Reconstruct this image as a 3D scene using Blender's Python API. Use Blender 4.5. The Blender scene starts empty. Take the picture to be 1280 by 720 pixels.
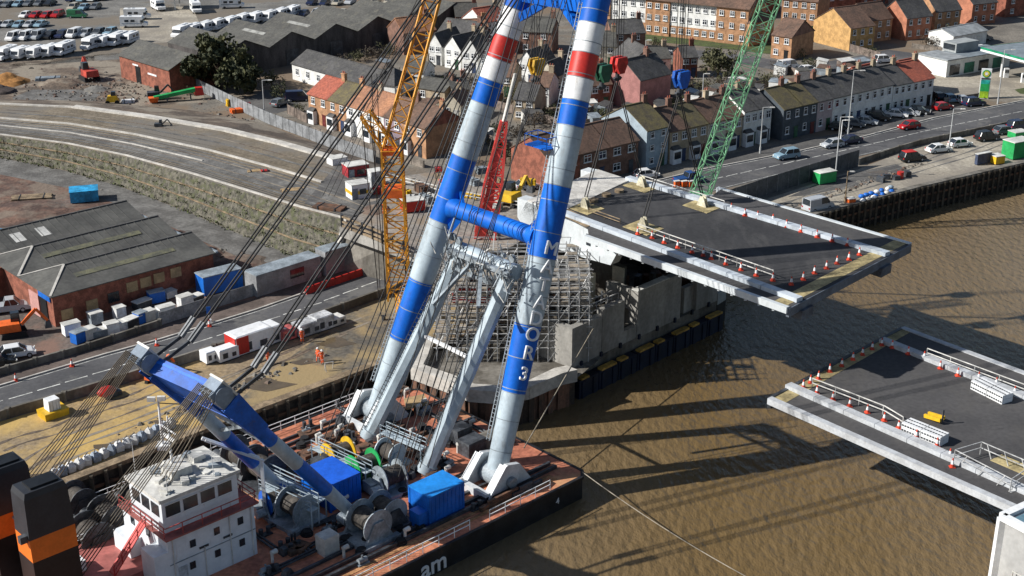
import bpy, bmesh, math, random
from mathutils import Vector, Matrix
random.seed(7)
scene = bpy.context.scene
COL = scene.collection
V = Vector
# ------------------------------------------------------------------ camera, sky, sun, exposure
FPX, HOR, CAMH = 1700.0, -325.0, 66.2
PITCH = math.atan((360 - HOR) / FPX)
cd = bpy.data.cameras.new('camera'); cam = bpy.data.objects.new('camera', cd); COL.objects.link(cam)
cd.sensor_width = 36; cd.lens = 36 * FPX / 1280; cd.clip_start = 1; cd.clip_end = 6000
cam.location = (0, 0, CAMH); cam.rotation_euler = (math.pi / 2 - PITCH, 0, 0)
scene.camera = cam
SUN_EL, SUN_AZ = math.radians(34.5), V((-1.0, -0.14, 0)).normalized()   # horizontal direction towards the sun
w = bpy.data.worlds.new('World'); scene.world = w; w.use_nodes = True
nt = w.node_tree; bg = nt.nodes['Background']
sky = nt.nodes.new('ShaderNodeTexSky'); sky.sky_type = 'NISHITA'; sky.sun_disc = False
sky.sun_elevation = SUN_EL; sky.sun_rotation = math.atan2(SUN_AZ.x, SUN_AZ.y); sky.ozone_density = 1.4
nt.links.new(sky.outputs[0], bg.inputs[0]); bg.inputs[1].default_value = 0.065
sd = bpy.data.lights.new('sun', 'SUN'); sun = bpy.data.objects.new('sun', sd); COL.objects.link(sun)
sd.energy = 5.0; sd.angle = math.radians(0.5); sd.color = (1, 0.97, 0.92)
sdir = (SUN_AZ * math.cos(SUN_EL) + V((0, 0, math.sin(SUN_EL))))
sun.rotation_euler = sdir.to_track_quat('Z', 'Y').to_euler(); sun.location = sdir * 300
scene.view_settings.view_transform = 'Standard'; scene.view_settings.look = 'None'
scene.view_settings.exposure = 0.35; scene.view_settings.gamma = 1.0

# ------------------------------------------------------------------ survey helpers: pixel of the photo -> point at height z
FW = V((0, math.cos(PITCH), -math.sin(PITCH))); UP = V((0, math.sin(PITCH), math.cos(PITCH))); CAM = V((0, 0, CAMH))
def ray(u, v): return FW + V((1, 0, 0)) * ((u - 640) / FPX) - UP * ((v - 360) / FPX)
def P(u, v, z=0.0):
    d = ray(u, v); return CAM + d * ((z - CAMH) / d.z)
def PP(l, z=0.0): return [P(u, v, z) for u, v in l]
def on_plane(u, v, q, n):
    d = ray(u, v); return CAM + d * ((q - CAM).dot(n) / d.dot(n))
def proj(q):
    q = V(q) - CAM; c = q.dot(FW); return 640 + FPX * q.x / c, 360 - FPX * q.dot(UP) / c
def z_at(xy, vv):          # height at which the vertical line over xy shows at image row vv
    lo, hi = -10, 64
    for _ in range(40):
        m = (lo + hi) / 2
        if proj((xy[0], xy[1], m))[1] > vv: lo = m
        else: hi = m
    return lo
def lerp(a, b, t): return a + (b - a) * t
def path_at(pts, t):
    L = [(pts[i + 1] - pts[i]).length for i in range(len(pts) - 1)]; d = t * sum(L)
    for i, l in enumerate(L):
        if d <= l or i == len(L) - 1: return lerp(pts[i], pts[i + 1], d / l), (pts[i + 1] - pts[i]).normalized()
        d -= l
def path_len(pts): return sum((pts[i + 1] - pts[i]).length for i in range(len(pts) - 1))

# ------------------------------------------------------------------ materials
MATS = {}
def mat(name, rgb, rough=0.75, metal=0.0, var=0.25, scale=0.6, rgb2=None, bump=0.0, bscale=6.0, spec=0.4, streak=None, thr=(0.42, 0.6), fine=True):
    if name in MATS: return MATS[name]
    m = bpy.data.materials.new(name); m.use_nodes = True; n = m.node_tree.nodes; l = m.node_tree.links
    b = n['Principled BSDF']; b.inputs['Roughness'].default_value = rough; b.inputs['Metallic'].default_value = metal
    b.inputs['Specular IOR Level'].default_value = spec
    geo = n.new('ShaderNodeNewGeometry')
    vec = geo.outputs['Position']
    if streak:
        mp = n.new('ShaderNodeMapping'); mp.inputs['Scale'].default_value = streak; l.new(vec, mp.inputs[0]); svec = mp.outputs[0]
    else: svec = vec
    nz = n.new('ShaderNodeTexNoise'); nz.inputs['Scale'].default_value = scale; nz.inputs['Detail'].default_value = 6; nz.inputs['Roughness'].default_value = 0.62
    l.new(svec, nz.inputs['Vector'])
    r2 = rgb2 or tuple(max(0, c * (1 - 1.6 * var)) for c in rgb)
    r1 = rgb if rgb2 else tuple(min(0.9, c * (1 + var * 0.7)) for c in rgb)
    rp = n.new('ShaderNodeValToRGB'); rp.color_ramp.elements[0].position = thr[0]; rp.color_ramp.elements[1].position = thr[1]
    rp.color_ramp.elements[0].color = (*r2, 1); rp.color_ramp.elements[1].color = (*r1, 1)
    l.new(nz.outputs['Fac'], rp.inputs[0]); out = rp.outputs[0]
    if fine:
        nf = n.new('ShaderNodeTexNoise'); nf.inputs['Scale'].default_value = max(2.2, scale * 7); nf.inputs['Detail'].default_value = 3
        l.new(vec, nf.inputs['Vector'])
        mr = n.new('ShaderNodeMapRange'); mr.inputs[1].default_value = 0.3; mr.inputs[2].default_value = 0.7
        mr.inputs[3].default_value = 1 - var * 1.1; mr.inputs[4].default_value = 1 + var * 0.8; l.new(nf.outputs['Fac'], mr.inputs[0])
        mx = n.new('ShaderNodeMix'); mx.data_type = 'RGBA'; mx.blend_type = 'MULTIPLY'; mx.inputs[0].default_value = 1
        l.new(out, mx.inputs[6]); l.new(mr.outputs[0], mx.inputs[7]); out = mx.outputs[2]
    l.new(out, b.inputs['Base Color'])
    if bump:
        nb = n.new('ShaderNodeTexNoise'); nb.inputs['Scale'].default_value = bscale; nb.inputs['Detail'].default_value = 5; l.new(vec, nb.inputs['Vector'])
        bp = n.new('ShaderNodeBump'); bp.inputs['Strength'].default_value = bump; bp.inputs['Distance'].default_value = 0.15
        l.new(nb.outputs['Fac'], bp.inputs['Height']); l.new(bp.outputs[0], b.inputs['Normal'])
    MATS[name] = m; return m
def three(name, c1, c2, c3, s1, s2, rough=0.9, bump=0.3, bscale=2.5, thr2=(0.47, 0.56)):      # ground with two layers of patches
    m = mat(name, c1, rough, rgb2=c2, scale=s1, bump=bump, bscale=bscale, var=0.3)
    n = m.node_tree.nodes; l = m.node_tree.links; b = n['Principled BSDF']; src = b.inputs['Base Color'].links[0].from_socket
    nz = n.new('ShaderNodeTexNoise'); nz.inputs['Scale'].default_value = s2; nz.inputs['Detail'].default_value = 7; nz.inputs['Roughness'].default_value = 0.65
    l.new([x for x in n if x.type == 'NEW_GEOMETRY'][0].outputs['Position'], nz.inputs['Vector'])
    rp = n.new('ShaderNodeValToRGB'); rp.color_ramp.elements[0].position = thr2[0]; rp.color_ramp.elements[1].position = thr2[1]
    l.new(nz.outputs['Fac'], rp.inputs[0])
    mx = n.new('ShaderNodeMix'); mx.data_type = 'RGBA'; l.new(rp.outputs[0], mx.inputs[0]); l.new(src, mx.inputs[6]); mx.inputs[7].default_value = (*c3, 1)
    l.new(mx.outputs[2], b.inputs['Base Color']); return m
def wear(m, col, scale, streak, thr=(0.6, 0.72), amt=0.8):      # grime, rust runs and scuffs laid over a paint
    n = m.node_tree.nodes; l = m.node_tree.links; b = n['Principled BSDF']; src = b.inputs['Base Color'].links[0].from_socket
    mp = n.new('ShaderNodeMapping'); mp.inputs['Scale'].default_value = streak; mp.inputs['Location'].default_value = (3.1, 7.7, 1.3)
    l.new([x for x in n if x.type == 'NEW_GEOMETRY'][0].outputs['Position'], mp.inputs[0])
    nz = n.new('ShaderNodeTexNoise'); nz.inputs['Scale'].default_value = scale; nz.inputs['Detail'].default_value = 8; nz.inputs['Roughness'].default_value = 0.7; l.new(mp.outputs[0], nz.inputs['Vector'])
    mr = n.new('ShaderNodeMapRange'); mr.inputs[1].default_value = thr[0]; mr.inputs[2].default_value = thr[1]; mr.inputs[3].default_value = 0; mr.inputs[4].default_value = amt; l.new(nz.outputs['Fac'], mr.inputs[0])
    mx = n.new('ShaderNodeMix'); mx.data_type = 'RGBA'; l.new(mr.outputs[0], mx.inputs[0]); l.new(src, mx.inputs[6]); mx.inputs[7].default_value = (*col, 1); l.new(mx.outputs[2], b.inputs['Base Color']); return m
def water_mat():
    m = bpy.data.materials.new('river_water'); m.use_nodes = True; n = m.node_tree.nodes; l = m.node_tree.links; b = n['Principled BSDF']
    b.inputs['Roughness'].default_value = 0.2; b.inputs['IOR'].default_value = 1.33; b.inputs['Specular IOR Level'].default_value = 0.62
    g = n.new('ShaderNodeNewGeometry')
    def noise(scale, det, st=(1, 1, 1), rot=0):
        mp = n.new('ShaderNodeMapping'); mp.inputs['Scale'].default_value = st; mp.inputs['Rotation'].default_value = (0, 0, rot); l.new(g.outputs['Position'], mp.inputs[0])
        z = n.new('ShaderNodeTexNoise'); z.inputs['Scale'].default_value = scale; z.inputs['Detail'].default_value = det; l.new(mp.outputs[0], z.inputs['Vector']); return z.outputs['Fac']
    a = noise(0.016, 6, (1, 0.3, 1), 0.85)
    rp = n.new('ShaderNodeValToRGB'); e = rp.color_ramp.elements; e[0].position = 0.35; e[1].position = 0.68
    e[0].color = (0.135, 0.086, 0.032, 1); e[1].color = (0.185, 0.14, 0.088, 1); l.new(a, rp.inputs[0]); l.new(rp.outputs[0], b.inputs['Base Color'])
    f1 = noise(1.3, 6, (1, 0.5, 1), 0.5); f2 = noise(0.16, 5, (1, 0.35, 1), 0.9)
    ad = n.new('ShaderNodeMath'); ad.operation = 'MULTIPLY_ADD'; l.new(f2, ad.inputs[0]); ad.inputs[1].default_value = 1.1; l.new(f1, ad.inputs[2])
    bp = n.new('ShaderNodeBump'); bp.inputs['Strength'].default_value = 0.65; bp.inputs['Distance'].default_value = 0.5
    l.new(ad.outputs[0], bp.inputs['Height']); l.new(bp.outputs[0], b.inputs['Normal']); return m
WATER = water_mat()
def tile_mat(name, c1, c2, scale=0.35):       # roof covering: patchy tiles with courses
    m = mat(name, c1, 0.85, rgb2=c2, scale=scale, var=0.28, thr=(0.36, 0.64), bump=0.3, bscale=5); return m
asphalt = mat('asphalt', (0.098, 0.097, 0.1), 0.9, rgb2=(0.066, 0.066, 0.07), scale=0.12, var=0.14, bump=0.1)
oldasph = mat('old_asphalt', (0.12, 0.115, 0.108), 0.9, rgb2=(0.075, 0.073, 0.072), scale=0.15, var=0.22, bump=0.15)
tarmac = mat('deck_tarmac', (0.05, 0.049, 0.051), 0.85, rgb2=(0.03, 0.03, 0.032), scale=0.13, var=0.16, streak=(1, 0.4, 1))
tarmac2 = mat('deck_tarmac_worn', (0.078, 0.075, 0.075), 0.85, rgb2=(0.058, 0.056, 0.057), scale=0.11, var=0.16)
ground_m = three('town_ground', (0.2, 0.18, 0.15), (0.13, 0.118, 0.1), (0.17, 0.125, 0.085), 0.12, 0.035)
gravel = three('yard_gravel', (0.2, 0.192, 0.175), (0.13, 0.125, 0.115), (0.16, 0.135, 0.105), 0.15, 0.05)
sand = three('quay_sand', (0.36, 0.25, 0.115), (0.25, 0.19, 0.12), (0.47, 0.32, 0.11), 0.09, 0.05, thr2=(0.5, 0.6))
sandr = three('quay_pale_dirt', (0.4, 0.36, 0.29), (0.3, 0.265, 0.21), (0.23, 0.205, 0.17), 0.12, 0.07)
earth = three('brown_earth', (0.17, 0.125, 0.09), (0.1, 0.078, 0.06), (0.24, 0.205, 0.16), 0.2, 0.1, bump=0.8, bscale=1.2)
redearth = three('red_earth', (0.165, 0.095, 0.068), (0.08, 0.05, 0.04), (0.17, 0.13, 0.1), 0.3, 0.14, bump=1.0, bscale=1.2)
track = mat('track_gravel', (0.17, 0.165, 0.155), 0.95, rgb2=(0.1, 0.096, 0.09), scale=0.3, var=0.25, bump=0.4)
approach = three('approach_fill', (0.2, 0.165, 0.12), (0.14, 0.115, 0.082), (0.15, 0.135, 0.115), 0.14, 0.06)
paver = mat('brown_paving', (0.13, 0.1, 0.085), 0.9, var=0.2, scale=0.3)
concrete = mat('concrete', (0.36, 0.345, 0.315), 0.85, rgb2=(0.25, 0.24, 0.22), scale=0.25, var=0.15, bump=0.1, streak=(1, 1, 0.35))
paleconc = mat('pale_concrete', (0.5, 0.475, 0.43), 0.85, var=0.14, scale=0.4)
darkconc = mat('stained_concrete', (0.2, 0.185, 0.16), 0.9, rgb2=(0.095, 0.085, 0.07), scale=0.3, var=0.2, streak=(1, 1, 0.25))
quaywall = mat('quay_wall', (0.075, 0.065, 0.052), 0.9, rgb2=(0.03, 0.027, 0.024), scale=0.5, var=0.3, streak=(1, 1, 0.4))
timber = mat('timber', (0.27, 0.2, 0.125), 0.85, var=0.25, scale=0.8)
ply = mat('plywood', (0.42, 0.29, 0.15), 0.8, var=0.15, scale=0.8)
grass = mat('grass', (0.075, 0.105, 0.028), 0.9, rgb2=(0.05, 0.062, 0.025), scale=0.5, var=0.3, bump=0.5)
hull = mat('hull_black', (0.016, 0.017, 0.02), 0.5, var=0.25)
rustdeck = three('rust_red_deck', (0.56, 0.215, 0.115), (0.4, 0.14, 0.085), (0.52, 0.28, 0.14), 0.25, 0.12, rough=0.7, bump=0.1, thr2=(0.56, 0.66))
reddeck = mat('red_deck', (0.36, 0.115, 0.1), 0.65, var=0.18, scale=0.3)
blue = mat('crane_blue', (0.002, 0.135, 0.62), 0.5, rgb2=(0.004, 0.1, 0.47), var=0.1, scale=0.35, spec=0.25, streak=(1, 1, .3))
dblue = mat('boom_blue', (0.002, 0.1, 0.48), 0.5, var=0.14, scale=0.5)
sblue = mat('container_blue', (0.01, 0.13, 0.52), 0.45, var=0.12)
lgrey = mat('crane_grey', (0.42, 0.5, 0.55), 0.45, rgb2=(0.31, 0.37, 0.41), scale=0.35, var=0.1, spec=0.45, streak=(1, 1, .25))
mgrey = mat('machine_grey', (0.27, 0.31, 0.34), 0.55, var=0.2, scale=0.7)
dgrey = mat('dark_steel', (0.06, 0.066, 0.075), 0.5, var=0.3, scale=0.8)
cred = mat('crane_red', (0.52, 0.03, 0.022), 0.45, var=0.1)
salmon = mat('boom_red', (0.8, 0.09, 0.075), 0.5, var=0.12)
yellow = mat('yellow_paint', (0.7, 0.42, 0.02), 0.5, var=0.12)
ocrane = mat('boom_amber', (0.68, 0.3, 0.025), 0.5, var=0.15)
gcrane = mat('boom_green', (0.2, 0.45, 0.25), 0.5, var=0.15)
white = mat('white_paint', (0.78, 0.79, 0.79), 0.5, var=0.07, scale=0.4)
offwhite = mat('off_white', (0.62, 0.61, 0.57), 0.65, var=0.14, scale=0.4)
girder = mat('girder_paint', (0.6, 0.64, 0.66), 0.5, var=0.07, scale=0.25)
kerbsteel = mat('parapet_steel', (0.5, 0.55, 0.6), 0.5, var=0.1, scale=0.3)
black = mat('black_paint', (0.012, 0.013, 0.015), 0.45, var=0.2)
rubber = mat('rubber', (0.02, 0.02, 0.022), 0.85, var=0.2)
wire = mat('wire_rope', (0.025, 0.024, 0.024), 0.6, var=0.2)
wirel = mat('light_rope', (0.3, 0.26, 0.2), 0.7, var=0.2)
wiren = mat('greased_rope', (0.09, 0.075, 0.055), 0.6, var=0.2)
orange = mat('safety_orange', (0.78, 0.14, 0.02), 0.6, var=0.1)
hivis = mat('hivis_orange', (0.85, 0.13, 0.03), 0.8, var=0.12)
skin = mat('skin', (0.42, 0.25, 0.18), 0.6, var=0.05)
green = mat('green_paint', (0.02, 0.33, 0.09), 0.5, var=0.12)
fgreen = mat('block_green', (0.012, 0.09, 0.05), 0.45, var=0.15)
glass = mat('dark_glass', (0.025, 0.032, 0.04), 0.12, var=0.2, spec=0.7)
blueglass = mat('sky_blue_glass', (0.13, 0.24, 0.3), 0.1, var=0.1, spec=0.7)
rust = mat('rusty_steel', (0.17, 0.085, 0.05), 0.8, rgb2=(0.08, 0.05, 0.035), scale=0.8, var=0.2)
navy = mat('fender_navy', (0.008, 0.014, 0.035), 0.45, var=0.2)
scaff = mat('scaffold_tube', (0.55, 0.55, 0.54), 0.5, metal=0.1, var=0.2)
board = mat('scaffold_board', (0.3, 0.255, 0.2), 0.85, var=0.25)
paint_line = mat('road_paint', (0.62, 0.62, 0.58), 0.8, var=0.25, scale=0.8)
yellowmat = mat('ochre_panel', (0.42, 0.34, 0.17), 0.85, var=0.25, scale=0.5)
forder = mat('funnel_orange', (0.72, 0.17, 0.02), 0.5, var=0.06)
funblk = mat('funnel_grey', (0.03, 0.033, 0.04), 0.5, var=0.1)
tyre = mat('tyre', (0.015, 0.015, 0.016), 0.9, var=0.1)
leafm = [mat('leaf_dark', (0.085, 0.085, 0.032), 0.8, rgb2=(0.028, 0.036, 0.016), scale=0.6), mat('leaf_olive', (0.11, 0.105, 0.05), 0.8, rgb2=(0.07, 0.072, 0.034), scale=0.6),
         mat('leaf_bare', (0.1, 0.078, 0.055), 0.85, rgb2=(0.06, 0.048, 0.036), scale=0.6)]
bark = mat('bark', (0.09, 0.065, 0.045), 0.9)
# walls and roofs of the town
BR = mat('red_brick', (0.27, 0.095, 0.06), 0.85, var=0.22, scale=0.9)
OB = mat('orange_brick', (0.43, 0.235, 0.125), 0.85, var=0.18, scale=0.9)
DB = mat('brown_brick', (0.2, 0.11, 0.08), 0.85, var=0.2, scale=0.9)
YB = mat('yellow_brick', (0.52, 0.31, 0.12), 0.85, var=0.16, scale=0.9)
PK = mat('pink_render', (0.36, 0.165, 0.15), 0.8, var=0.12)
CR = mat('cream_render', (0.6, 0.54, 0.42), 0.8, var=0.12)
WR = mat('white_render', (0.74, 0.74, 0.71), 0.75, var=0.09)
BG = mat('bluegrey_render', (0.32, 0.39, 0.44), 0.8, var=0.1)
SL = mat('slate_render', (0.07, 0.085, 0.1), 0.8, var=0.15)
TN = mat('tan_render', (0.4, 0.32, 0.22), 0.8, var=0.15)
RD = tile_mat('slate_roof', (0.095, 0.092, 0.09), (0.055, 0.054, 0.054))
RB = tile_mat('brown_tile_roof', (0.17, 0.1, 0.07), (0.1, 0.065, 0.048))
RO = tile_mat('orange_tile_roof', (0.4, 0.19, 0.1), (0.26, 0.13, 0.08))
RR = tile_mat('red_tile_roof', (0.4, 0.11, 0.065), (0.26, 0.08, 0.055))
RM = tile_mat('mossy_roof', (0.15, 0.125, 0.055), (0.085, 0.072, 0.052), 0.7)
RS = tile_mat('sheet_roof', (0.1, 0.098, 0.088), (0.066, 0.065, 0.06), 0.25)

for m_, c_, s_, k_, t_, a_ in ((blue, (.03, .06, .16), .9, (1, 1, .22), (.56, .7), .6), (lgrey, (.16, .14, .12), .9, (1, 1, .2), (.55, .72), .6), (white, (.33, .27, .2), .9, (1, 1, .22), (.57, .74), .55), (cred, (.2, .03, .02), .9, (1, 1, .25), (.56, .72), .6), (dblue, (.06, .07, .12), 1.1, (1, 1, 1), (.56, .7), .6), (sblue, (.1, .06, .04), 1.4, (1, 1, .3), (.62, .72), .7),
                                (girder, (.3, .29, .26), .5, (1, 1, .3), (.55, .75), .5), (kerbsteel, (.22, .2, .17), .8, (1, 1, 1), (.56, .72), .6), (tarmac, (.085, .082, .08), .35, (1, .35, 1), (.5, .68), .7), (tarmac, (.02, .02, .021), .9, (.3, 1, 1), (.6, .66), .6), (tarmac2, (.095, .088, .08), .3, (1, .4, 1), (.5, .7), .7), (tarmac2, (.028, .028, .029), .8, (.4, 1, 1), (.6, .67), .6),
                                (asphalt, (.15, .145, .135), .25, (1, 1, 1), (.54, .62), .6), (asphalt, (.045, .045, .047), .4, (.3, 1, 1), (.58, .66), .6), (hull, (.09, .05, .03), .8, (1, 1, .4), (.58, .7), .6), (RD, (.13, .125, .1), .8, (1, 1, 1), (.55, .65), .6), (RB, (.06, .045, .038), .9, (1, 1, 1), (.55, .65), .6), (WR, (.42, .39, .33), .8, (1, 1, .4), (.56, .7), .6), (RS, (.15, .14, .11), .5, (1, 1, 1), (.54, .66), .6), (concrete, (.14, .125, .1), .5, (1, 1, .2), (.53, .7), .7)): wear(m_, c_, s_, k_, t_, a_)
# ------------------------------------------------------------------ mesh builder
ORG = {}
def frame_of(d):
    d = d.normalized(); a = V((0, 0, 1)) if abs(d.z) < 0.95 else V((1, 0, 0))
    x = d.cross(a).normalized(); return x, x.cross(d).normalized()
class MB:
    def __init__(s): s.v = []; s.f = []; s.m = []; s.sm = []
    def add(s, vs, fs, m=0, sm=False):
        o = len(s.v); s.v += [V(x) for x in vs]
        for f in fs: s.f.append([i + o for i in f]); s.m.append(m); s.sm.append(sm)
        return s
    def obox(s, c, ax, ay, az, m=0):       # centre and three half vectors
        c = V(c); vs = [c + ax * i + ay * j + az * k for k in (-1, 1) for j in (-1, 1) for i in (-1, 1)]
        return s.add(vs, [(0, 2, 3, 1), (4, 5, 7, 6), (0, 1, 5, 4), (2, 6, 7, 3), (0, 4, 6, 2), (1, 3, 7, 5)], m)
    def box(s, x, y, z, sx, sy, sz, rz=0, m=0):   # centre of the base, sizes
        c, n = math.cos(rz), math.sin(rz)
        return s.obox((x, y, z + sz / 2), V((c, n, 0)) * sx / 2, V((-n, c, 0)) * sy / 2, V((0, 0, sz / 2)), m)
    def beam(s, a, b, w, h=None, m=0, side=None):
        a, b = V(a), V(b); h = h or w; d = b - a
        if d.length < 1e-4: return s
        x, y = frame_of(d)
        return s.obox((a + b) / 2, d / 2, x * w / 2, y * h / 2, m)
    def tube(s, a, b, r, r2=None, n=8, m=0, caps=True, sm=True):
        a, b = V(a), V(b); r2 = r if r2 is None else r2; d = b - a
        if d.length < 1e-4: return s
        x, y = frame_of(d); vs = []
        for q, rr in ((a, r), (b, r2)):
            for i in range(n):
                t = 2 * math.pi * i / n; vs.append(q + x * math.cos(t) * rr + y * math.sin(t) * rr)
        s.add(vs, [(i, (i + 1) % n, n + (i + 1) % n, n + i) for i in range(n)], m, sm)
        if caps: s.add([vs[i] for i in range(n)], [tuple(range(n))[::-1]], m); s.add([vs[n + i] for i in range(n)], [tuple(range(n))], m)
        return s
    def chain(s, pts, r, n=6, m=0):
        for i in range(len(pts) - 1): s.tube(pts[i], pts[i + 1], r, r, n, m, caps=(i in (0, len(pts) - 2)))
        return s
    def prism(s, poly, d, m=0, mside=None):
        poly = [V(p) for p in poly]; d = V(d); n = len(poly); ms = m if mside is None else mside
        s.add(poly, [tuple(range(n))], m); s.add([p + d for p in poly], [tuple(range(n))[::-1]], m)
        return s.add(poly + [p + d for p in poly], [(i, n + i, n + (i + 1) % n, (i + 1) % n) for i in range(n)], ms)
    def slab(s, poly, t, m=0, mside=None): return s.prism(poly, (0, 0, -t), m, mside)
    def poly(s, pts, m=0): return s.add(pts, [tuple(range(len(pts)))], m)
    def frustum(s, c, sx, sy, sz, tx, ty, rz=0, m=0, mtop=None, off=(0, 0)):
        co, n = math.cos(rz), math.sin(rz); c = V(c)
        def q(x, y, z): return c + V((x * co - y * n, x * n + y * co, z))
        vs = [q(i * sx / 2, j * sy / 2, 0) for i, j in ((-1, -1), (1, -1), (1, 1), (-1, 1))] + [q(off[0] + i * tx / 2, off[1] + j * ty / 2, sz) for i, j in ((-1, -1), (1, -1), (1, 1), (-1, 1))]
        s.add(vs, [(3, 2, 1, 0), (0, 1, 5, 4), (1, 2, 6, 5), (2, 3, 7, 6), (3, 0, 4, 7)], m); return s.add(vs[4:], [(0, 1, 2, 3)], m if mtop is None else mtop)
    def ball(s, c, r, n=8, m=0, sq=(1, 1, 1)):
        c = V(c); vs = []; k = n // 2
        for j in range(k + 1):
            ph = math.pi * j / k
            for i in range(n):
                t = 2 * math.pi * i / n; vs.append(c + V((math.sin(ph) * math.cos(t) * sq[0], math.sin(ph) * math.sin(t) * sq[1], math.cos(ph) * sq[2])) * r)
        return s.add(vs, [(j * n + i, (j + 1) * n + i, (j + 1) * n + (i + 1) % n, j * n + (i + 1) % n) for j in range(k) for i in range(n)], m, True)
    def strip(s, A, B, m=0):
        n = len(A); return s.add(list(A) + list(B), [(i, i + 1, n + i + 1, n + i) for i in range(n - 1)], m)
    def build(s, name, mats, parent=None, local=False, org=None):
        if not isinstance(mats, (list, tuple)): mats = [mats]
        if parent is not None: o0 = V((0, 0, 0)) if local else ORG.get(parent.name, V((0, 0, 0)))
        elif local: o0 = V((0, 0, 0))
        elif org is not None: o0 = V(org)
        else:
            xs = [p.x for p in s.v]; ys = [p.y for p in s.v]; zs = [p.z for p in s.v]
            o0 = V(((min(xs) + max(xs)) / 2, (min(ys) + max(ys)) / 2, min(zs)))
        me = bpy.data.meshes.new(name); me.from_pydata([tuple(p - o0) for p in s.v], [], s.f)
        for m in mats: me.materials.append(m)
        me.polygons.foreach_set('material_index', s.m); me.polygons.foreach_set('use_smooth', s.sm); me.update()
        bm = bmesh.new(); bm.from_mesh(me); bmesh.ops.recalc_face_normals(bm, faces=bm.faces); bm.to_mesh(me); bm.free()
        o = bpy.data.objects.new(name, me); COL.objects.link(o)
        ORG[o.name] = o0
        if parent is not None: o.parent = parent
        elif not local: o.location = o0
        return o
def tag(o, label=None, cat=None, group=None, kind=None):
    if label: o['label'] = label
    if cat: o['category'] = cat
    if group: o['group'] = group
    if kind: o['kind'] = kind
    return o
def thing(name, loc, label, cat, group=None, rz=0):
    o = bpy.data.objects.new(name, None); COL.objects.link(o); o.location = loc; o.rotation_euler = (0, 0, rz); o.empty_display_size = 0.5
    ORG[o.name] = V(loc); return tag(o, label, cat, group)
def inst(src, parent, loc, rz=0, name=None, scale=None):     # one more object sharing a mesh
    o = bpy.data.objects.new(name or src.name, src); COL.objects.link(o); o.parent = parent; o.location = loc; o.rotation_euler = (0, 0, rz)
    if scale: o.scale = scale
    ORG[o.name] = ORG.get(parent.name, V((0, 0, 0))) if parent else V(loc); return o
def copy_tree(o, parent=None):
    c = o.copy(); COL.objects.link(c)
    if parent is not None: c.parent = parent
    for ch in list(o.children): copy_tree(ch, c)
    return c
def struct(name, mb, m): return tag(mb.build(name, m), kind='structure')
def sheet(name, pix, z, m):
    mb = MB(); mb.poly(PP(pix, z)); return struct(name, mb, m)
def text_mesh(txt, size, m, depth=0.03):
    cu = bpy.data.curves.new('lettering', 'FONT'); cu.body = txt; cu.size = size; cu.extrude = depth; cu.align_x = 'CENTER'; cu.align_y = 'CENTER'
    cu.bevel_depth = size * 0.018; cu.bevel_resolution = 0
    o = bpy.data.objects.new('lettering', cu); COL.objects.link(o); dg = bpy.context.evaluated_depsgraph_get()
    me = bpy.data.meshes.new_from_object(o.evaluated_get(dg)); bpy.data.objects.remove(o); me.materials.clear(); me.materials.append(m); return me
def put_text(txt, size, m, parent, c, right, up, name='lettering', depth=0.03):
    me = text_mesh(txt, size, m, depth); r = right.normalized(); u = up.normalized(); n = r.cross(u)
    M = Matrix((r, u, n)).transposed().to_4x4(); M.translation = V(c) - ORG.get(parent.name, V((0, 0, 0)))
    me.transform(M); o = bpy.data.objects.new(name, me); COL.objects.link(o); o.parent = parent; return o
ORD = ['first', 'second', 'third', 'fourth', 'fifth', 'sixth', 'seventh', 'eighth', 'ninth', 'tenth', 'eleventh', 'twelfth', 'thirteenth', 'fourteenth', 'fifteenth', 'sixteenth', 'seventeenth', 'eighteenth', 'nineteenth', 'twentieth']
# ------------------------------------------------------------------ ground, river, roads
WZ = -4.0
QL = PP([(80, 603), (270, 530), (470, 455)]); QR = PP([(1020, 267), (1150, 233), (1280, 203)])
qfar0 = QL[0] + (QL[0] - QL[1]).normalized() * 170; qfar1 = QR[2] + (QR[2] - QR[1]).normalized() * 500
QUAY = [qfar0] + QL + QR + [qfar1]
mb = MB(); mb.poly(QUAY + [V((1500, 3200, 0)), V((-2500, 3200, 0)), V((-2500, -200, 0)), V((qfar0.x, -200, 0))]); struct('ground', mb, ground_m)
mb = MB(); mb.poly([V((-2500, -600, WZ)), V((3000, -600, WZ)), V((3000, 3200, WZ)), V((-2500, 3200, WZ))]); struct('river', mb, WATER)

sheet('dealer_yard', [(-60, -40), (420, -40), (420, 20), (230, 58), (180, 62), (150, 74), (-60, 88)], 0.012, gravel)
sheet('yard_track', [(150, 10), (240, 8), (250, 30), (225, 52), (180, 55), (150, 35)], 0.024, sandr)
sheet('site_earth', [(-60, 84), (150, 66), (240, 100), (260, 128), (120, 135), (-60, 132)], 0.012, earth)
sheet('site_concrete_pad', [(15, 122), (40, 112), (100, 112), (125, 118), (112, 130), (20, 127)], 0.03, track)
sheet('close_road', [(300, 128), (330, 112), (375, 116), (372, 134), (345, 142), (318, 140)], 0.014, oldasph)
sheet('lawn', [(755, 36), (880, 48), (985, 56), (965, 68), (880, 58), (755, 46)], 0.014, grass)
sheet('estate_road', [(755, 50), (940, 70), (1010, 82), (1110, 62), (1230, 78), (1220, 92), (1010, 96), (940, 82), (755, 60)], 0.012, asphalt)
sheet('back_lane', [(1060, 72), (1150, 66), (1155, 84), (1075, 82)], 0.02, asphalt)
sheet('petrol_forecourt', [(1145, 92), (1225, 90), (1300, 70), (1400, 70), (1400, 96), (1290, 124), (1240, 122), (1165, 118)], 0.02, sandr)
sheet('verge', [(1268, 112), (1310, 104), (1310, 120), (1275, 117)], 0.034, grass)
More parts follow.
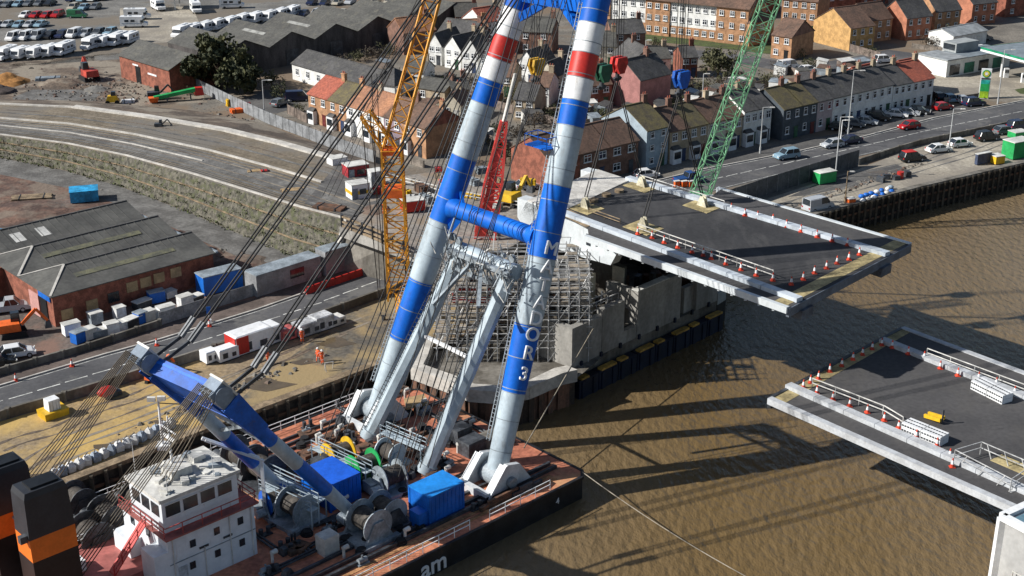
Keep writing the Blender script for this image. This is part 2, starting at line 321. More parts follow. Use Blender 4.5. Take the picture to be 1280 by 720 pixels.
RN = [(-60, 545), (0, 522), (120, 487), (300, 428), (385, 402), (485, 365), (600, 322), (740, 276), (880, 242), (1000, 212), (1142, 180), (1280, 152), (1420, 122)]
RF = [(-60, 503), (0, 483), (130, 444), (200, 425), (320, 388), (400, 360), (480, 330), (600, 290), (740, 246), (880, 212), (1000, 189), (1080, 171), (1167, 148), (1280, 126), (1420, 98)]
rn, rf = PP(RN, 0.03), PP(RF, 0.03)
mb = MB(); mb.poly(rn + rf[::-1]); struct('quay_road', mb, asphalt)
mb = MB()
for i in range(150):
    t = i / 150
    if i % 2 == 0:
        a, d = path_at(rn, t); b, _ = path_at(rf, t); m = lerp(a, b, 0.5) + V((0, 0, 0.012)); s = V((-d.y, d.x, 0)) * 0.09
        e = m + d * 2.6; mb.poly([m - s, e - s, e + s, m + s])
for side, off in ((rn, 0.35), (rf, -0.35)):
    for i in range(len(side) - 1):
        d = (side[i + 1] - side[i]).normalized(); s = V((-d.y, d.x, 0)); z = V((0, 0, 0.012))
        mb.poly([side[i] + s * off + z, side[i + 1] + s * off + z, side[i + 1] + s * (off + (0.1 if off > 0 else -0.1)) + z, side[i] + s * (off + (0.1 if off > 0 else -0.1)) + z])
struct('road_marking', mb, paint_line)
def kerb(name, pts, wd, h, m):
    mb = MB()
    for i in range(len(pts) - 1): mb.beam(pts[i] + V((0, 0, h / 2)), pts[i + 1] + V((0, 0, h / 2)), wd, h)
    return struct(name, mb, m)
kerb('kerb', [p + V((0, 0.16, 0)) for p in rf[:7]], 0.25, 0.14, paleconc)
kerb('kerb', [p + V((0, 0.16, 0)) for p in rf[8:]], 0.25, 0.14, paleconc)
# pavement behind the far kerb
sheet('pavement', [(-60, 503), (0, 482), (130, 443), (200, 424), (320, 387), (400, 359), (480, 329), (480, 316), (400, 345), (320, 372), (200, 407), (100, 440), (0, 468), (-60, 487)], 0.05, paver)
sheet('pavement', [(880, 211), (1000, 188), (1080, 170), (1167, 147), (1230, 134), (1225, 127), (1165, 140), (1080, 161), (1000, 176), (880, 198)], 0.05, oldasph)
# quay aprons
sheet('quay_apron', [(-90, 665), (-60, 550), (0, 527), (120, 492), (300, 433), (385, 407), (400, 420), (330, 470), (272, 528), (80, 601)], 0.012, sand)
sheet('quay_apron', [(385, 407), (485, 370), (560, 345), (610, 395), (470, 453), (272, 528), (330, 470), (400, 420)], 0.012, three('quay_grey_sand', (0.15, 0.13, 0.1), (0.1, 0.09, 0.075), (0.3, 0.22, 0.11), 0.1, 0.06))
sheet('quay_apron', [(900, 272), (960, 248), (1072, 212), (1142, 184), (1280, 156), (1420, 126), (1420, 172), (1280, 200), (1150, 230), (1020, 264), (960, 285)], 0.012, sandr)
sheet('apron_asphalt', [(1040, 222), (1120, 205), (1135, 212), (1080, 230), (1010, 244), (985, 246)], 0.026, oldasph)
# lower track and earth on the left
sheet('track', [(-60, 192), (0, 197), (80, 213), (150, 233), (230, 263), (300, 293), (400, 332), (372, 348), (300, 322), (250, 300), (180, 268), (100, 238), (0, 218), (-60, 212)], 0.03, track)
sheet('earth_strip', [(-60, 211), (0, 217), (100, 237), (180, 267), (250, 299), (300, 321), (385, 348), (330, 352), (260, 330), (150, 262), (100, 262), (0, 310), (-60, 340)], 0.016, redearth)
sheet('workshop_yard', [(-60, 380), (0, 370), (75, 405), (270, 348), (330, 352), (320, 372), (200, 407), (100, 440), (0, 468), (-60, 487)], 0.012, three('yard_red', (0.15, 0.12, 0.1), (0.08, 0.068, 0.06), (0.2, 0.12, 0.09), 0.2, 0.07))
for pix in ([(20, 590), (90, 548), (180, 512), (300, 470), (380, 432), (460, 400)], [(60, 580), (150, 545), (250, 500), (330, 455), (430, 415)], [(0, 560), (60, 540), (140, 505), (210, 480)], [(960, 262), (1050, 240), (1150, 212), (1270, 172)], [(985, 258), (1075, 222), (1180, 190)]):
    for o in (-.85, .85):
        pts = PP(pix, .03); mb = MB(); A_, B_ = [], []
        for i in range(25):
            q, d = path_at(pts, i / 24); s = V((-d.y, d.x, 0)); w_ = .16 + .1 * math.sin(i * 1.7); q = q + s * (o + .3 * math.sin(i * .6)); A_.append(q - s * w_); B_.append(q + s * w_)
        mb.strip(A_, B_); struct('wheel_track', mb, MATS['brown_earth'] if pix[0][0] < 900 else track)
for k, (u, v, r_) in enumerate(((150, 560, 1.6), (240, 505, 1.1), (330, 480, 1.9), (420, 428, 1.4), (380, 452, .9), (1100, 215, 1.2), (60, 596, 1.2), (205, 528, .8))):
    c = P(u, v, .035); mb = MB(); mb.poly([c + V((math.cos(a_ * .45) * r_ * (1.5 + .5 * math.sin(a_ * 1.3 + k)), math.sin(a_ * .45) * r_ * (.8 + .3 * math.cos(a_ * .9 + k)), 0)) for a_ in range(14)]); struct('puddle', mb, mat('puddle_mud', (.12, .088, .05), .12, var=.1, spec=.6))
# ------------------------------------------------------------------ approach embankment with its green reinforced face
foot = PP([(-160, 186), (-60, 190), (0, 196), (80, 212), (150, 232), (230, 262), (300, 292), (360, 318), (418, 337)])
hz = [2.6, 3.0, 3.3, 3.8, 4.3, 4.9, 5.5, 6.0, 6.3]
far = [(-160, 128), (-60, 128), (0, 130), (90, 134), (180, 146), (280, 163), (350, 180), (425, 201), (505, 238)]
top, farp, back = [], [], []
for i, p in enumerate(foot):
    a = foot[max(0, i - 1)]; b = foot[min(len(foot) - 1, i + 1)]; d = (b - a).normalized(); nrm = V((-d.y, d.x, 0))
    top.append(p + nrm * hz[i] * 0.42 + V((0, 0, hz[i]))); farp.append(P(*far[i], hz[i] - 0.2))
bk = PP([(-160, 122), (-60, 122), (0, 124), (110, 126), (240, 138), (320, 152), (400, 180), (470, 203), (545, 240)], 0.02)
green_face = three('planted_face', (0.15, 0.138, 0.108), (0.055, 0.052, 0.04), (0.08, 0.085, 0.042), 1.5, 1.1, bump=1.0, bscale=1.5, thr2=(0.5, 0.62))
mb = MB(); mb.strip(foot, top, 0); mb.strip(top, farp, 1); mb.strip(farp, bk, 2)
tag(mb.build('embankment', [green_face, approach, earth]), kind='structure')
tp = [t + V((0, 0, 0.02)) for t in top]; fp = [t + V((0, 0, 0.02)) for t in farp]
def across(f, dz=0.0): return [lerp(a, b, f) + V((0, 0, dz)) for a, b in zip(tp, fp)]
mb = MB(); mb.strip(across(0.18, 0.015), across(0.42, 0.015)); struct('gravel_lane', mb, track)
mb = MB(); mb.strip(across(0.62, 0.015), across(0.9, 0.015)); struct('dirt_lane', mb, approach)
mb = MB(); mb.strip(across(0.1, 0.03)[7:], across(0.94, 0.03)[7:]); struct('asphalt_base', mb, oldasph)
for f, m_, w_ in ((.07, MATS['dark_steel'], .006), (.1, MATS['dark_steel'], .006), (.13, track, .03), (.2, track, .02), (.25, earth, .012), (.37, earth, .018), (.45, track, .02), (.7, track, .03), (.8, earth, .015)):
    mb = MB(); mb.strip(across(f, .035), across(f + w_, .035)); struct('wheel_track', mb, m_)
for f, wd, hh, rng in ((0.52, 0.35, 0.25, (0, 8)), (0.98, 0.5, 0.3, (0, 9)), (0.03, 0.35, 0.18, (0, 9)), (0.3, 0.25, 0.15, (0, 6))):
    pts = across(f)[rng[0]:rng[1]]; kerb('kerb', pts, wd, hh, paleconc)
pts = across(1.0)[3:]
mb = MB(); mb.strip([p + V((0, 0, 0.03)) for p in pts], [p + V((0.3, 1.7 + 0 * i, 0.02)) for i, p in enumerate(pts)]); struct('kerb_bed', mb, paleconc)
# gabion courses on the face
mb = MB()
for k in (0.36, 0.7):
    a = [lerp(f_, t_, k) + V((0, -0.05, 0)) for f_, t_ in zip(foot, top)]
    for i in range(len(a) - 1): mb.beam(a[i], a[i + 1], 0.22, 0.16)
tag(mb.build('ledge_course', timber), 'thin tan ledges running along the planted face of the approach embankment', 'ledge')
# abutment and wing walls
ab = foot[-1]; at_ = top[-1]
mb = MB(); e2 = P(505, 300, 6.3); e2.z = 0
mb.prism([ab + V((0.3, 0, 0)), V((at_.x + .3, at_.y, 6.4)), V((e2.x, e2.y, 6.4)), V((e2.x, e2.y, 0))], V((0.4, -0.5, 0)).normalized() * -0.8); 
mb.beam(ab + V((0, 0, 0.0)), at_ + V((0, 0, .2)), 0.7, 0.7, 1)
t = thing('abutment', ab, 'dark concrete abutment with pale end strip closing the planted embankment', 'abutment'); mb.build('end_wall', [darkconc, paleconc], t)
# ------------------------------------------------------------------ quay walls
def quay(name, pts, label, capm, pile_step, cap_h=0.45, rails=True):
    t = thing(name, V((pts[0].x, pts[0].y, WZ)), label, 'quay wall')
    wl, cp, pl, wa = MB(), MB(), MB(), MB()
    for i in range(len(pts) - 1):
        a, b = pts[i], pts[i + 1]; d = (b - a).normalized(); s = V((d.y, -d.x, 0))
        wl.prism([a + s * .02, b + s * .02, b + s * .02 + V((0, 0, -6)), a + s * .02 + V((0, 0, -6))], s * 0.4)
        cp.beam(a + s * .25 + V((0, 0, cap_h / 2 - .1)), b + s * .25 + V((0, 0, cap_h / 2 - .1)), 1.1, cap_h)
        wa.beam(a + s * .75 + V((0, 0, -1.3)), b + s * .75 + V((0, 0, -1.3)), 0.25, 0.3); wa.beam(a + s * .75 + V((0, 0, -2.9)), b + s * .75 + V((0, 0, -2.9)), 0.25, 0.3)
        L = (b - a).length; k = int(L / pile_step)
        for j in range(k):
            q = lerp(a, b, (j + .5) / k) + s * .98; pl.beam(q + V((0, 0, -6)), q + V((0, 0, .2)), 0.32, 0.32)
    wl.build('wall_face', quaywall, t); cp.build('cap_beam', capm, t); wa.build('waling', rust, t); tag(pl.build('fender_pile', mat('dark_timber', (0.085, 0.07, 0.05), .9, var=.3), t), kind='stuff')
    return t
quay('quay_wall', [qfar0] + QL + [P(640, 398)], 'tan capped quay wall with dark timber piles beside the red decked crane barge', timber, 1.5)
quay('quay_wall', [P(640, 398)] + QR + [qfar1], 'dark timber piled quay wall along the far river bank right of the lifted bridge leaf', darkconc, 1.3)
# dark hoarding and road parapets
def fence(name, pts, h, m, label, cat, step=2.5, panel=True, postm=None, th=0.08, group=None, rails=None, gap=0.0):
    t = thing(name, pts[0], label, cat, group); pn, ps = MB(), MB(); Lt = path_len(pts); k = max(1, int(Lt / step))
    q = [path_at(pts, i / k)[0] for i in range(k + 1)]
    for i in range(k):
        a, b = q[i], q[i + 1]
        if panel: pn.obox((a + b) / 2 + V((0, 0, h / 2)), (b - a) / 2 * 0.97, V((-(b - a).y, (b - a).x, 0)).normalized() * th / 2, V((0, 0, h / 2 * (1 - gap))))
        else:
            for r in rails or (h, h * .5): pn.beam(a + V((0, 0, r)), b + V((0, 0, r)), th, th)
    for a in q: ps.beam(a, a + V((0, 0, h + .08)), th * 1.5, th * 1.5)
    pn.build('panel' if panel else 'rail', m, t); o = ps.build('post', postm or m, t)
    if len(q) > 1: o['kind'] = 'stuff'
    return t
hoard = mat('grey_hoarding', (0.085, 0.088, 0.092), .7, var=.2)
fence('hoarding_fence', PP([(905, 262), (960, 243), (1072, 208)]), 2.9, hoard, 'tall dark grey panel fence between road and pale quay apron', 'fence', 2.6, postm=mat('hoarding_post', (.25, .25, .25)))
fence('road_parapet', PP([(1072, 206), (1142, 183), (1280, 154), (1420, 125)]), 1.0, darkconc, 'low dark parapet between road and right quay apron', 'parapet', 6, th=.3)
fence('road_parapet', PP([(-60, 547), (0, 525), (120, 490), (300, 431), (385, 405), (485, 368), (560, 340)]), 1.1, darkconc, 'low dark parapet between left road and sandy quay apron', 'parapet', 6, th=.35)
fence('palisade_fence', PP([(246, 112), (290, 134), (335, 155), (400, 180), (470, 206)]), 2.4, mat('galvanised', (.24, .25, .26), .6, var=.2), 'grey steel palisade fence between terrace gardens and the approach road', 'fence', 2.2, gap=.05, postm=dgrey)
fence('timber_formwork', [p for p in PP([(428, 283), (470, 300), (505, 316)], 6.2)], 1.6, timber, 'tan timber edge boards on top of the abutment', 'edge boards', 2.0, panel=False, th=.25, rails=(1.4, .7, .15), postm=dgrey)
fence('rail_fence', [p for p in PP([(480, 225), (560, 245), (650, 262), (690, 268)], 6.2)], 1.2, offwhite, 'pale guard rail across the bridge approach deck', 'guard rail', 2.0, panel=False, th=.12, rails=(1.1, .6))
fence('site_fence', PP([(200, 407), (250, 391), (330, 366), (400, 347)]), 1.7, mat('mesh_panel', (.28, .285, .29), .7, var=.2), 'grey mesh fence between workshop yard and pavement', 'fence', 3, th=.05)
fence('yard_wall', PP([(-60, 488), (0, 469), (100, 441), (200, 408)]), .9, darkconc, 'low dark wall along the pavement at the yard front', 'wall', 3, th=.3)
# cabin-like grey retaining units near the abutment
for (pa, pb, h, d, lab) in (((322, 372), (402, 346), 2.9, 2.6, 'grey site cabin with one dark window below the embankment end'), ((408, 346), (484, 322), 3.4, 2.2, 'long grey steel panel store beside the road under the abutment')):
    a, b = P(*pa), P(*pb); dd = (b - a); nrm = V((-dd.y, dd.x, 0)).normalized()
    t = thing('site_cabin', (a + b) / 2, lab, 'site cabin')
    mb = MB(); mb.prism([a, b, b + nrm * d, a + nrm * d], (0, 0, h)); mb.build('shell', mat('cabin_grey', (.27, .275, .28), .6, var=.15), t)
    m2 = MB(); m2.prism([p + V((0, 0, h)) for p in (a - nrm * .1, b - nrm * .1, b + nrm * (d + .1), a + nrm * (d + .1))], (0, 0, .12)); m2.build('roof', mgrey, t)
    if h < 3: c = lerp(a, b, .62) + V((0, 0, 1.7)); mb = MB(); mb.obox(c - nrm * .03, dd.normalized() * 1.1, nrm * .04, V((0, 0, .6))); mb.build('window', glass, t)
# red and white barrier line under the abutment
cnt = 0
for k in range(12):
    p, d = path_at(PP([(388, 366), (482, 334)]), k / 11); cnt += 1
    mb = MB(); mb.frustum(p, 1.5, .5, .95, 1.4, .22, math.atan2(d.y, d.x)); tag(mb.build('water_barrier', cred), f'{ORD[k]} red plastic barrier from the left in the row beside the road under the abutment', 'barrier', 'red road barriers')
# ------------------------------------------------------------------ floating sheerleg crane
ZD = -1.5
def D(u, v, h=0.0): return P(u, v, ZD + h)
bowS = D(735, 592); _b = D(480, 720); Hh = (bowS - _b); Hh.z = 0; Hh.normalize(); NN = V((-Hh.y, Hh.x, 0)); UZ = V((0, 0, 1))
crane = thing('floating_crane', bowS - Hh * 30 + NN * 14, 'red decked floating crane barge with blue, white and red twin legged mast', 'floating crane')
def HP(fwd, port, up=0.0): return bowS + Hh * fwd + NN * port + UZ * up      # fwd<0 is aft of the bow, port>0 away from the camera side
BW = 29.0
mb = MB(); outl = [HP(0, .8), HP(0, BW - 3), HP(-3, BW), HP(-74, BW), HP(-74, 0), HP(-.8, 0)]
mb.prism([p - UZ * .02 for p in outl], (0, 0, -3.6)); mb.build('hull', hull, crane)
mb = MB(); mb.poly([lerp(p, HP(-35, 14), .004) + UZ * .0 for p in outl]); mb.build('deck', rustdeck, crane)
mb = MB()
for i in range(len(outl)):
    a, b = outl[i], outl[(i + 1) % len(outl)]; mb.beam(a - UZ * .1, b - UZ * .1, .35, .3)
mb.build('rubbing_strake', hull, crane)
put_text('am', 2.6, white, crane, HP(-20.2, -.03, -1.5), Hh, UZ, 'hull_lettering', .02)
put_text('4', .9, white, crane, HP(-4.3, -.03, -1.4), Hh, UZ, 'hull_lettering', .02)
# planked wear strips and long deck rails
mb = MB()
for o, h_ in ((3.0, .35), (3.9, .35), (5.4, .25)):
    mb.beam(HP(-1.5 if o < 5 else -5, o, h_ / 2 + .02), HP(-60, o, h_ / 2 + .02), .3, h_)
for o in (BW - 2.5, BW - 3.6, BW - 4.6): mb.beam(HP(-4, o, .14), HP(-60, o, .14), .22, .26)
mb.build('deck_rail', dgrey, crane)
mb = MB()
for o in (1.6, 2.3, BW - 5.6, BW - 6.6): mb.obox(HP(-31, o, .03), Hh * 28, NN * .22, UZ * .02)
mb.build('wear_strip', mat('plank_strip', (.46, .23, .1), .8, var=.3, scale=.8), crane)
def railing(name, pts, h=1.1, m=white, par=crane, step=1.8, r=.045):
    mb = MB(); L = path_len(pts); k = max(2, int(L / step))
    for i in range(k + 1):
        q, _ = path_at(pts, i / k); mb.beam(q, q + UZ * h, r * 1.6)
    for f in (1.0, .55):
        for i in range(len(pts) - 1): mb.beam(pts[i] + UZ * h * f, pts[i + 1] + UZ * h * f, r * 1.5)
    return mb.build(name, m, par)
railing('railing', [HP(-5, .35), HP(-13, .35)]); railing('railing', [HP(-15.5, .35), HP(-40, .35)])
railing('railing', [HP(-6, BW - .4), HP(-55, BW - .4)])
# ---- main twin legged mast
FL_, FR_ = D(460, 517, 1.0), D(630, 588, 1.0); Cf = (FL_ + FR_) / 2
TH = math.radians(22); SS = Hh * math.sin(TH) + UZ * math.cos(TH); NF = Hh * math.cos(TH) - UZ * math.sin(TH)   # along the mast, and its forward normal
def AF(a, s, o=0.0): return Cf + NN * a + SS * s + NF * o
def afc(u, v, o=0.0):
    q = on_plane(u, v, Cf + NF * o, NF) - Cf; return q.dot(NN), q.dot(SS)
ra1, rs1 = afc(695, 240); ra2, rs2 = afc(746.5, 0); la1, ls1 = afc(561, 250); la2, ls2 = afc(649, 0)
def leg_line(side):       # lateral offset as a function of s, through foot and the two sighted points
    if side < 0: a0, s0, k = (FR_ - Cf).dot(NN), 0, ((ra2) - (FR_ - Cf).dot(NN)) / rs2
    else: a0, s0, k = (FL_ - Cf).dot(NN), 0, ((la2) - (FL_ - Cf).dot(NN)) / ls2
    return lambda s: a0 + k * s
aR, aL = leg_line(-1), leg_line(1)
def s_for_v(v):
    lo, hi = 0, 70
    for _ in range(40):
        m = (lo + hi) / 2
        if proj(AF(aR(m), m))[1] > v: lo = m
        else: hi = m
    return lo
bands = [(s_for_v(v), c) for v, c in ((600, 0), (490, 1), (405, 0), (322, 1), (232, 0), (158, 1), (126, 2), (98, 3), (67, 2), (30, 1))]
STOP = 62.0
def rad(s): return 1.05 + .33 * min(1, s / 18) - .1 * max(0, (s - 20) / 40)
for side, fa in ((-1, aR), (1, aL)):
    mb = MB()
    for i, (s0, c) in enumerate(bands):
        s1 = bands[i + 1][0] if i + 1 < len(bands) else STOP
        k = max(1, int((s1 - s0) / 3))
        for j in range(k):
            p, q = s0 + (s1 - s0) * j / k, s0 + (s1 - s0) * (j + 1) / k
            mb.tube(AF(fa(p), p), AF(fa(q), q), rad(p), rad(q), 24, c, caps=False)
    mb.tube(AF(fa(0), .2), AF(fa(0), 0), rad(0), .2, 24, 0, caps=False)
    leg = mb.build('mast_leg', [lgrey, blue, white, cred], crane)
    for s0, c in bands[1:] + [(3.1 * k_ + 2.4, 0) for k_ in range(18)]: sg = MB(); sg.tube(AF(fa(s0 - .04), s0 - .04), AF(fa(s0 + .04), s0 + .04), rad(s0) + .015, rad(s0) + .015, 24); sg.build('weld_collar', mgrey, leg)
    ld = MB(); off = 1.12
    for e in (-.2, .2): ld.beam(AF(fa(3) + off + e, 3, -.98), AF(fa(58) + off + e, 58, -1.0), .06)
    for j in range(130):
        s = 3.2 + j * .42; ld.beam(AF(fa(s) + off - .2, s, -1.0), AF(fa(s) + off + .2, s, -1.0), .045)
    ld.beam(AF(fa(3) + 1.3, 3, -.5), AF(fa(56) + 1.35, 56, -.5), .12)
    ld.build('ladder', mgrey, leg)
    for s in ((s_for_v(190),) if side < 0 else ()):
        pf = MB(); c = AF(fa(s) + 1.9, s, -1.3); pf.obox(c, NN * 1.5, Hh * .9, UZ * .06)
        for i in (-1, 1):
            for j in (-1, 1): pf.beam(c + NN * 1.5 * i + Hh * .9 * j, c + NN * 1.5 * i + Hh * .9 * j + UZ * 1.1, .07)
        for i in (-1, 1): pf.beam(c + NN * 1.5 * i + Hh * .9 + UZ * 1.1, c + NN * 1.5 * i - Hh * .9 + UZ * 1.1, .07); pf.beam(c + NN * 1.5 + Hh * .9 * i + UZ * 1.1, c - NN * 1.5 + Hh * .9 * i + UZ * 1.1, .07)
        pf.build('platform', blue, leg)
    # foot bracket: two side plates, pin and base
    fb = MB(); F = AF(fa(0), 0)
    for o in (-1.75, 1.75):
        c = F + NN * o
        fb.prism([c - Hh * 2.9 - UZ * 1.0 - NN * .25, c + Hh * 3.1 - UZ * 1.0 - NN * .25, c + Hh * 1.3 + UZ * 1.5 - NN * .25, c - Hh * .3 + UZ * 1.9 - NN * .25, c - Hh * 1.2 + UZ * 1.2 - NN * .25], NN * .5)
        fb.beam(c - Hh * 3.0 - UZ * .9, c - Hh * .6 + UZ * 1.9, .9, .25)
    fb.beam(F - NN * 2 - Hh * 2.9 - UZ * .7, F + NN * 2 - Hh * 2.9 - UZ * .7, .6, 1.0)
    fb.build('foot_bracket', mat('bracket_paint', (.6, .62, .63), .5, var=.1), crane)
    pn = MB(); pn.tube(F - NN * 2.5, F + NN * 2.5, .55, .55, 14); pn.tube(F - NN * 1.2, F + NN * 1.2, 1.15, 1.15, 18); pn.build('hinge_pin', mgrey, crane)
# lettering down the outer side of the near leg
axis = (AF(aR(40), 40) - AF(aR(10), 10)).normalized()
for ch, v in zip('MATADOR3', (307, 330, 352, 374, 394, 414, 437, 463)):
    s = s_for_v(v + 2); c = AF(aR(s), s); tocam = (CAM - c); tocam -= axis * tocam.dot(axis); tocam.normalize()
    rgt = axis.cross(tocam) * -1
    if rgt.x < 0: rgt = -rgt
    ang = math.radians(30); n = tocam * math.cos(ang) + rgt * math.sin(ang); tx = -tocam * math.sin(ang) + rgt * math.cos(ang)
    put_text(ch, 1.85, white, crane, c + n * (rad(s) + .0), tx, axis, 'leg_lettering', .09)
# blue cross beam, upper head beams
SB = (afc(566, 266)[1] + afc(672, 290)[1]) / 2
mb = MB(); mb.tube(AF(aL(SB), SB), AF(aR(SB), SB), .92, .92, 20)
for fa, sg in ((aL, -1), (aR, 1)):
    mb.tube(AF(fa(SB) + sg * 1.0, SB), AF(fa(SB) + sg * 2.1, SB), 1.25, .95, 20)
    mb.beam(AF(fa(SB) + sg * .6, SB + 2.6), AF(fa(SB) + sg * 2.4, SB + .3), .3, .9); mb.beam(AF(fa(SB) + sg * 1.0, SB - 2.6), AF(fa(SB) + sg * 2.4, SB - .3), .3, .9)
mb.build('cross_beam', blue, crane)
mb = MB(); s0 = s_for_v(13)
mb.beam(AF(aL(s0 + .8) - .6, s0 + .8), AF(aR(s0 + .8) + .6, s0 + .8), 2.2, 2.0)
mb.build('head_beam', blue, crane)
for sg, fa in ((1, aL), (-1, aR)): mb = MB(); mb.beam(AF(fa(s0 - 2.4) - sg * .5, s0 - 2.4), AF(0, s0 + .8), 1.0, .8); mb.build('head_brace', blue, crane)
mb = MB(); mb.beam(AF(aL(s0 + 8), s0 + 8), AF(aR(s0 + 8), s0 + 8), 2.6, 2.4); mb.build('head_beam', blue, crane)
# jib out to the hoist sheaves (above the picture)
LP = [P(731, 260, 12.2), P(802, 233, 12.2), P(804, 285, 12.2), P(878, 258, 12.2)]
mR, mB = (LP[0] + LP[1]) / 2, (LP[2] + LP[3]) / 2; ZH = 76.0
TR, TB = V((mR.x, mR.y, ZH)), V((mB.x, mB.y, ZH))
mb = MB()
for fa, e in ((aL, TR), (aR, TB)): mb.tube(AF(fa(STOP), STOP), e, 1.1, .9, 16)
mb.beam(TR + (TR - TB) * .15, TB + (TB - TR) * .15, 1.6, 1.6)
mb.build('jib', blue, crane)
# ---- grey inner frame
G1, G2 = D(462, 545, .2), D(533, 588, .2); T1 = on_plane(577, 313, Cf - NF * 1.9, NF); T2 = on_plane(638, 338, Cf - NF * 1.9, NF)
for g, t in ((G1, T1), (G2, T2)):
    mb = MB(); mb.tube(g, t, .82, .82, 8, sm=False); mb.tube(g - (t - g) * .01, g + (t - g) * .03, 1.05, 1.0, 10)
    lg = mb.build('inner_leg', lgrey, crane); ld = MB(); ax = (t - g).normalized(); side = ax.cross(NN).normalized()
    if side.dot(CAM - g) < 0: side = -side
    for e in (.25, .7): ld.beam(g + side * .86 + NN * e, t + side * .86 + NN * e, .06)
    L = (t - g).length
    for j in range(int(L / .5)): ld.beam(g + ax * j * .5 + side * .86 + NN * .7, g + ax * j * .5 + side * .86 + NN * .25, .05)
    ld.build('ladder', dgrey, lg)
def on_leg(g, t, f): return lerp(g, t, f)
mb = MB(); d = (T1 - T2).normalized(); mb.tube(T1 + d * .6, T2 - d * .8, .85, .85, 18)
mb.build('inner_cross_beam', lgrey, crane)
mb = MB()
a0, b0 = T1 - NF * 1.2 + d * 1.2 - UZ * .3, T2 - NF * 1.2 - d * 1.0 - UZ * .3
mb.beam(a0, b0, .5, .45); mb.beam(a0 - UZ * 1.7, b0 - UZ * 1.7, .35, .3)
for j in range(9):
    p, q = lerp(a0, b0, j / 9), lerp(a0, b0, (j + 1) / 9); mb.beam(p, q - UZ * 1.7, .14); mb.beam(q, q - UZ * 1.7, .12)
mb.build('catwalk_truss', mgrey, crane)
mb = MB(); p, q = on_leg(G1, T1, .56), on_leg(G2, T2, .56); mb.beam(p, q, .3, .3); mb.build('strut', white, crane)
for pa, pb in (((593, 325), (541, 381)), ((602, 327), (598, 384))):
    mb = MB(); a = on_plane(*pa, Cf - NF * 2.8, NF); b = on_plane(*pb, Cf - NF * 5.5, NF); mb.beam(a, b, .36, .3); mb.build('strut', mgrey, crane)
mb = MB()                                   # service hoses, sheaves and brackets round the inner frame's head
rnd = random.Random(3)
for t in (T1, T2):
    for k in range(12):
        c = t + NN * rnd.uniform(-1.3, 1.3) + UZ * rnd.uniform(-1.2, 1.6) - NF * rnd.uniform(.2, 1.2); ax = NN if k % 2 else Hh
        mb = MB(); mb.tube(c - ax * .15, c + ax * .15, rnd.uniform(.18, .42), None, 10); mb.build('sheave', mgrey, crane)
    mb = MB()
    for k in range(16):
        a = t + NN * rnd.uniform(-1.8, 1.8) + UZ * rnd.uniform(-2.4, 1.8) - NF * rnd.uniform(.6, 2.0); mb.beam(a, a + V((rnd.uniform(-.7, .7), rnd.uniform(-.7, .7), rnd.uniform(-1.6, 1.6))), .09)
    mb.build('head_bracket', mgrey, crane)
mb = MB()
for k in range(26):
    mb = MB(); t = rnd.choice((T1, T2, T2)); a = t + NN * rnd.uniform(-1.9, 1.9) + UZ * rnd.uniform(-3.4, 2.2) - NF * rnd.uniform(1.0, 2.4); mb.beam(a, a + V((rnd.uniform(-.8, .8), rnd.uniform(-.8, .8), rnd.uniform(-2.2, 2.2))), .09); mb.build('hose', offwhite, crane)
# ---- backstay boom: two struts with heads over the stern
FR2 = D(440, 641, 1.6); HR2 = on_plane(281, 499, FR2, NN); FL2 = D(350, 609, 1.6); HL2 = on_plane(190, 458, FL2, NN)
bax = (HR2 - FR2).normalized(); bn = bax.cross(NN).normalized()
if bn.z < 0: bn = -bn
BL = (HR2 - FR2).length
for f, h_ in ((FR2, HR2), (FL2, HL2)):
    mb = MB()
    for a, b, c in ((0, .22, 0), (.22, .46, 1), (.46, .66, 0), (.66, .8, 1)): mb.tube(lerp(f, h_, a), lerp(f, h_, b), .55 + .1 * min(1, a * 5), .55 + .1 * min(1, b * 5), 18, c, caps=False)
    mb.tube(f, f - bax * .3, .6, .2, 18, 0)
    for e in (-1, 1):
        q = NN * e
        mb.prism([lerp(f, h_, .76) + bn * .7 + q * .68, h_ + bn * 1.0 + q * .85, h_ - bn * 1.0 + q * .85, lerp(f, h_, .76) - bn * .7 + q * .68], q * .12, 1)
    mb.prism([lerp(f, h_, .76) + NN * .74 + bn * .6, h_ - bax * .8 + NN * .85 + bn * .75, h_ - bax * .8 - NN * .85 + bn * .75, lerp(f, h_, .76) - NN * .74 + bn * .6], bn * .08, 1)
    mb.prism([lerp(f, h_, .76) + NN * .74 - bn * .66, h_ - bax * .8 + NN * .85 - bn * .85, h_ - bax * .8 - NN * .85 - bn * .85, lerp(f, h_, .76) - NN * .74 - bn * .66], bn * .08, 1)
    bs = mb.build('backstay_strut', [lgrey, dblue], crane)
    hb = MB(); c = h_ + bax * 1.0; hb.obox(c, bax * 1.0, NN * .85, bn * .8); hb.obox(c + bn * .84, bax * 1.1, NN * .95, bn * .1, 1); hb.tube(c - NN * 1.0, c + NN * 1.0, .85, .85, 18)
    hb.beam(h_ + bn * .6 - NN * .7, h_ + bn * 2.5 + Hh * 1.4 - NN * .7, .16, .3, 2); hb.beam(h_ + bn * .6 + NN * .7, h_ + bn * 2.5 + Hh * 1.4 + NN * .7, .16, .3, 2)
    hb.build('sheave_block', [mat('sheave_grey', (.2, .25, .31), .5, var=.12), offwhite, dgrey], bs)
mb = MB(); a, b = HL2 - bax * .9, HR2 - bax * .9
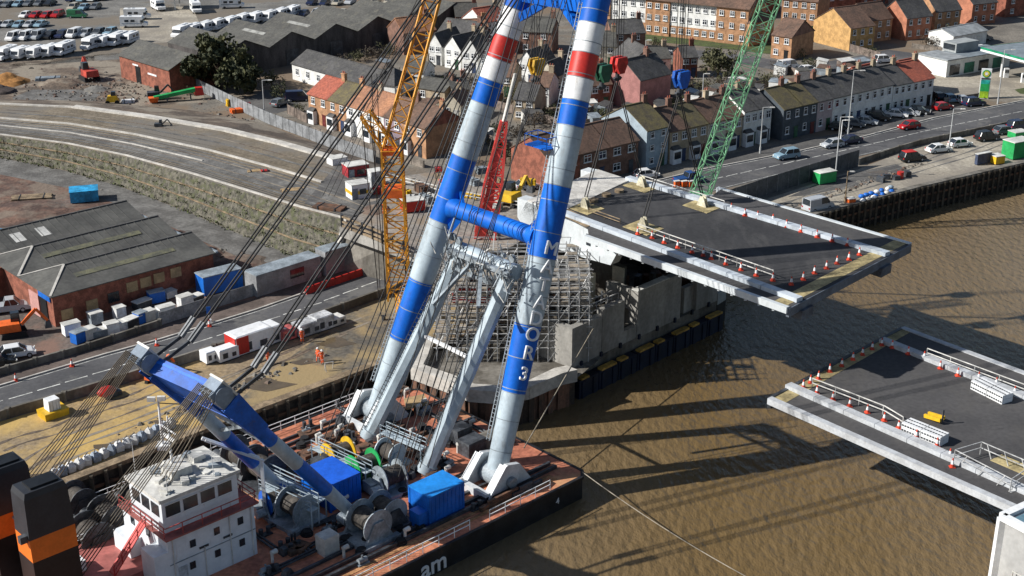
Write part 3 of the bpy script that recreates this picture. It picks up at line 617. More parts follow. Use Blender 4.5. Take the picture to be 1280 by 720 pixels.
mb.obox((a + b) / 2 + bn * .35, (b - a) / 2 * .97, bax * 1.75, bn * .12, 0); mb.obox((a + b) / 2 - bax * 1.6, (b - a) / 2 * .92, bax * .1, bn * .75, 1); mb.obox((a + b) / 2 + bax * 1.6, (b - a) / 2 * .92, bax * .1, bn * .75, 1); mb.obox((a + b) / 2 - bn * .6, (b - a) / 2 * .92, bax * 1.6, bn * .1, 1)
mb.build('backstay_cross_beam', [mat('beam_blue_sunlit', (.006, .15, .7), .5, var=.12), dblue], crane)  # sunlight on the top plate put into a lighter blue than the sides
mb = MB(); mb.beam(lerp(FR2, HR2, .55), lerp(FL2, HL2, .82), .35); mb.beam(lerp(FL2, HL2, .5), lerp(FR2, HR2, .8), .35); mb.build('brace', mgrey, crane)
# pendants up to the mast head, falls down to the stern winches
def rope(a, b, r=.07, m=wire, sag=0.0, name='pendant_rope', n=5):
    mb = MB()
    if sag:
        pts = [lerp(a, b, i / 8) - UZ * sag * 4 * (i / 8) * (1 - i / 8) for i in range(9)]; mb.chain(pts, r, n)
    else: mb.tube(a, b, r, r, n)
    return mb.build(name, m, crane)
for hd, aa in ((HR2, -4.2), (HL2, 4.2)):
    st = hd + bn * 2.5 + Hh * 1.4
    for k, o in enumerate((-.95, -.55, .55, .95)):
        rope(st + NN * o, AF(aa + o * 1.5, 69), .085, wire, .5)
        mb = MB(); dd = (AF(aa + o * 1.5, 69) - st).normalized(); mb.beam(st + NN * o, st + NN * o + dd * 2.0, .2, .3); mb.build('rope_socket', mat('socket_grey', (.16, .17, .18), .5, var=.2), crane)
S1, S2 = D(28, 612, 1.2), D(100, 715, 1.6)
for hd, e0, wd in ((HL2, D(20, 640, 2.0), 2.6), (HR2, D(60, 745, 2.0), 2.2)):
    for k in range(11):
        o = (k - 5) / 5
        if abs(k - 5) == 0: continue
        rope(hd + bax * 2.4 + NN * o * .95 - bn * .3, e0 + NN * o * wd, .05, wiren, 0, 'winch_fall')
for k in range(7):          # falls that pass over the wheelhouse side
    rope(HR2 + bax * 1.4 + NN * (k - 3) * .28 - bn * .8, D(150, 668, 1.5) + NN * (k - 3) * .75, .045, wirel if k % 2 else wiren, .3, 'winch_fall')
for (u0, v0), (u1, v1), hh0, hh1 in (((497, 520), (640, 100), 3, 0), ((500, 515), (655, 80), 3, 0), ((440, 560), (590, 250), 1, 0)):
    pass
for k in range(5):          # hoist lines from the deck winches up the mast
    rope(D(470 + 9 * k, 600, 1.5), AF(aL(50) - 1.4 - k * .9, 52 + k, -1.8), .05, wire, .6, 'hoist_line')
for k in range(4): rope(D(505 + 10 * k, 585, 1.5), AF(aR(52) + 1.2 + k * .8, 54, -1.8), .05, wire, .6, 'hoist_line')
for k in range(4): rope(D(400 + 8 * k, 560, 1.5), AF(aL(56) + .8 - k * .5, 58 + k, -1.9), .055, wire, 1.0, 'hoist_line')
# ---- wheelhouse
K0 = D(322, 692)
def WH(aft, port, up): return K0 - Hh * aft + NN * port + UZ * up
def block(mb, a0, a1, p0, p1, z0, z1, m=0, bev=None): mb.obox((WH(a0, p0, z0) + WH(a1, p1, z1)) / 2, Hh * (a1 - a0) / 2, NN * (p1 - p0) / 2, UZ * (z1 - z0) / 2, m)
wp = wear(mat('wheelhouse_paint', (.72, .75, .78), .5, rgb2=(.62, .66, .7), var=.06, scale=.3), (.34, .2, .12), 1.6, (1, 1, .18), (.6, .75), .6)
mb = MB(); block(mb, 0, 8.6, 0, 7.6, 0, 5.2); block(mb, 8.6, 10.0, 0, 2.2, 0, 4.0); block(mb, 8.6, 9.8, 4.6, 7.4, 0, 3.4); deckh = mb.build('deckhouse', wp, crane)
mb = MB(); block(mb, -.35, 8.9, -.35, 7.9, 5.2, 5.36); mb.build('bridge_deck', reddeck, deckh)
mb = MB(); block(mb, 8.7, 19.5, 2.3, 9.8, 0, 1.7); mb.build('aft_deckhouse', reddeck, crane)
mb = MB(); block(mb, 1.1, 8.5, .6, 6.0, 5.36, 8.5); brg = mb.build('wheelhouse', wp, crane)
mb = MB(); block(mb, .85, 8.75, .35, 6.3, 8.5, 8.8); block(mb, 4.2, 6.2, 2.6, 4.4, 8.8, 9.6); block(mb, 2.0, 3.2, 4, 5, 8.8, 9.3); mb.build('roof', offwhite, brg)
def pane(mb, face, a0, a1, z0, z1, at):     # face 's': starboard side; 'a': aft side
    if face == 's': block(mb, a0, a1, at - .06, at, z0, z1)
    else: block(mb, at, at + .06, a0, a1, z0, z1)
for a in (1.7, 3.4, 5.1, 6.8):
    mb = MB(); pane(mb, 's', a, a + 1.35, 6.9, 8.05, .6); wn = mb.build('window', glass, brg)
    mb = MB()
    for z in (6.83, 8.05): pane(mb, 's', a - .07, a + 1.42, z, z + .08, .57)
    mb.build('frame', white, wn)
for p in (1.1, 2.7, 4.3): mb = MB(); pane(mb, 'a', p, p + 1.2, 6.9, 8.0, 8.5); mb.build('window', glass, brg)
for a, z in ((1.2, 3.7), (1.2, 1.5), (3.6, 3.7), (3.7, 1.5), (6.0, 3.5), (6.2, 1.4)): mb = MB(); pane(mb, 's', a, a + .55, z, z + .7, 0); mb.build('window', glass, deckh)
for p, z in ((3.0, 4.1), (5.6, 4.1), (3.2, 2.4)): mb = MB(); pane(mb, 'a', p, p + .6, z, z + .7, 8.6); mb.build('window', glass, deckh)
mb = MB(); pane(mb, 's', 7.0, 7.8, .1, 2.1, 0); mb.build('door', mat('door_grey', (.42, .45, .48), .5), deckh)
for a in (.4, 2.6, 5.2, 8.2): mb = MB(); q = WH(a, -.08, .1); mb.tube(q, q + UZ * (5.0 if a != 5.2 else 3), .05, None, 6); mb.build('pipe', offwhite, deckh)
mb = MB(); block(mb, 0, 8.6, -.05, 0, 2.6, 2.68); mb.build('belting', mgrey, deckh)
for a in (2.4, 4.8): mb = MB(); pane(mb, 's', a, a + .9, 3.0, 3.2, -.02); mb.build('vent_grille', dgrey, deckh)
railing('railing', [WH(-.2, 7.7, 5.36), WH(-.2, -.2, 5.36), WH(8.8, -.2, 5.36), WH(8.8, 7.7, 5.36)], 1.05, mat('rail_red', (.45, .08, .07), .6), deckh)
railing('railing', [WH(19, 1.4, 1.7), WH(19, 9.6, 1.7), WH(11, 9.6, 1.7)], 1.0, white, crane)
mb = MB(); mb.prism([WH(8.9, 3.0, 5.3), WH(12.2, 3.0, 1.75), WH(12.2, 4.0, 1.75), WH(8.9, 4.0, 5.3)], UZ * .12)
mb.build('stair', cred, deckh)
railing('stair_rail', [WH(8.9, 3.0, 5.3), WH(12.2, 3.0, 1.75)], 1.0, cred, deckh, 1.0)
mb = MB(); mb.beam(WH(.2, 7.6, 8.8), WH(-4, 5, 6.2), .28); mb.beam(WH(.2, 7.0, 8.8), WH(-4, 4.2, 6.2), .2); mb.beam(WH(-4, 4.6, 6.2), WH(-4, 4.6, 0), .3); mb.build('cable_gantry', white, crane)
mb = MB(); q = WH(5.2, 4.2, 9.6); mb.tube(q, q + UZ * 4.5, .12, .07, 8); mb.beam(q + UZ * 3.2 - NN * 1.3, q + UZ * 3.2 + NN * 1.3, .1); mb.beam(q + UZ * 2.4 - NN * .9, q + UZ * 2.4 + NN * .9, .16, .3); mb.build('radar_mast', white, brg)
mb = MB()
for (a, p) in ((3.0, 1.2), (7.6, 1.0), (7.9, 5.8)): q = WH(a, p, 8.8); mb.tube(q, q + UZ * 3.2, .035, .02, 5)
mb.build('aerial', white, brg)
mb = MB(); rnd = random.Random(9)
for k in range(26):
    q = WH(rnd.uniform(1.4, 8.2), rnd.uniform(.9, 5.8), 8.8); mb = MB(); mb.box(q.x, q.y, q.z, rnd.uniform(.3, 1.6), rnd.uniform(.2, .9), rnd.uniform(.08, .4), rnd.uniform(0, 3)); mb.build('roof_fitting', (mgrey, offwhite)[k % 2], brg)
mb = MB(); q = WH(14.2, 6.5, 1.7); mb.obox(q + UZ * .5, Hh * .8, NN * .8, UZ * .5); mb.build('vent_box', white, crane)
# ---- funnels
def funnel(fu, fv, wd, ln, ztop, lab=None):
    c = D(fu, fv); t = MB(); b0 = 0
    hh = ztop - ZD; lv = [(0, 1, 1.0), (hh - 5.6, 1, 1.0), (hh - 5.6, 0, 1.0), (hh - 3.2, 0, 1), (hh - 3.2, 2, .99), (hh - .9, 2, .95), (hh, 2, .8)]
    def ring(z, s): return [c + Hh * ln * .5 * i * s + NN * wd * .5 * j * s + UZ * z + Hh * (-z * .012) for i, j in ((-1, -1), (1, -1), (1, 1), (-1, 1))]
    seq = [(0, hh - 6.0, 1, 1, 1), (hh - 6.0, hh - 4.0, 0, 1, 1), (hh - 4.0, hh - .5, 2, 1, .93), (hh - .5, hh, 2, .93, .84)]
    for z0, z1, m, s0, s1 in seq:
        A, B = ring(z0, s0), ring(z1, s1)
        t.add(A + B, [(i, (i + 1) % 4, 4 + (i + 1) % 4, 4 + i) for i in range(4)], m)
    t.poly(ring(hh, .84), 2); f = t.build('funnel', [forder, black, funblk], crane)
    m2 = MB(); m2.obox(c + UZ * (hh + .05), Hh * ln * .3, NN * wd * .3, UZ * .12); m2.build('exhaust_top', black, f)
    m3 = MB(); q = c - Hh * ln * .5 + UZ * (hh - 3.9); m3.beam(q - NN * wd * .3, q - NN * wd * .3 - Hh * .7, .5, .6); m3.build('vent', dgrey, f)
    return c, hh
def place_funnel(u, v, ztop): q = P(u, v, ztop); p = V((q.x, q.y, ZD)); return proj(p)
fu = place_funnel(50, 602, 12.5); funnel(fu[0], fu[1], 2.5, 3.8, 12.5)
fu = place_funnel(2, 577, 12.5); funnel(fu[0], fu[1], 2.5, 3.8, 12.5)
q = P(20, 640, 8.0); railing('funnel_walkway', [q - NN * 3.4, q + NN * 3.4], 1.0, mgrey, crane); mb = MB(); mb.obox(q + NN * 2, Hh * .6, NN * 3, UZ * .08); mb.build('walkway', mgrey, crane)
# ---- winches and deck gear
def winch(u, v, rz, s=1.0, fl=None, md=None, big=False):
    c = D(u, v); ca, sa = math.cos(rz), math.sin(rz); X = (Hh * ca + NN * sa) * s; Y = (NN * ca - Hh * sa) * s; Z = UZ * s
    fr = MB(); fr.obox(c + Z * .2, X * 2.0, Y * 1.9, Z * .2)
    for e in (-1, 1): fr.prism([c + Y * 1.5 * e - X * 1.5 + Z * .4, c + Y * 1.5 * e + X * 1.5 + Z * .4, c + Y * 1.5 * e + X * .5 + Z * 2.2, c + Y * 1.5 * e - X * .5 + Z * 2.2], Y * .25)
    fr.obox(c + Y * 2.1 + X * .6 + Z * .9, X * .8, Y * .5, Z * .6); fr.tube(c + Y * 1.9 - X * .8 + Z * 1.1, c + Y * 3.0 - X * .8 + Z * 1.1, .5 * s, None, 12)
    wn = fr.build('winch', md or mgrey, crane)
    dr = MB(); dr.tube(c - Y * 1.25 + Z * 1.7, c + Y * 1.25 + Z * 1.7, 1.0 * s, None, 18); dr.build('drum', mat('rope_drum', (.075, .065, .055), .8, var=.3, streak=(3, 3, .3)), wn)
    f = MB()
    for e in (-1, 1): f.tube(c + Y * (1.2 * e) + Z * 1.7, c + Y * (1.32 * e) + Z * 1.7, 1.55 * s, None, 22)
    f.build('flange', fl or md or mgrey, wn)
winch(462, 672, .0, 1.05, mat('flange_grey', (.3, .34, .37), .5, var=.2)); winch(484, 655, .0, .95, mat('flange_grey', (.3, .34, .37)), dgrey); winch(372, 652, .1, 1.0, None, None); winch(424, 585, 1.5, .95, yellow, dgrey); winch(455, 600, 1.5, .95, green, dgrey)
winch(488, 612, 1.5, .9, None, mgrey); winch(306, 592, .05, 1.15, mat('flange_dark', (.12, .13, .14), .5, var=.2), dgrey); winch(330, 605, .05, 1.1, None, dgrey); winch(488, 580, .1, .8, None, lgrey); winch(345, 640, 1.5, .8, dblue, mgrey)
winch(140, 668, 0, 1.1, None, dgrey); winch(118, 690, 0, 1.1, None, dgrey); winch(100, 640, 0, .9, None, dgrey); winch(175, 640, 0, .9, None, dgrey)
def walk(p, q, m=mgrey):
    a, b = D(*p), D(*q); d = b - a; n = V((-d.y, d.x, 0)).normalized() * .45; mb = MB(); mb.obox((a + b) / 2 + UZ * 1.9, d / 2, n, UZ * .06)
    k = max(1, int(d.length / 2.5))
    for j in range(k + 1):
        for e in (-1, 1): mb.beam(lerp(a, b, j / k) + n * e, lerp(a, b, j / k) + n * e + UZ * 1.9, .12)
    o = mb.build('catwalk', m, crane); railing('railing', [a + n + UZ * 1.9, b + n + UZ * 1.9], 1.0, m, o); railing('railing', [a - n + UZ * 1.9, b - n + UZ * 1.9], 1.0, m, o)
walk((330, 612), (404, 648), lgrey); walk((395, 580), (462, 612), lgrey); walk((480, 560), (530, 582), lgrey); walk((395, 660), (330, 630), lgrey)
rnd = random.Random(21)
kinds = [('bollard', dgrey), ('vent_pipe', offwhite), ('hatch_cover', rust), ('deck_box', dgrey), ('pipe_run', dgrey), ('rope_coil', rubber), ('deck_pump', mgrey)]
spots = 0
while spots < 215:
    f, p = -rnd.uniform(1.5, 42), rnd.uniform(2.2, BW - 1.5); c = HP(f, p); u, v = proj(c)
    if 510 < u < 570 and 600 < v < 660 or 580 < u < 670 and 560 < v < 625 or 150 < u < 330 and v > 600: continue
    if p < 6.5 and rnd.random() < .8: continue
    spots += 1; nm, m = kinds[rnd.randrange(7)]; mb = MB(); rz = math.atan2(Hh.y, Hh.x) + rnd.choice((0, 1.57, .3))
    if nm == 'bollard':
        for e in (-.4, .4): mb.tube(c + Hh * e, c + Hh * e + UZ * .8, .2, .22, 10)
        mb.obox(c + UZ * .08, Hh * .7, NN * .3, UZ * .08)
    elif nm == 'vent_pipe': mb.tube(c, c + UZ * 1.0, .14, None, 8); mb.tube(c + UZ * 1.0 - Hh * .1, c + UZ * 1.0 + Hh * .5, .2, .24, 8)
    elif nm == 'hatch_cover': mb.frustum(c, 1.6, 1.6, .45, 1.5, 1.5, rz); mb.tube(c + UZ * .45, c + UZ * .55, .4, None, 10)
    elif nm == 'deck_box': mb.frustum(c, rnd.uniform(.6, 1.3), rnd.uniform(.5, .9), rnd.uniform(.4, 1.0), .6, .5, rz)
    elif nm == 'pipe_run':
        L = rnd.uniform(2, 6); d = Hh if rnd.random() < .7 else NN
        for e in (0, .35): mb.chain([c + UZ * .25 + (NN if d is Hh else Hh) * e, c + d * L + UZ * .25 + (NN if d is Hh else Hh) * e, c + d * L + UZ * 1.0 + (NN if d is Hh else Hh) * e], .11, 8)
    elif nm == 'rope_coil':
        for j in range(3): mb.tube(c + UZ * j * .16, c + UZ * (j * .16 + .15), .6 - .08 * j, None, 14)
    else: mb.tube(c + UZ * .4 - Hh * .45, c + UZ * .4 + Hh * .45, .26, None, 12); mb.obox(c + UZ * .08, Hh * .6, NN * .32, UZ * .08); mb.tube(c + UZ * .4, c + UZ * .9, .1, None, 8)
    mb.build(nm, m, crane)
for (u, v, L, ang) in ((500, 560, 5, 0), (560, 560, 4, .6), (540, 548, 6, 0), (420, 545, 5, 0), (580, 545, 4, 1.57), (600, 640, 7, 0), (640, 622, 4, 0)):
    c = D(u, v); d = Hh * math.cos(ang) + NN * math.sin(ang); mb = MB(); mb.beam(c + UZ * .25, c + d * L + UZ * .25, .35, .45); mb.beam(c + UZ * .6 + d, c + d * L * .7 + UZ * .6, .25, .3); mb.build('deck_beam', rust if L % 2 else dgrey, crane)
for (u, v, w_, d_, h_, m) in ((590, 565, 2.4, 1.8, 1.6, dgrey), (612, 556, 2.6, 1.5, 1.3, darkconc), (410, 690, 1.6, 1.4, 1.9, offwhite), (575, 552, 2, 1.6, 1.8, dgrey)):
    c = D(u, v); mb = MB(); mb.frustum(c, w_, d_, h_ * .85, w_, d_, math.atan2(Hh.y, Hh.x)); mb.frustum(c + UZ * h_ * .85, w_ * 1.06, d_ * 1.06, h_ * .15, w_, d_, math.atan2(Hh.y, Hh.x)); mb.build('machinery_box', m, crane)
mb = MB(); mb.prism([D(505, 498, .9), D(530, 492, .9), D(536, 503, .9), D(508, 510, .9)], UZ * -.25); mb.build('ramp_plate', ply, crane)
mb = MB(); a = D(728, 590, .3); b = P(935, 722, WZ); mb.chain([lerp(a, b, i / 10) - UZ * 1.1 * 4 * (i / 10) * (1 - i / 10) * .4 for i in range(11)], .05, 6); mb.build('mooring_rope', wirel, crane)
mb = MB(); a = D(655, 560, 1); b = P(742, 410, 3.8); mb.chain([a, b], .07, 6); mb.build('mooring_rope', wirel, crane)
# ---- things standing on the deck
def container(u, v, L, W, Hc, m, lab, rz=None, ribs=True, extra=False):
    c = D(u, v); rz = math.atan2(Hh.y, Hh.x) if rz is None else rz; t = thing('equipment_container', c, lab, 'container', rz=rz)
    mb = MB(); mb.box(0, 0, .12, L, W, Hc - .12)
    if ribs:
        for i in range(int(L / .5)): 
            for e in (-1, 1): mb.box(-L / 2 + .3 + i * .5, e * (W / 2 + .02), .3, .2, .06, Hc - .5)
    mb.build('body', m, t, local=True); mb = MB()
    for i in (-1, 1):
        for j in (-1, 1): mb = MB(); mb.box(i * (L / 2 - .06), j * (W / 2 - .06), 0, .22, .22, Hc + .06); mb.build('corner_post', m, t, local=True)
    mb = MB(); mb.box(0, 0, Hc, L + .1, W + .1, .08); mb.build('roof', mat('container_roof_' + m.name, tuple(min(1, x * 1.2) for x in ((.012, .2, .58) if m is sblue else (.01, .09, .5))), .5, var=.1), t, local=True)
    mb = MB(); mb.box(L / 2 + .03, 0, .3, .06, W * .8, Hc * .8); mb.build('door', m, t, local=True)
    if extra: mb = MB(); mb.box(-L / 2 - .6, -W * .2, 0, 1.1, 1.4, 1.6); mb.build('side_cabinet', m, t, local=True)
container(546, 640, 4.2, 3.0, 3.0, sblue, 'bright blue square container standing alone near the starboard rail of the barge', extra=True)
container(415, 622, 3.6, 4.4, 2.9, blue, 'deep blue container half hidden behind the backstay strut')
# ------------------------------------------------------------------ lifted bridge leaf
Z1, Z2 = 13.5, 5.0
def seg(pa, pb, z): a, b = P(*pa, z), P(*pb, z); return lambda t: lerp(a, b, t)
l1a, l1b, l1c, l1d = seg((732, 295), (985, 385), Z1), seg((702, 267), (1000, 377.3), Z1), seg((790, 226), (1110, 320), Z1), seg((897, 235), (1138, 305), Z1)
leaf = thing('bridge_leaf', (l1b(.4) + l1c(.4)) / 2 - UZ * 3, 'lifted bridge leaf with tarmac deck and pale girders hanging from four wire slings', 'bridge leaf', 'bascule bridge leaves')
lw = (l1c(1) - l1b(1)).normalized(); ll = (l1b(1) - l1b(0)).normalized()
mb = MB(); mb.slab([l1b(0) + UZ * 0, l1b(1), l1c(1), l1c(0), P(767, 234, Z1), P(711, 255, Z1)], .5); mb.build('deck', tarmac, leaf)
mb = MB(); mb.slab([l1a(0.02), l1a(1), l1b(1) - lw * .5, l1b(.14) - lw * .5], .3); mb.build('footway', tarmac2, leaf)
mb = MB(); mb.slab([l1c(.31) + lw * .5, l1c(1) + lw * .5, l1d(1), l1d(0.02)], .3); mb.build('footway', tarmac2, leaf)
for f, t0, sg in ((l1b, -.05, -1), (l1c, -.02, 1)):
    mb = MB(); L = (f(1) - f(t0)).length; k = int(L / 4.5)
    for j in range(k):
        a, b = f(t0 + (1 - t0) * j / k), f(t0 + (1 - t0) * (j + .985) / k); mb.beam(a + UZ * .22, b + UZ * .22, .95, .46)
    mb.build('parapet', kerbsteel, leaf)
for f, t0 in ((l1a, 0), (l1d, 0)):
    mb = MB(); mb.beam(f(t0) - UZ * .22, f(1) - UZ * .22, .5, .7); mb.build('fascia', girder, leaf)
    mb = MB()
    for j in range(1, 16): q = f(j / 16); mb.beam(q - UZ * .6, (l1b if f is l1a else l1c)(j / 16 * .85 + .13) - UZ * .9, .25, .5)
    mb.build('cantilever_bracket', girder, leaf)
# end plates and ochre joint strips at the tip
mb = MB(); mb.beam(l1a(1) - UZ * .5, l1d(1) - UZ * .5, .35, .95); mb.build('nose_plate', mat('nose_grey', (.13, .15, .18), .55, var=.15), leaf)
mb = MB(); mb.slab([l1a(.985) + UZ * .02, l1a(.93) + UZ * .02, l1d(.93) + UZ * .02, l1d(.985) + UZ * .02], .03)
mb.build('joint_strip', yellowmat, leaf)

for f_ in (.05, .95): mb = MB(); c = lerp(l1b(1), l1c(1), f_) - ll * .2; mb.obox(c - UZ * 1.35, lw * 1.1, ll * .7, UZ * .5); mb.build('nose_bearing', mat('bearing_dark', (.1, .11, .13), .6), leaf)
L1 = (l1b(1) - l1b(0)).length
for f, e in ((l1b, 1), (l1c, -1)):
    mb = MB(); p0 = f(0)
    def q(d, z): return p0 + ll * d + UZ * z
    prof = [q(-8.2, -.1), q(-6.5, 0.0), q(L1 * .99, -.35), q(L1 * .99, -1.2), q(L1 * .6, -1.9), q(9.8, -2.0), q(8.6, -4.1), q(1.5, -4.7), q(-6.0, -4.6), q(-8.2, -2.6)]
    mb.prism(prof, lw * e * 1.6); g = mb.build('girder', girder, leaf)
    m2 = MB(); c = q(-1.0, -2.2); m2.tube(c - lw * e * .5, c + lw * e * .2, .75, None, 16); m2.tube(c - lw * e * .9, c - lw * e * .4, .45, None, 14); m2.build('trunnion', dgrey, g)
    m2 = MB(); c = q(4.8, -2.0); m2.obox(c - lw * e * .03, ll * .35, lw * .04, UZ * .7); m2.build('access_hatch', glass, g)
mb = MB(); pA, pB = l1b(0) - ll * 1.0, l1c(0) - ll * 1.0
mb.prism([pA - UZ * .2, pA - ll * 5.5 - UZ * .2, pA - ll * 7 - UZ * 2.5, pA - ll * 5 - UZ * 4.4, pA - UZ * 4.4], pB - pA); mb.build('tail_box', girder, leaf)
mb = MB(); n = 7
for j in range(n):
    a, b = lerp(l1b(0), l1c(0), j / n) - UZ * .02, lerp(l1b(0), l1c(0), (j + .96) / n) - UZ * .02; mb.prism([a - ll * .3, b - ll * .3, b - ll * 6.3, a - ll * 6.3], UZ * .12)
mb.build('tail_cover_board', mat('pale_boards', (.55, .53, .49), .8, var=.15, scale=.6), leaf)
mb = MB(); mb.slab([P(700, 256, Z1 + .06), P(745, 278, Z1 + .06), P(733, 284, Z1 + .06), P(697, 266, Z1 + .06)], .05); mb.build('ochre_board', timber, leaf)
for j in range(1, 9):
    mb = MB(); a, b = l1b(j / 9), l1c(j / 9); mb.beam(a - UZ * 1.0, b - UZ * 1.0, .3, 1.2); mb.build('cross_girder', girder, leaf)
for (u, v), pl in zip(((731, 260), (802, 233), (804, 285), (878, 258)), (0, 1, 0, 1)):
    c = P(u, v, Z1); mb = MB(); mb.obox(c + UZ * .03, ll * 2.0, lw * 1.6, UZ * .03, 0)
    for e in (-.25, .25): mb.prism([c + lw * e - ll * .8, c + lw * e + ll * .8, c + lw * e + ll * .25 + UZ * 1.3, c + lw * e - ll * .25 + UZ * 1.3], lw * .12, 1)
    mb.build('lifting_lug', [yellowmat, mat('lug_cream', (.6, .56, .42), .6)], leaf)
for (u, v) in ((758, 245), (774, 240), (742, 252)): c = P(u, v, Z1); mb = MB(); mb.tube(c, c + UZ * .35, .6, None, 10); mb.build('manhole_cover', timber, leaf)
def cone(c, label, group):
    mb = MB(); mb.box(c.x, c.y, c.z, .5, .5, .07, 0, 0)
    for z0, z1, r0, r1, m in ((.07, .35, .21, .155, 0), (.35, .72, .155, .09, 1), (.72, .95, .09, .05, 0)): mb.tube(c + UZ * z0, c + UZ * z1, r0, r1, 10, m)
    return tag(mb.build('traffic_cone', [mat('cone_red', (.7, .07, .03), .6), white], org=c), label, 'traffic cone', group)
rows1 = [('near railing of the lifted leaf', 'rear', [(797, 292), (815, 297), (830, 303), (847, 309), (865, 315), (879, 319), (889, 323), (907, 330), (926, 337), (945, 344), (966, 350)]),
         ('far kerb of the lifted leaf', 'rear', [(914, 262), (931, 269), (947, 272), (966, 276), (983, 283), (1001, 289), (1021, 296), (1040, 301), (1059, 306)]),
         ('tip of the lifted leaf', 'near corner', [(989, 355), (1004, 349), (1018, 341), (1033, 335), (1046, 329), (1061, 324), (1074, 318)])]
for wh, st, l in rows1:
    for k, (u, v) in enumerate(l): cone(P(u, v + 1, Z1), f'{ORD[k]} red and white cone from the {st} along the {wh}', 'traffic cones on the lifted leaf')
def lrail(pix, z, h=1.0):
    pts = PP(pix, z); t = MB(); k = max(1, int(path_len(pts) / 2.4))
    for i in range(k + 1): q, _ = path_at(pts, i / k); t.beam(q, q + UZ * h, .07)
    for i in range(len(pts) - 1):
        for f in (1, .5): t.beam(pts[i] + UZ * h * f, pts[i + 1] + UZ * h * f, .08)
    return t
lrail([(797, 290), (966, 349)], Z1).build('railing', offwhite, leaf); lrail([(736, 267), (775, 281)], Z1, .7).build('railing', timber, leaf); lrail([(800, 226), (905, 259)], Z1, .8).build('railing', offwhite, leaf)
# ------------------------------------------------------------------ closed leaf
l2a, l2b, l2c, l2d = seg((962, 498), (1420, 701), Z2), seg((985, 484), (1420, 677), Z2), seg((1102, 427), (1420, 553), Z2), seg((1128, 410), (1420, 519), Z2)
leaf2 = thing('bridge_leaf', (l2b(.3) + l2c(.3)) / 2 - UZ * 3, 'closed bridge leaf lying low over the brown river at the right edge', 'bridge leaf', 'bascule bridge leaves')
lw2 = (l2c(0) - l2b(0)).normalized(); ll2 = (l2b(1) - l2b(0)).normalized()
mb = MB(); mb.slab([l2b(0), l2b(1), l2c(1), l2c(0)], .5); mb.build('deck', tarmac2, leaf2)
mb = MB(); mb.slab([l2a(0), l2a(1), l2b(1) - lw2 * .5, l2b(0) - lw2 * .5], .35); mb.build('footway', tarmac2, leaf2)
mb = MB(); mb.slab([l2c(0) + lw2 * .5, l2c(1) + lw2 * .5, l2d(1), l2d(0)], .35); mb.build('footway', tarmac2, leaf2)
for f in (l2b, l2c):
    mb = MB()
    for j in range(10): mb.beam(f(j / 10) + UZ * .22, f((j + .985) / 10) + UZ * .22, .95, .46)
    mb.build('parapet', mat('parapet_pale', (.5, .52, .54), .6, rgb2=(.4, .41, .42), scale=.6, var=.12), leaf2)
for f in (l2a, l2d): mb = MB(); mb.beam(f(0) - UZ * .2, f(1) - UZ * .2, .7, .65); mb.build('fascia', mat('parapet_pale', (.6, .61, .62)), leaf2)
mb = MB(); mb.beam(l2a(0) - UZ * .5, l2d(0) - UZ * .5, .4, 1.2); mb.build('nose_plate', dgrey, leaf2)
mb = MB(); mb.slab([l2a(.002) + UZ * .025, l2a(.045) + UZ * .025, l2d(.045) + UZ * .025, l2d(.002) + UZ * .025], .03); mb.build('joint_strip', yellowmat, leaf2)
for f, e in ((l2b, 1), (l2c, -1)): mb = MB(); mb.prism([f(.01) - UZ * .4, f(1) - UZ * .4, f(1) - UZ * 2.6, f(.3) - UZ * 1.8, f(.01) - UZ * 1.1], lw2 * e * 1.4); mb.build('girder', girder, leaf2)
for j in range(1, 8): mb = MB(); mb.beam(l2b(j / 8) - UZ * 1, l2c(j / 8) - UZ * 1, .3, 1.2); mb.build('cross_girder', girder, leaf2)
rows2 = [('near parapet of the closed leaf', 'tip', [(1021, 491), (1041, 499), (1062, 507), (1084, 515), (1105, 525), (1123, 535), (1145, 547), (1171, 557), (1187, 571), (1190, 583)]),
         ('tip of the closed leaf', 'near corner', [(1004, 484), (1013, 478), (1023, 473), (1037, 464), (1052, 457), (1066, 449), (1078, 443), (1090, 436)]),
         ('far parapet of the closed leaf', 'tip', [(1102, 431), (1115, 434), (1135, 442), (1155, 448), (1175, 460), (1197, 469), (1223, 474), (1245, 481), (1268, 492)])]
for wh, st, l in rows2:
    for k, (u, v) in enumerate(l): cone(P(u, v + 1, Z2), f'{ORD[k]} red and white cone from the {st} along the {wh}', 'traffic cones on the closed leaf')
lrail([(1015, 484), (1062, 502), (1105, 519), (1128, 533)], Z2).build('railing', offwhite, leaf2); lrail([(1158, 446), (1222, 470), (1280, 492)], Z2).build('railing', offwhite, leaf2)
for (pix, lab) in (([(1131, 536), (1180, 556)], 'near parapet'), ([(1219, 484), (1259, 504)], 'far parapet')):
    a, b = P(*pix[0], Z2), P(*pix[1], Z2); d = b - a
    for k in range(2):
        p, q = lerp(a, b, k * .5 + .01), lerp(a, b, k * .5 + .49); t = thing('barrier_block', (p + q) / 2, f'white perforated block stack, {"nearer the tip" if k == 0 else "farther from the tip"}, beside the {lab} of the closed leaf', 'block stack', 'white block stacks on the closed leaf')
        mb = MB(); n = V((-d.y, d.x, 0)).normalized()
        for z in (0, .5): mb.obox((p + q) / 2 + UZ * (z + .24), (q - p) / 2, n * .75, UZ * .23)
        mb.build('block', white, t); mb = MB()
        for j in range(7):
            for z in (.25, .75): c = lerp(p, q, (j + .5) / 7) + UZ * z; mb.obox(c - n * .76, d.normalized() * .1, n * .02, UZ * .08); 
            for e in (-.3, .3): mb.obox(lerp(p, q, (j + .5) / 7) + n * e + UZ * .985, d.normalized() * .1, n * .08, UZ * .012)
        mb.build('slot', dgrey, t)
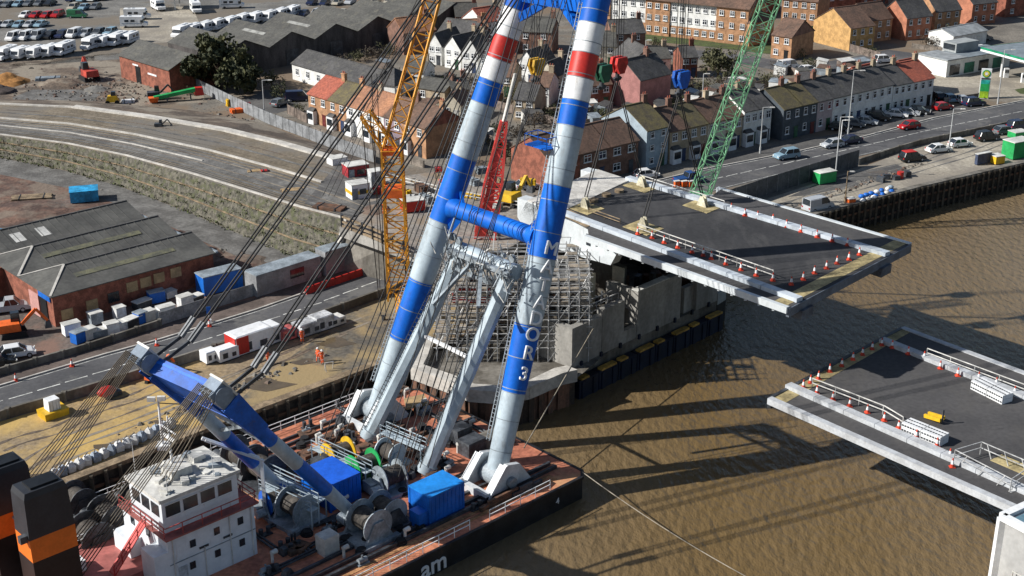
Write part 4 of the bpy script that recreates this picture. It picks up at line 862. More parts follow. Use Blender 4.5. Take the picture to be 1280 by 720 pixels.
c = P(1165, 527, Z2); t = thing('ground_bracket', c, 'small yellow steel bracket lying alone on the closed leaf deck', 'bracket')
mb = MB(); mb.beam(c + UZ * .3 - ll2 * .9, c + UZ * .5 + ll2 * .9, .25, .35); mb.beam(c + UZ * .3 - ll2 * .9 + lw2 * .7, c + UZ * .5 + ll2 * .9 + lw2 * .7, .25, .35); mb.build('frame', yellow, t); mb = MB(); mb.beam(c + ll2 * .9 + lw2 * .35, c + ll2 * .9 + lw2 * .35 + UZ * 1.5, .15); mb.build('post', dgrey, t)
mb = MB(); mb.slab([P(1238, 575, Z2 + .05), P(1252, 568, Z2 + .05), P(1300, 586, Z2 + .05), P(1300, 602, Z2 + .05)], .05); tag(mb.build('joint_panel', yellowmat), 'ochre panel laid on the closed leaf near its gantry', 'panel')
# gantry of tubes over the near parapet
t = thing('access_gantry', P(1240, 600, Z2), 'white tube access gantry standing over the near parapet of the closed leaf', 'gantry')
mb = MB(); A = [P(1192, 578, Z2), P(1225, 568, Z2), P(1290, 596, Z2), P(1262, 615, Z2)]
for p in A: mb.beam(p, p + UZ * 1.3, .08)
for z in (1.3, .7):
    for i in range(4): mb.beam(A[i] + UZ * z, A[(i + 1) % 4] + UZ * z, .07)
for i in (1, 4, 7):
    f = i / 9; mb.beam(lerp(A[0], A[3], f), lerp(A[0], A[3], f + .11) + UZ * 1.3, .06); mb.beam(lerp(A[1], A[2], f) + UZ * 1.3, lerp(A[1], A[2], f + .11), .08)
mb.build('frame', scaff, t); mb = MB()
for i in range(10): p = lerp(A[3], P(1268, 634, Z2 - 2.5), i / 10) ; mb.beam(p, p + V((.9, .5, 0)), .3, .06)
mb.build('ladder', scaff, t)
# control building pier in the corner
c0 = P(1253, 647, 5.4); t = thing('control_pier', V((c0.x, c0.y, WZ)), 'pale grey concrete pier with white framed glass roof in the lower right corner', 'pier')
e1 = (P(1300, 628, 5.2) - c0); e1.z = 0; e1.normalize(); e2_ = V((e1.y, -e1.x, 0))
mb = MB(); mb.prism([c0, c0 + e1 * 14, c0 + e1 * 14 + e2_ * 18, c0 + e2_ * 18], UZ * -11); mb.build('wall', mat('pier_conc', (.4, .4, .39), .85, rgb2=(.33, .33, .325), scale=.3, var=.1, streak=(1, 1, .3)), t)
mb = MB()
for a, b in ((c0, c0 + e1 * 14), (c0, c0 + e2_ * 18)): mb.beam(a + UZ * .1, b + UZ * .1, .7, .5)
mb.beam(c0 - UZ * .1, c0 - UZ * 9, .65, .65); mb.build('frame', white, t)
mb = MB(); mb.prism([c0 + e1 * .7 + e2_ * .7, c0 + e1 * 13 + e2_ * .7, c0 + e1 * 13 + e2_ * 17, c0 + e1 * .7 + e2_ * 17], UZ * .12); mb.build('roof_glazing', blueglass, t)
fb = MB(); b0 = c0 + e2_ * 1.0 - e1 * .0; 
mb = MB()
for k in range(6): q = c0 - e1 * .9 + e2_ * (1.5 + k * 1.6); mb.obox(V((q.x, q.y, -2.2)), e1 * .5, e2_ * .7, UZ * 1.6)
mb.build('fender', navy, t); mb = MB(); q = c0 - e1 * 1.0; a, b = q + e2_ * .8, q + e2_ * 11; a.z = b.z = -.45; mb.beam(a, b, .9, .25); mb.build('fender_cap', mat('fender_amber', (.55, .33, .07), .6), t)
mb = MB()
for z in (-.1, .6, 1.3):
    a, b = c0 - e1 * .35 + e2_ * 2, c0 - e1 * .35 + e2_ * 12; a.z = b.z = z; mb.beam(a, b, .08)
for k in range(6): q = c0 - e1 * .35 + e2_ * (2 + 2 * k); mb.beam(V((q.x, q.y, -.8)), V((q.x, q.y, 1.4)), .08)
mb.build('rail', offwhite, t)
# ------------------------------------------------------------------ hook blocks and slings
def block_thing(xy, v, m, lab, rows=6, dual=True, size=.8):
    z = z_at(xy, v); c = V((xy[0], xy[1], z)); t = thing('hook_block', c, lab, 'hook block', 'hook blocks hanging from the crane')
    x = (TB - TR).normalized(); y = V((-x.y, x.x, 0)); S = size
    for e in (-.55, .55): mb = MB(); mb.prism([c + x * (e * S) + p * S for p in (y * -1.0 + UZ * 1.4, y * 1.0 + UZ * 1.4, y * 1.2 + UZ * .4, y * .5 - UZ * 1.1, y * -.5 - UZ * 1.1, y * -1.2 + UZ * .4)], x * .5 * S); mb.build('cheek', m, t)
    mb = MB(); mb.obox(c + UZ * .2 * S, x * .3 * S, y * .6 * S, UZ * 1.0 * S); mb.build('block_frame', m, t)
    mb = MB(); mb.tube(c - x * .9 * S + UZ * .5 * S, c + x * .9 * S + UZ * .5 * S, .8 * S, None, 16); mb.build('sheave', dgrey, t)
    mb = MB(); mb.tube(c - UZ * 1.1 * S, c - UZ * 1.9 * S, .3 * S, .4 * S, 10); mb.beam(c - UZ * 1.8 * S - y * .7 * S, c - UZ * 2.1 * S - y * .45 * S, .4 * S); mb.beam(c - UZ * 1.8 * S + y * .7 * S, c - UZ * 2.1 * S + y * .45 * S, .4 * S); mb.beam(c - UZ * 2.1 * S - y * .55 * S, c - UZ * 2.1 * S + y * .55 * S, .4 * S); mb.build('hook', dgrey, t)
    mb = MB()
    for i in range(rows):
        o = x * ((i // 2) - rows / 4 + .5) * .55 * S + y * (.5 if i % 2 else -.5) * S; mb.tube(c + o + UZ * .9, V((c.x, c.y, ZH)) + o, .04, .04, 4)
    o_ = mb.build('hoist_rope', wire, t); o_['kind'] = 'stuff'
    return c - UZ * 2.0 * S
hkR = block_thing(mR, 82, mat('block_red', (.62, .035, .03), .45), 'bright red hook block over the rear slings of the lifted leaf'); hkB = block_thing(mB, 100, dblue, 'blue hook block over the front slings of the lifted leaf')
qg = P(748, 268, Z1); block_thing((qg.x, qg.y), 92, fgreen, 'dark green hook block hanging empty left of the red one', 4, size=.8)
qy = P(668, 262, Z1); block_thing((qy.x, qy.y), 84, mat('block_yellow', (.62, .36, .03), .5), 'yellow hook block hanging empty between the two mast legs', 4, size=.75)
for k, (lp, hk, wh) in enumerate(zip(LP, (hkR, hkR, hkB, hkB), ('near rear', 'far rear', 'near front', 'far front'))):
    mb = MB(); d = (hk - lp).normalized(); s = d.cross(UZ).normalized()
    for e in (-.2, .2): mb.tube(lp + UZ * 1.0 + s * e, hk + s * e * .6, .075, .075, 6)
    tag(mb.build('wire_sling', wire), f'dark doubled wire sling from the {"red" if k < 2 else "blue"} block to the {wh} lug of the leaf', 'sling', 'slings of the lifted leaf')
# ------------------------------------------------------------------ bascule pier
W1, W2 = P(722, 499, WZ), P(928, 398, WZ); wx = (W2 - W1); WL = wx.length; wx.normalize(); wn_ = V((-wx.y, wx.x, 0))      # wn_ points away from the river
pier = thing('bascule_pier', (W1 + W2) / 2 + wn_ * 6, 'grey concrete bascule pier with open chamber and navy fenders under the lifted leaf', 'bridge pier')
def W(a, b, z): return V((W1.x, W1.y, 0)) + wx * a + wn_ * b + UZ * z
def wbox(mb, a0, a1, b0, b1, z0, z1, m=0): mb.obox((W(a0, b0, z0) + W(a1, b1, z1)) / 2, wx * (a1 - a0) / 2, wn_ * (b1 - b0) / 2, UZ * (z1 - z0) / 2, m)
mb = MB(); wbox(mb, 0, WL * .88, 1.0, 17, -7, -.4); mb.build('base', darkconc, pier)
f = [0, .16, .285, .305, .36, .62, .645, .72, .86]
mb = MB(); wbox(mb, 0, f[1] * WL, 1, 1.9, -.4, 4.5); wbox(mb, f[1] * WL + .1, f[2] * WL, 1.02, 1.9, -.4, 5.2); wbox(mb, f[4] * WL, f[5] * WL, .98, 1.9, -.4, 5.6); wbox(mb, f[6] * WL + .6, f[7] * WL, 1.5, 2.2, -.4, 3.0); wbox(mb, f[7] * WL, f[8] * WL, .98, 1.9, -.4, 5.4)
wbox(mb, f[2] * WL, f[4] * WL, 1.05, 1.7, -.4, 1.2); wbox(mb, 0, .9, 1.9, 9, -.4, 4.4); wbox(mb, f[4] * WL, f[4] * WL + .8, 1.9, 6, -.4, 5.55); mb.build('river_wall', concrete, pier)
mb = MB(); wbox(mb, f[4] * WL - .1, f[4] * WL + 6, .95, 1.95, 5.6, 5.72); mb.build('wall_capping', offwhite, pier)
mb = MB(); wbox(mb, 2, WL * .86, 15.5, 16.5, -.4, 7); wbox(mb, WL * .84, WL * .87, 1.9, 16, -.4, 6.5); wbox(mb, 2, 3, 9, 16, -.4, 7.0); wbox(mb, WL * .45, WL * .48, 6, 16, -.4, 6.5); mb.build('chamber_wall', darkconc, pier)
mb = MB(); wbox(mb, WL * .27, WL * .3, 6, 7.2, -.4, 7.2); mb.build('column', CR, pier); mb = MB(); wbox(mb, WL * .44, WL * .445, 5.4, 7.2, 1, 6.6); mb.build('door_panel', CR, pier)
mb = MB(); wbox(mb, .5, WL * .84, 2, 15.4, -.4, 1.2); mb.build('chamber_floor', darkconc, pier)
rnd = random.Random(4); mb = MB()
for k in range(40): q = W(rnd.uniform(2, WL * .82), rnd.uniform(2.5, 12), 1.2); mb.beam(q, q + V((rnd.uniform(-2, 2), rnd.uniform(-2, 2), rnd.uniform(0, 2.5))), .14)
mb.build('reinforcement', rust, pier)['kind'] = 'stuff'
for k in range(30): q = W(rnd.uniform(2, WL * .8), rnd.uniform(2.5, 12), 1.2); mb = MB(); mb.box(q.x, q.y, q.z, rnd.uniform(.5, 2), rnd.uniform(.5, 1.5), rnd.uniform(.4, 2.4), rnd.uniform(0, 3)); mb.build('chamber_machine', (rust, dgrey, darkconc)[k % 3], pier)
mb = MB()
for i in range(2):
    a = W(8, 3.4 + i, 5.0); mb.beam(a - wx * 5, a + wx * 3, .12); mb.beam(a - wx * 5 - UZ * 1, a + wx * 3 - UZ * 1, .1)
for k in range(5): mb.beam(W(3 + 2 * k, 3.4, 1.2), W(3 + 2 * k, 3.4, 5), .1); mb.beam(W(3 + 2 * k, 4.4, 1.2), W(3 + 2 * k, 4.4, 5), .1)
mb.build('guard_rail', scaff, pier)
nF = 8
for k in range(nF):
    a0, a1 = WL * (.0 + .86 * k / nF) + .05, WL * (.0 + .86 * (k + 1) / nF) - .1
    mb = MB(); wbox(mb, a0, a1, -.2, .9, -5, -1.7); wbox(mb, a0 + .4, a0 + 1.0, -.32, -.2, -5, -1.9); wbox(mb, a1 - 1.0, a1 - .4, -.32, -.2, -5, -1.9); fd = mb.build('fender', navy, pier)
    mb = MB(); L = a1 - a0; wbox(mb, a0 + L * (.1 if k % 2 == 0 else .12), a0 + L * (.5 if k % 2 == 0 else .92), -.25, .5, -1.7, -1.45); mb.build('fender_cap', mat('fender_amber', (.55, .33, .07)), fd)
    mb = MB(); wbox(mb, a0 + L * .4, a0 + L * .5, .75, 1.0, -.6, 0); mb.build('fender_bracket', navy, fd)
mb = MB()
arc = [W(WL * .86, .9, 0), W(WL * .93, 1.2, 0), W(WL * 1.0, 3.5, 0), W(WL * 1.04, 8, 0), W(WL * 1.04, 16, 0)]
for i in range(4): mb.prism([arc[i] + UZ * .6, arc[i + 1] + UZ * .6, arc[i + 1] - UZ * 1.0, arc[i] - UZ * 1.0], wn_ * 1.2)
mb.build('curved_capping', mat('cap_grey', (.33, .34, .33), .8, var=.12), pier); mb = MB()
for i in range(4): mb.prism([arc[i] - UZ * 1.0, arc[i + 1] - UZ * 1.0, arc[i + 1] - UZ * 6, arc[i] - UZ * 6], wn_ * .8)
mb.build('sheet_pile', quaywall, pier); railing('railing', [p + UZ * .6 + wn_ * .6 for p in arc], 1.1, offwhite, pier)
# ------------------------------------------------------------------ cofferdam with pale cap, and scaffold
capx = PP([(527, 424), (513, 459), (562, 477), (586, 487), (625, 490), (662, 484), (704, 466), (722, 462)], .5)
cof = thing('cofferdam', V((capx[3].x, capx[3].y, WZ)), 'curved sheet pile cofferdam with pale concrete cap around the scaffold', 'cofferdam')
mb = MB(); cen = P(640, 430, .5)
for i in range(len(capx) - 1):
    a, b = capx[i], capx[i + 1]; ia, ib = a + (cen - a).normalized() * 1.6, b + (cen - b).normalized() * 1.6; a, b = lerp(a, b, .004), lerp(a, b, .996)
    mb.prism([a, b, ib, ia], -UZ * 1.5)
mb.build('cap', paleconc, cof)
mb = MB()
for i in range(len(capx) - 1):
    a, b = capx[i], capx[i + 1]; L = (b - a).length; k = max(2, int(L / .7)); n = (cen - a); n.z = 0; n.normalize()
    for j in range(k): p, q = lerp(a, b, j / k), lerp(a, b, (j + 1) / k); o = n * (.45 if j % 2 else .15); mb.prism([p + o - UZ * 1.5, q + o - UZ * 1.5, q + o - UZ * 7, p + o - UZ * 7], n * .2)
mb.build('sheet_pile', mat('sheet_pile_rust', (.24, .12, .075), .85, rgb2=(.06, .045, .035), scale=.5, var=.25, streak=(1.2, 1.2, .3)), cof)
mb = MB(); mb.poly([p - UZ * 1.0 for p in capx] + PP([(760, 440), (640, 385), (545, 400)], -.5)); mb.build('platform', darkconc, cof)
sc_t = thing('scaffold', P(640, 455, -.4), 'dense grey tube scaffold standing on the cofferdam behind the mast legs', 'scaffold')
o0 = P(546, 452, -.4); ex = (P(712, 452, -.4) - o0); ex.z = 0; SXL = 17.5; ex.normalize(); ey = V((-ex.y, ex.x, 0)); NXs, NYs, NZs = 15, 8, 6
def SC(i, j, k): return o0 + ex * (SXL * i / NXs) + ey * (j * 1.35) + UZ * (k * 1.75)
rnd = random.Random(12)
for nm in ('standard', 'ledger', 'transom', 'brace', 'board'):
    mb = MB()
    if nm == 'standard':
        for i in range(NXs + 1):
            for j in range(NYs + 1): mb.beam(SC(i, j, 0), SC(i, j, NZs + .5 - (0.8 if (i + j) % 3 == 0 else 0)), .085)
    elif nm == 'ledger':
        for k in range(1, NZs + 1):
            for j in range(NYs + 1): mb.beam(SC(-.3, j, k), SC(NXs + .3, j, k), .08); 
            for j in (0, NYs): mb.beam(SC(-.3, j, k + .5), SC(NXs + .3, j, k + .5), .07)
    elif nm == 'transom':
        for k in range(1, NZs + 1):
            for i in range(NXs + 1): mb.beam(SC(i, -.3, k), SC(i, NYs + .3, k), .08)
    elif nm == 'brace':
        for i in range(NXs):
            for k in range(NZs):
                if (i + k) % 2: mb.beam(SC(i, 0, k), SC(i + 1, 0, k + 1), .07)
                if rnd.random() < .5: j = rnd.randrange(NYs); mb.beam(SC(i, j, k), SC(i + (k % 2), j + 1, k + 1), .07)
    else:
        for k in range(1, NZs + 1):
            for i in range(NXs):
                for j in range(NYs):
                    if rnd.random() < (.3 if k < NZs else .16): c = (SC(i, j, k) + SC(i + 1, j + 1, k)) / 2 + UZ * .07; mb.obox(c, ex * SXL / NXs * .5, ey * .45, UZ * .03)
    o = mb.build(nm, board if nm == 'board' else scaff, sc_t); o['kind'] = 'stuff'
c = P(590, 372, 5.2); t = thing('work_platform', c, 'bright red edged work platform amid the scaffold', 'platform'); mb = MB(); mb.obox(c, ex * 2.2, ey * 1.6, UZ * .08, 1)
for a, b in ((ex * 2.2, ey * 1.6), ):
    for e in (-1, 1): mb.beam(c + a * e - b + UZ * .4, c + a * e + b + UZ * .4, .12, .7); mb.beam(c - a + b * e + UZ * .4, c + a + b * e + UZ * .4, .12, .7)
mb.build('toe_board', [cred, board], t)
# ------------------------------------------------------------------ approach deck between abutment and pier
AZ = 6.2; ap = thing('approach_deck', P(560, 260, 0), 'cluttered concrete approach deck bridging the road behind the mast', 'bridge deck')
poly = PP([(424, 284), (505, 312), (560, 330), (640, 308), (712, 262), (640, 232), (560, 212), (490, 222)], AZ)
mb = MB(); mb.slab(poly, 1.3, 0, 1); mb.build('deck_slab', [three('site_deck', (.33, .3, .26), (.2, .18, .16), (.24, .19, .14), .3, .15), concrete], ap)
for (u, v) in ((520, 330), (570, 318), (620, 300), (660, 270)):
    q = P(u, v, AZ - 1.3); mb = MB(); mb.tube(V((q.x, q.y + 2, 0)), V((q.x, q.y + 2, AZ - 1.3)), .7, None, 12); mb.build('column', darkconc, ap)
# ------------------------------------------------------------------ town buildings
WINM = {}
def win_mesh(w_, h_, fm=None):
    k = (w_, h_, (fm or white).name)
    if k not in WINM:
        mb = MB(); mb.box(0, -.03, 0, w_, .06, h_, 0, 1); f = .09
        for x in (-w_ / 2 + f / 2, w_ / 2 - f / 2) + ((0,) if w_ > 1.0 else ()): mb.box(x, -.05, 0, f, .1, h_)
        for z in (0, h_ - f, h_ * .6): mb.box(0, -.051, z, w_ - .01, .1, f)
        mb.box(0, -.09, -.1, w_ + .2, .18, .1); o = mb.build('window', [fm or white, glass], None, local=True); WINM[k] = o.data; bpy.data.objects.remove(o)
    return WINM[k]
def house(A, B, depth, eave, rise, wall, roof, label, group=None, ridge='par', floors=2, nw=2, door=True, chim=1, side=0, left=0, cat='house', name='house', hip=0.0, bay=False, ww=1.15, z0=0.0, wins=True, gable=None, fm=None):
    A, B = (P(*A, z0) if len(A) == 2 else V(A)), (P(*B, z0) if len(B) == 2 else V(B)); d = B - A; L = d.length; rz = math.atan2(d.y, d.x)
    t = thing(name, A, label, cat, group, rz); mb = MB(); e = eave
    mb.box(L / 2, depth / 2, -.3, L, depth, e + .3)
    gm = 1 if gable else 0
    if ridge == 'par' and not hip:
        for x in (0, L): mb.add([(x, 0, e), (x, depth, e), (x, depth / 2, e + rise)], [(0, 1, 2)], gm)
    elif ridge == 'perp':
        for y in (0, depth): mb.add([(0, y, e), (L, y, e), (L / 2, y, e + rise)], [(0, 1, 2)], 0)
    wl = mb.build('wall', [wall, gable] if gable else wall, t, local=True)
    r = MB(); o = .28; tt = .14
    if ridge == 'par':
        k = rise / (depth / 2)
        for s, y0 in ((1, -o), (-1, depth + o)):
            zz = e - o * k; ym = depth / 2; hx = hip
            p = [V((-o * .5, y0, zz)), V((L + o * .5, y0, zz)), V((L + o * .5 - hx, ym, e + rise)), V((-o * .5 + hx, ym, e + rise))]
            r.prism([q + UZ * .02 for q in p], UZ * tt)
        if hip:
            for x0, sg in ((-o * .5, 1), (L + o * .5, -1)): r.prism([V((x0, -o, e - o * k + .02)), V((x0, depth + o, e - o * k + .02)), V((x0 + sg * hip, depth / 2, e + rise + .02))], UZ * tt)
        r.box(L / 2, depth / 2, e + rise + tt - .03, max(.3, L - 2 * hip), .3, .12)
    else:
        k = rise / (L / 2)
        for s, x0 in ((1, -o), (-1, L + o)):
            p = [V((x0, -o * .5, e - o * k)), V((x0, depth + o * .5, e - o * k)), V((L / 2, depth + o * .5, e + rise)), V((L / 2, -o * .5, e + rise))]; r.prism([q + UZ * .02 for q in p], UZ * tt)
        r.box(L / 2, depth / 2, e + rise + tt - .03, .3, depth, .12)
    rf_ = r.build('roof', roof, t, local=True)
    for c in range(chim):
        cm = MB(); x, y = ((L - .5 if c == 0 else .5), depth / 2) if ridge == 'par' else (L / 2, depth * (.7 if c == 0 else .2)); zt = e + rise
        cm.box(x, y, zt - .6, .95, .6, 1.9); cm.box(x, y, zt + 1.3, 1.1, .75, .15)
        for q in (-.25, .25): cm.tube((x + q, y, zt + 1.45), (x + q, y, zt + 1.85), .12, .1, 6, 1)
        cm.build('chimney', [TN if wall in (WR, CR) else (wall if wall in (BR, OB, DB, YB) else DB), RR], rf_, local=True)
    if wins:
        fh = e / floors; wh = min(1.35, fh * .48)
        for fl in range(floors):
            for i in range(nw):
                x = L * (i + .5) / nw
                if fl == 0 and door and i == nw - 1: continue
                inst(win_mesh(ww, round(wh, 2), fm), t, (x, 0, fl * fh + fh * .36))
            for i in range(side): inst(win_mesh(.95, round(wh, 2), fm), t, (L, depth * (i + .5) / side, fl * fh + fh * .36), math.pi / 2)
            for i in range(left): inst(win_mesh(.95, round(wh, 2), fm), t, (0, depth * (i + .5) / left, fl * fh + fh * .36), -math.pi / 2)
        if door:
            dm = MB(); x = L * (nw - .5) / nw; dm.box(x, -.04, 0, .95, .08, 2.05); dm.box(x, -.06, 2.05, 1.15, .12, .12); dm.build('door', [random.choice((dgrey, mat('door_navy', (.03, .05, .11), .5), mat('door_maroon', (.17, .03, .03), .5), offwhite, mat('door_green', (.03, .1, .05), .5), black))], t, local=True)
        if bay:
            bm_ = MB(); bm_.box(L * .5 / nw, -.45, 0, 1.9, .9, 2.5); bm_.frustum((L * .5 / nw, -.45, 2.5), 2.0, 1.0, .5, 1.6, .3, m=1, off=(0, .3)); b = bm_.build('bay_window', [white, RD], t, local=True); w2 = MB(); w2.box(L * .5 / nw, -.92, .9, 1.5, .06, 1.2); w2.build('pane', glass, b, local=True)
    return t
def terrace(A, B, specs, depth, eave, rise, where, group, **kw):
    a, b = P(*A), P(*B); tot = sum(s[0] for s in specs); x = 0
    for i, s in enumerate(specs):
        p, q = lerp(a, b, x / tot), lerp(a, b, (x + s[0]) / tot); x += s[0]
        k = dict(kw); k.update(s[4] if len(s) > 4 else {})
        house(p, lerp(p, q, .997), depth, eave + s[0] * 0.0, rise, s[1], s[2], f'{s[3]}, {ORD[i]} from left in the {where}', group, **k)
# orange and brown roofed terrace by the approach road
terrace((387, 152), (533, 199), [(1.15, OB, RR, 'red roofed brick house'), (1, OB, RM, 'mossy roofed brick house'), (1, WR, RO, 'white fronted orange roofed house'), (1, WR, RO, 'white fronted orange roofed house'), (.9, mat('mauve_render', (.26, .2, .23), .8, var=.1), RB, 'mauve house'), (1.2, OB, RB, 'orange brick end house', dict(gable=BR))], 8.5, 5.4, 2.6, 'terrace by the palisade fence', 'houses of the short orange roofed terrace', bay=True, nw=2)
house((366, 99), (462, 128), 8, 3.4, 2.2, WR, RD, 'long low white house with slate roof behind the orange roofed terrace', nw=7, floors=1, chim=0, side=0)
house((463, 126), (494, 130), 8, 3.6, 2.4, WR, RD, 'small hipped slate roofed house at the end of the long low one', nw=2, floors=1, chim=0, hip=2.5)
# scattered houses beyond
S = [((505, 69), (545, 64), 8, 5, 2.6, DB, RO, 'pinkish brick house with orange roof left of the amber crane jib', {}), ((547, 66), (590, 72), 8, 4.6, 2.6, DB, RD, 'grey roofed brick house behind the amber crane jib', {}),
 ((536, 80), (552, 82), 9, 4.4, 2.4, WR, RD, 'small white gabled house right of the amber crane jib', dict(ridge='perp')), ((556, 84), (576, 88), 10, 4.4, 2.6, WR, RD, 'middle white gabled house of three left of the mast', dict(ridge='perp')), ((578, 90), (597, 92), 9, 4.6, 2.8, WR, RD, 'right white gabled house of three left of the mast', dict(ridge='perp')),
 ((570, 44), (598, 43), 7, 4.5, 2.6, DB, RS, 'grey roofed house behind the red roofed pair left of the mast', {}), ((604, 52), (634, 47), 8, 4.5, 2.6, WR, RR, 'white walled house with bright red roof beside the mast leg', {}), ((578, 66), (612, 64), 7, 4.4, 2.4, OB, RO, 'orange roofed brick house just left of the mast leg', {}),
 ((553, 150), (576, 152), 6, 3.2, 1.8, CR, RB, 'tiny cream gabled outhouse behind the orange roofed terrace', dict(ridge='perp', floors=1)), ((566, 132), (588, 130), 6, 3, 1.6, TN, RS, 'low tan outhouse with grey roof near the mast leg', dict(floors=1)),
 ((648, 104), (668, 107), 8, 4.5, 2.4, WR, RD, 'white gabled house between the mast legs', dict(ridge='perp')), ((673, 118), (694, 121), 8, 4.3, 2.4, CR, RD, 'cream gabled house between the mast legs', dict(ridge='perp')), ((642, 150), (668, 152), 8, 4, 2.2, TN, RD, 'grey roofed tan house low between the mast legs', {}), ((646, 66), (690, 68), 8, 5, 2.5, DB, RS, 'broad grey roofed house high between the mast legs', {}), ((660, 132), (686, 134), 7, 4, 2, WR, RB, 'brown roofed white house between the mast legs', {}),
 ((736, 137), (764, 134), 8, 4.6, 2.4, BR, RB, 'small red brick house under the green hook block', {}), ((758, 129), (799, 139), 9, 6, 3.2, PK, RD, 'pink gabled house under the red hook block', dict(ridge='perp', nw=0, door=False)), ((788, 113), (826, 110), 10, 5.6, 2.8, DB, RD, 'brown brick gabled house right of the red hook block', dict(ridge='perp', nw=1, door=False)),
 ((765, 68), (806, 66), 8, 4.6, 2.4, DB, RD, 'dark roofed house beside the green lawn', {}), ((852, 98), (871, 97), 6, 4.4, 1.8, BR, RD, 'tiny red brick house right of the blue hook block', {}), ((722, 110), (750, 108), 7, 4.5, 2.4, CR, RD, 'cream house just right of the mast leg', {}), ((800, 92), (838, 90), 7, 3, 1.8, WR, RS, 'low white workshop with long grey roof behind the brick gable', dict(floors=1)), ((740, 84), (770, 84), 7, 4.6, 2.5, CR, RS, 'cream house with grey roof above the green hook block', {}),
 ((600, 96), (622, 98), 7, 4.3, 2.2, WR, RD, 'white house hidden partly by the striped mast leg', {}), ((612, 120), (640, 122), 7, 4.2, 2.2, TN, RB, 'tan house seen behind the red boom tip', {}), ((506, 108), (530, 110), 6, 3.2, 1.8, WR, RS, 'low white garage block behind the orange terrace', dict(floors=1)), ((520, 126), (556, 132), 6, 2.8, 1.4, TN, RS, 'flat grey garage near the orange terrace end', dict(floors=1))]
for a, b, dp, ev, rs, wl, rf_, lb, kw in S:
    k = dict(nw=2, chim=1); k.update(kw); house(a, b, dp, ev, rs, wl, rf_, lb, 'houses scattered behind the quay', **k)
# brick row left of the lifted leaf, blue grey house, tan terrace
terrace((686, 241), (797, 213), [(1, BR, RB, 'red brick house with brown roof'), (1, DB, RB, 'dark brick house with brown roof'), (1, DB, RB, 'dark brick house with white porch')], 9.5, 5.2, 2.8, 'row behind the lifted leaf', 'brick row by the lifted leaf', nw=2, ww=1.6, chim=0)
terrace((807, 212), (834, 205), [(1, BG, RM, 'blue grey gabled house behind the slings', dict(gable=BG))], 11, 6.6, 3.0, 'sling row', 'town terrace by the slings', nw=2, floors=3, ww=.9)
terrace((836, 205), (926, 183), [(1, TN, RB, 'tan house with brown roof'), (1, TN, RM, 'tan house with mossy roof'), (1, CR, RB, 'cream house with brown roof'), (.9, TN, RB, 'narrow tan house beside the green boom')], 9.5, 5.6, 2.8, 'tan terrace', 'town terrace by the slings', nw=2, bay=True)
terrace((928, 183), (962, 175), [(1, WR, RD, 'white house with dark roof'), (1, WR, RD, 'white end house with dark roof')], 9.5, 6.2, 2.6, 'pair by the green boom', 'white pair by the green boom', nw=2, bay=True)
terrace((977, 176), (1113, 142), [(1.1, SL, RM, 'dark slate coloured house with mossy roof'), (1, SL, RM, 'dark fronted house'), (1, mat('rose_render', (.42, .34, .34), .8, var=.1), RD, 'dusty rose house'), (1, WR, RD, 'white house'), (1, WR, RD, 'white house'), (1, WR, RD, 'plain white house'), (1, WR, RD, 'white house')], 9.5, 5.7, 2.7, 'long main road terrace', 'long terrace beside the main road', nw=2, ww=.95)
terrace((1114, 142), (1164, 131), [(1, WR, RD, 'white house with grey roof'), (1.2, WR, RR, 'white corner house with bright red roof')], 9.5, 5.4, 2.6, 'pair ending that terrace', 'red roofed end of the main road terrace', nw=3, ww=.95)
house((1076, 126), (1100, 120), 6, 4, 2, BR, RR, 'red roofed rear wing behind the main road terrace', nw=1, chim=0)
house((1138, 122), (1160, 117), 8, 4.4, 2.2, BR, RR, 'bright red roofed rear house near the petrol station', nw=1, chim=0)
# apartment block: brick and white bays
apt = thing('apartment_block', P(850, 40), 'three storey brick and white apartment block behind the lawn', 'apartment block')
ax0, ax1 = P(745, 35), P(934, 57); ad = (ax1 - ax0); AL = ad.length; ad.normalize(); an = V((-ad.y, ad.x, 0)); segs = [(0, .1, OB), (.1, .34, WR), (.34, .5, OB), (.5, .8, WR), (.8, 1.0, OB)]
for i, (s0, s1, m) in enumerate(segs):
    o = .4 if m is OB else 0; mb = MB(); p, q = ax0 + ad * AL * s0 - an * o, ax0 + ad * AL * s1 - an * o; mb.prism([p, lerp(p, q, .998), lerp(p, q, .998) + an * 11, p + an * (11 + i * .01)], UZ * 8.4); wl = mb.build('wall', m, apt)
    if m is WR: mb = MB(); mb.prism([p - an * .05, q - an * .05, q + an * .1, p + an * .1], UZ * 2.7); mb.build('brick_base', OB, wl)
    n = max(2, int((s1 - s0) * 20)); 
    for k in range(n):
        for fl in range(3): c = lerp(p, q, (k + .5) / n) - an * .06 + UZ * (fl * 2.75 + 1.0); inst(win_mesh(1.1, 1.25), apt, c - ORG[apt.name], math.atan2(ad.y, ad.x))
mb = MB(); p, q = ax0 - ad * .4 - an * .9 + UZ * 8.4, ax1 + ad * .4 - an * .9 + UZ * 8.4
for s in (0, 1):
    base = [p, q] if s == 0 else [p + an * 12.6, q + an * 12.6]; r = [q + an * 6.3 + UZ * 3.4, p + an * 6.3 + UZ * 3.4]; mb.prism(base + r, UZ * .15)
mb.build('roof', RB, apt); mb = MB()
for e, f in ((ax0, .002), (ax1, -.002)): mb.prism([e - an * .2 + UZ * 8.4, e + an * 11 + UZ * 8.4, e + an * 5.4 + UZ * 11.6], ad * (.3 if f > 0 else -.3))
mb.build('gable', DB, apt)
house((936, 58), (966, 52), 10, 5.4, 3.2, OB, RB, 'orange brick house with hipped brown roof joined to the apartment block', nw=3, hip=3.5, chim=0)
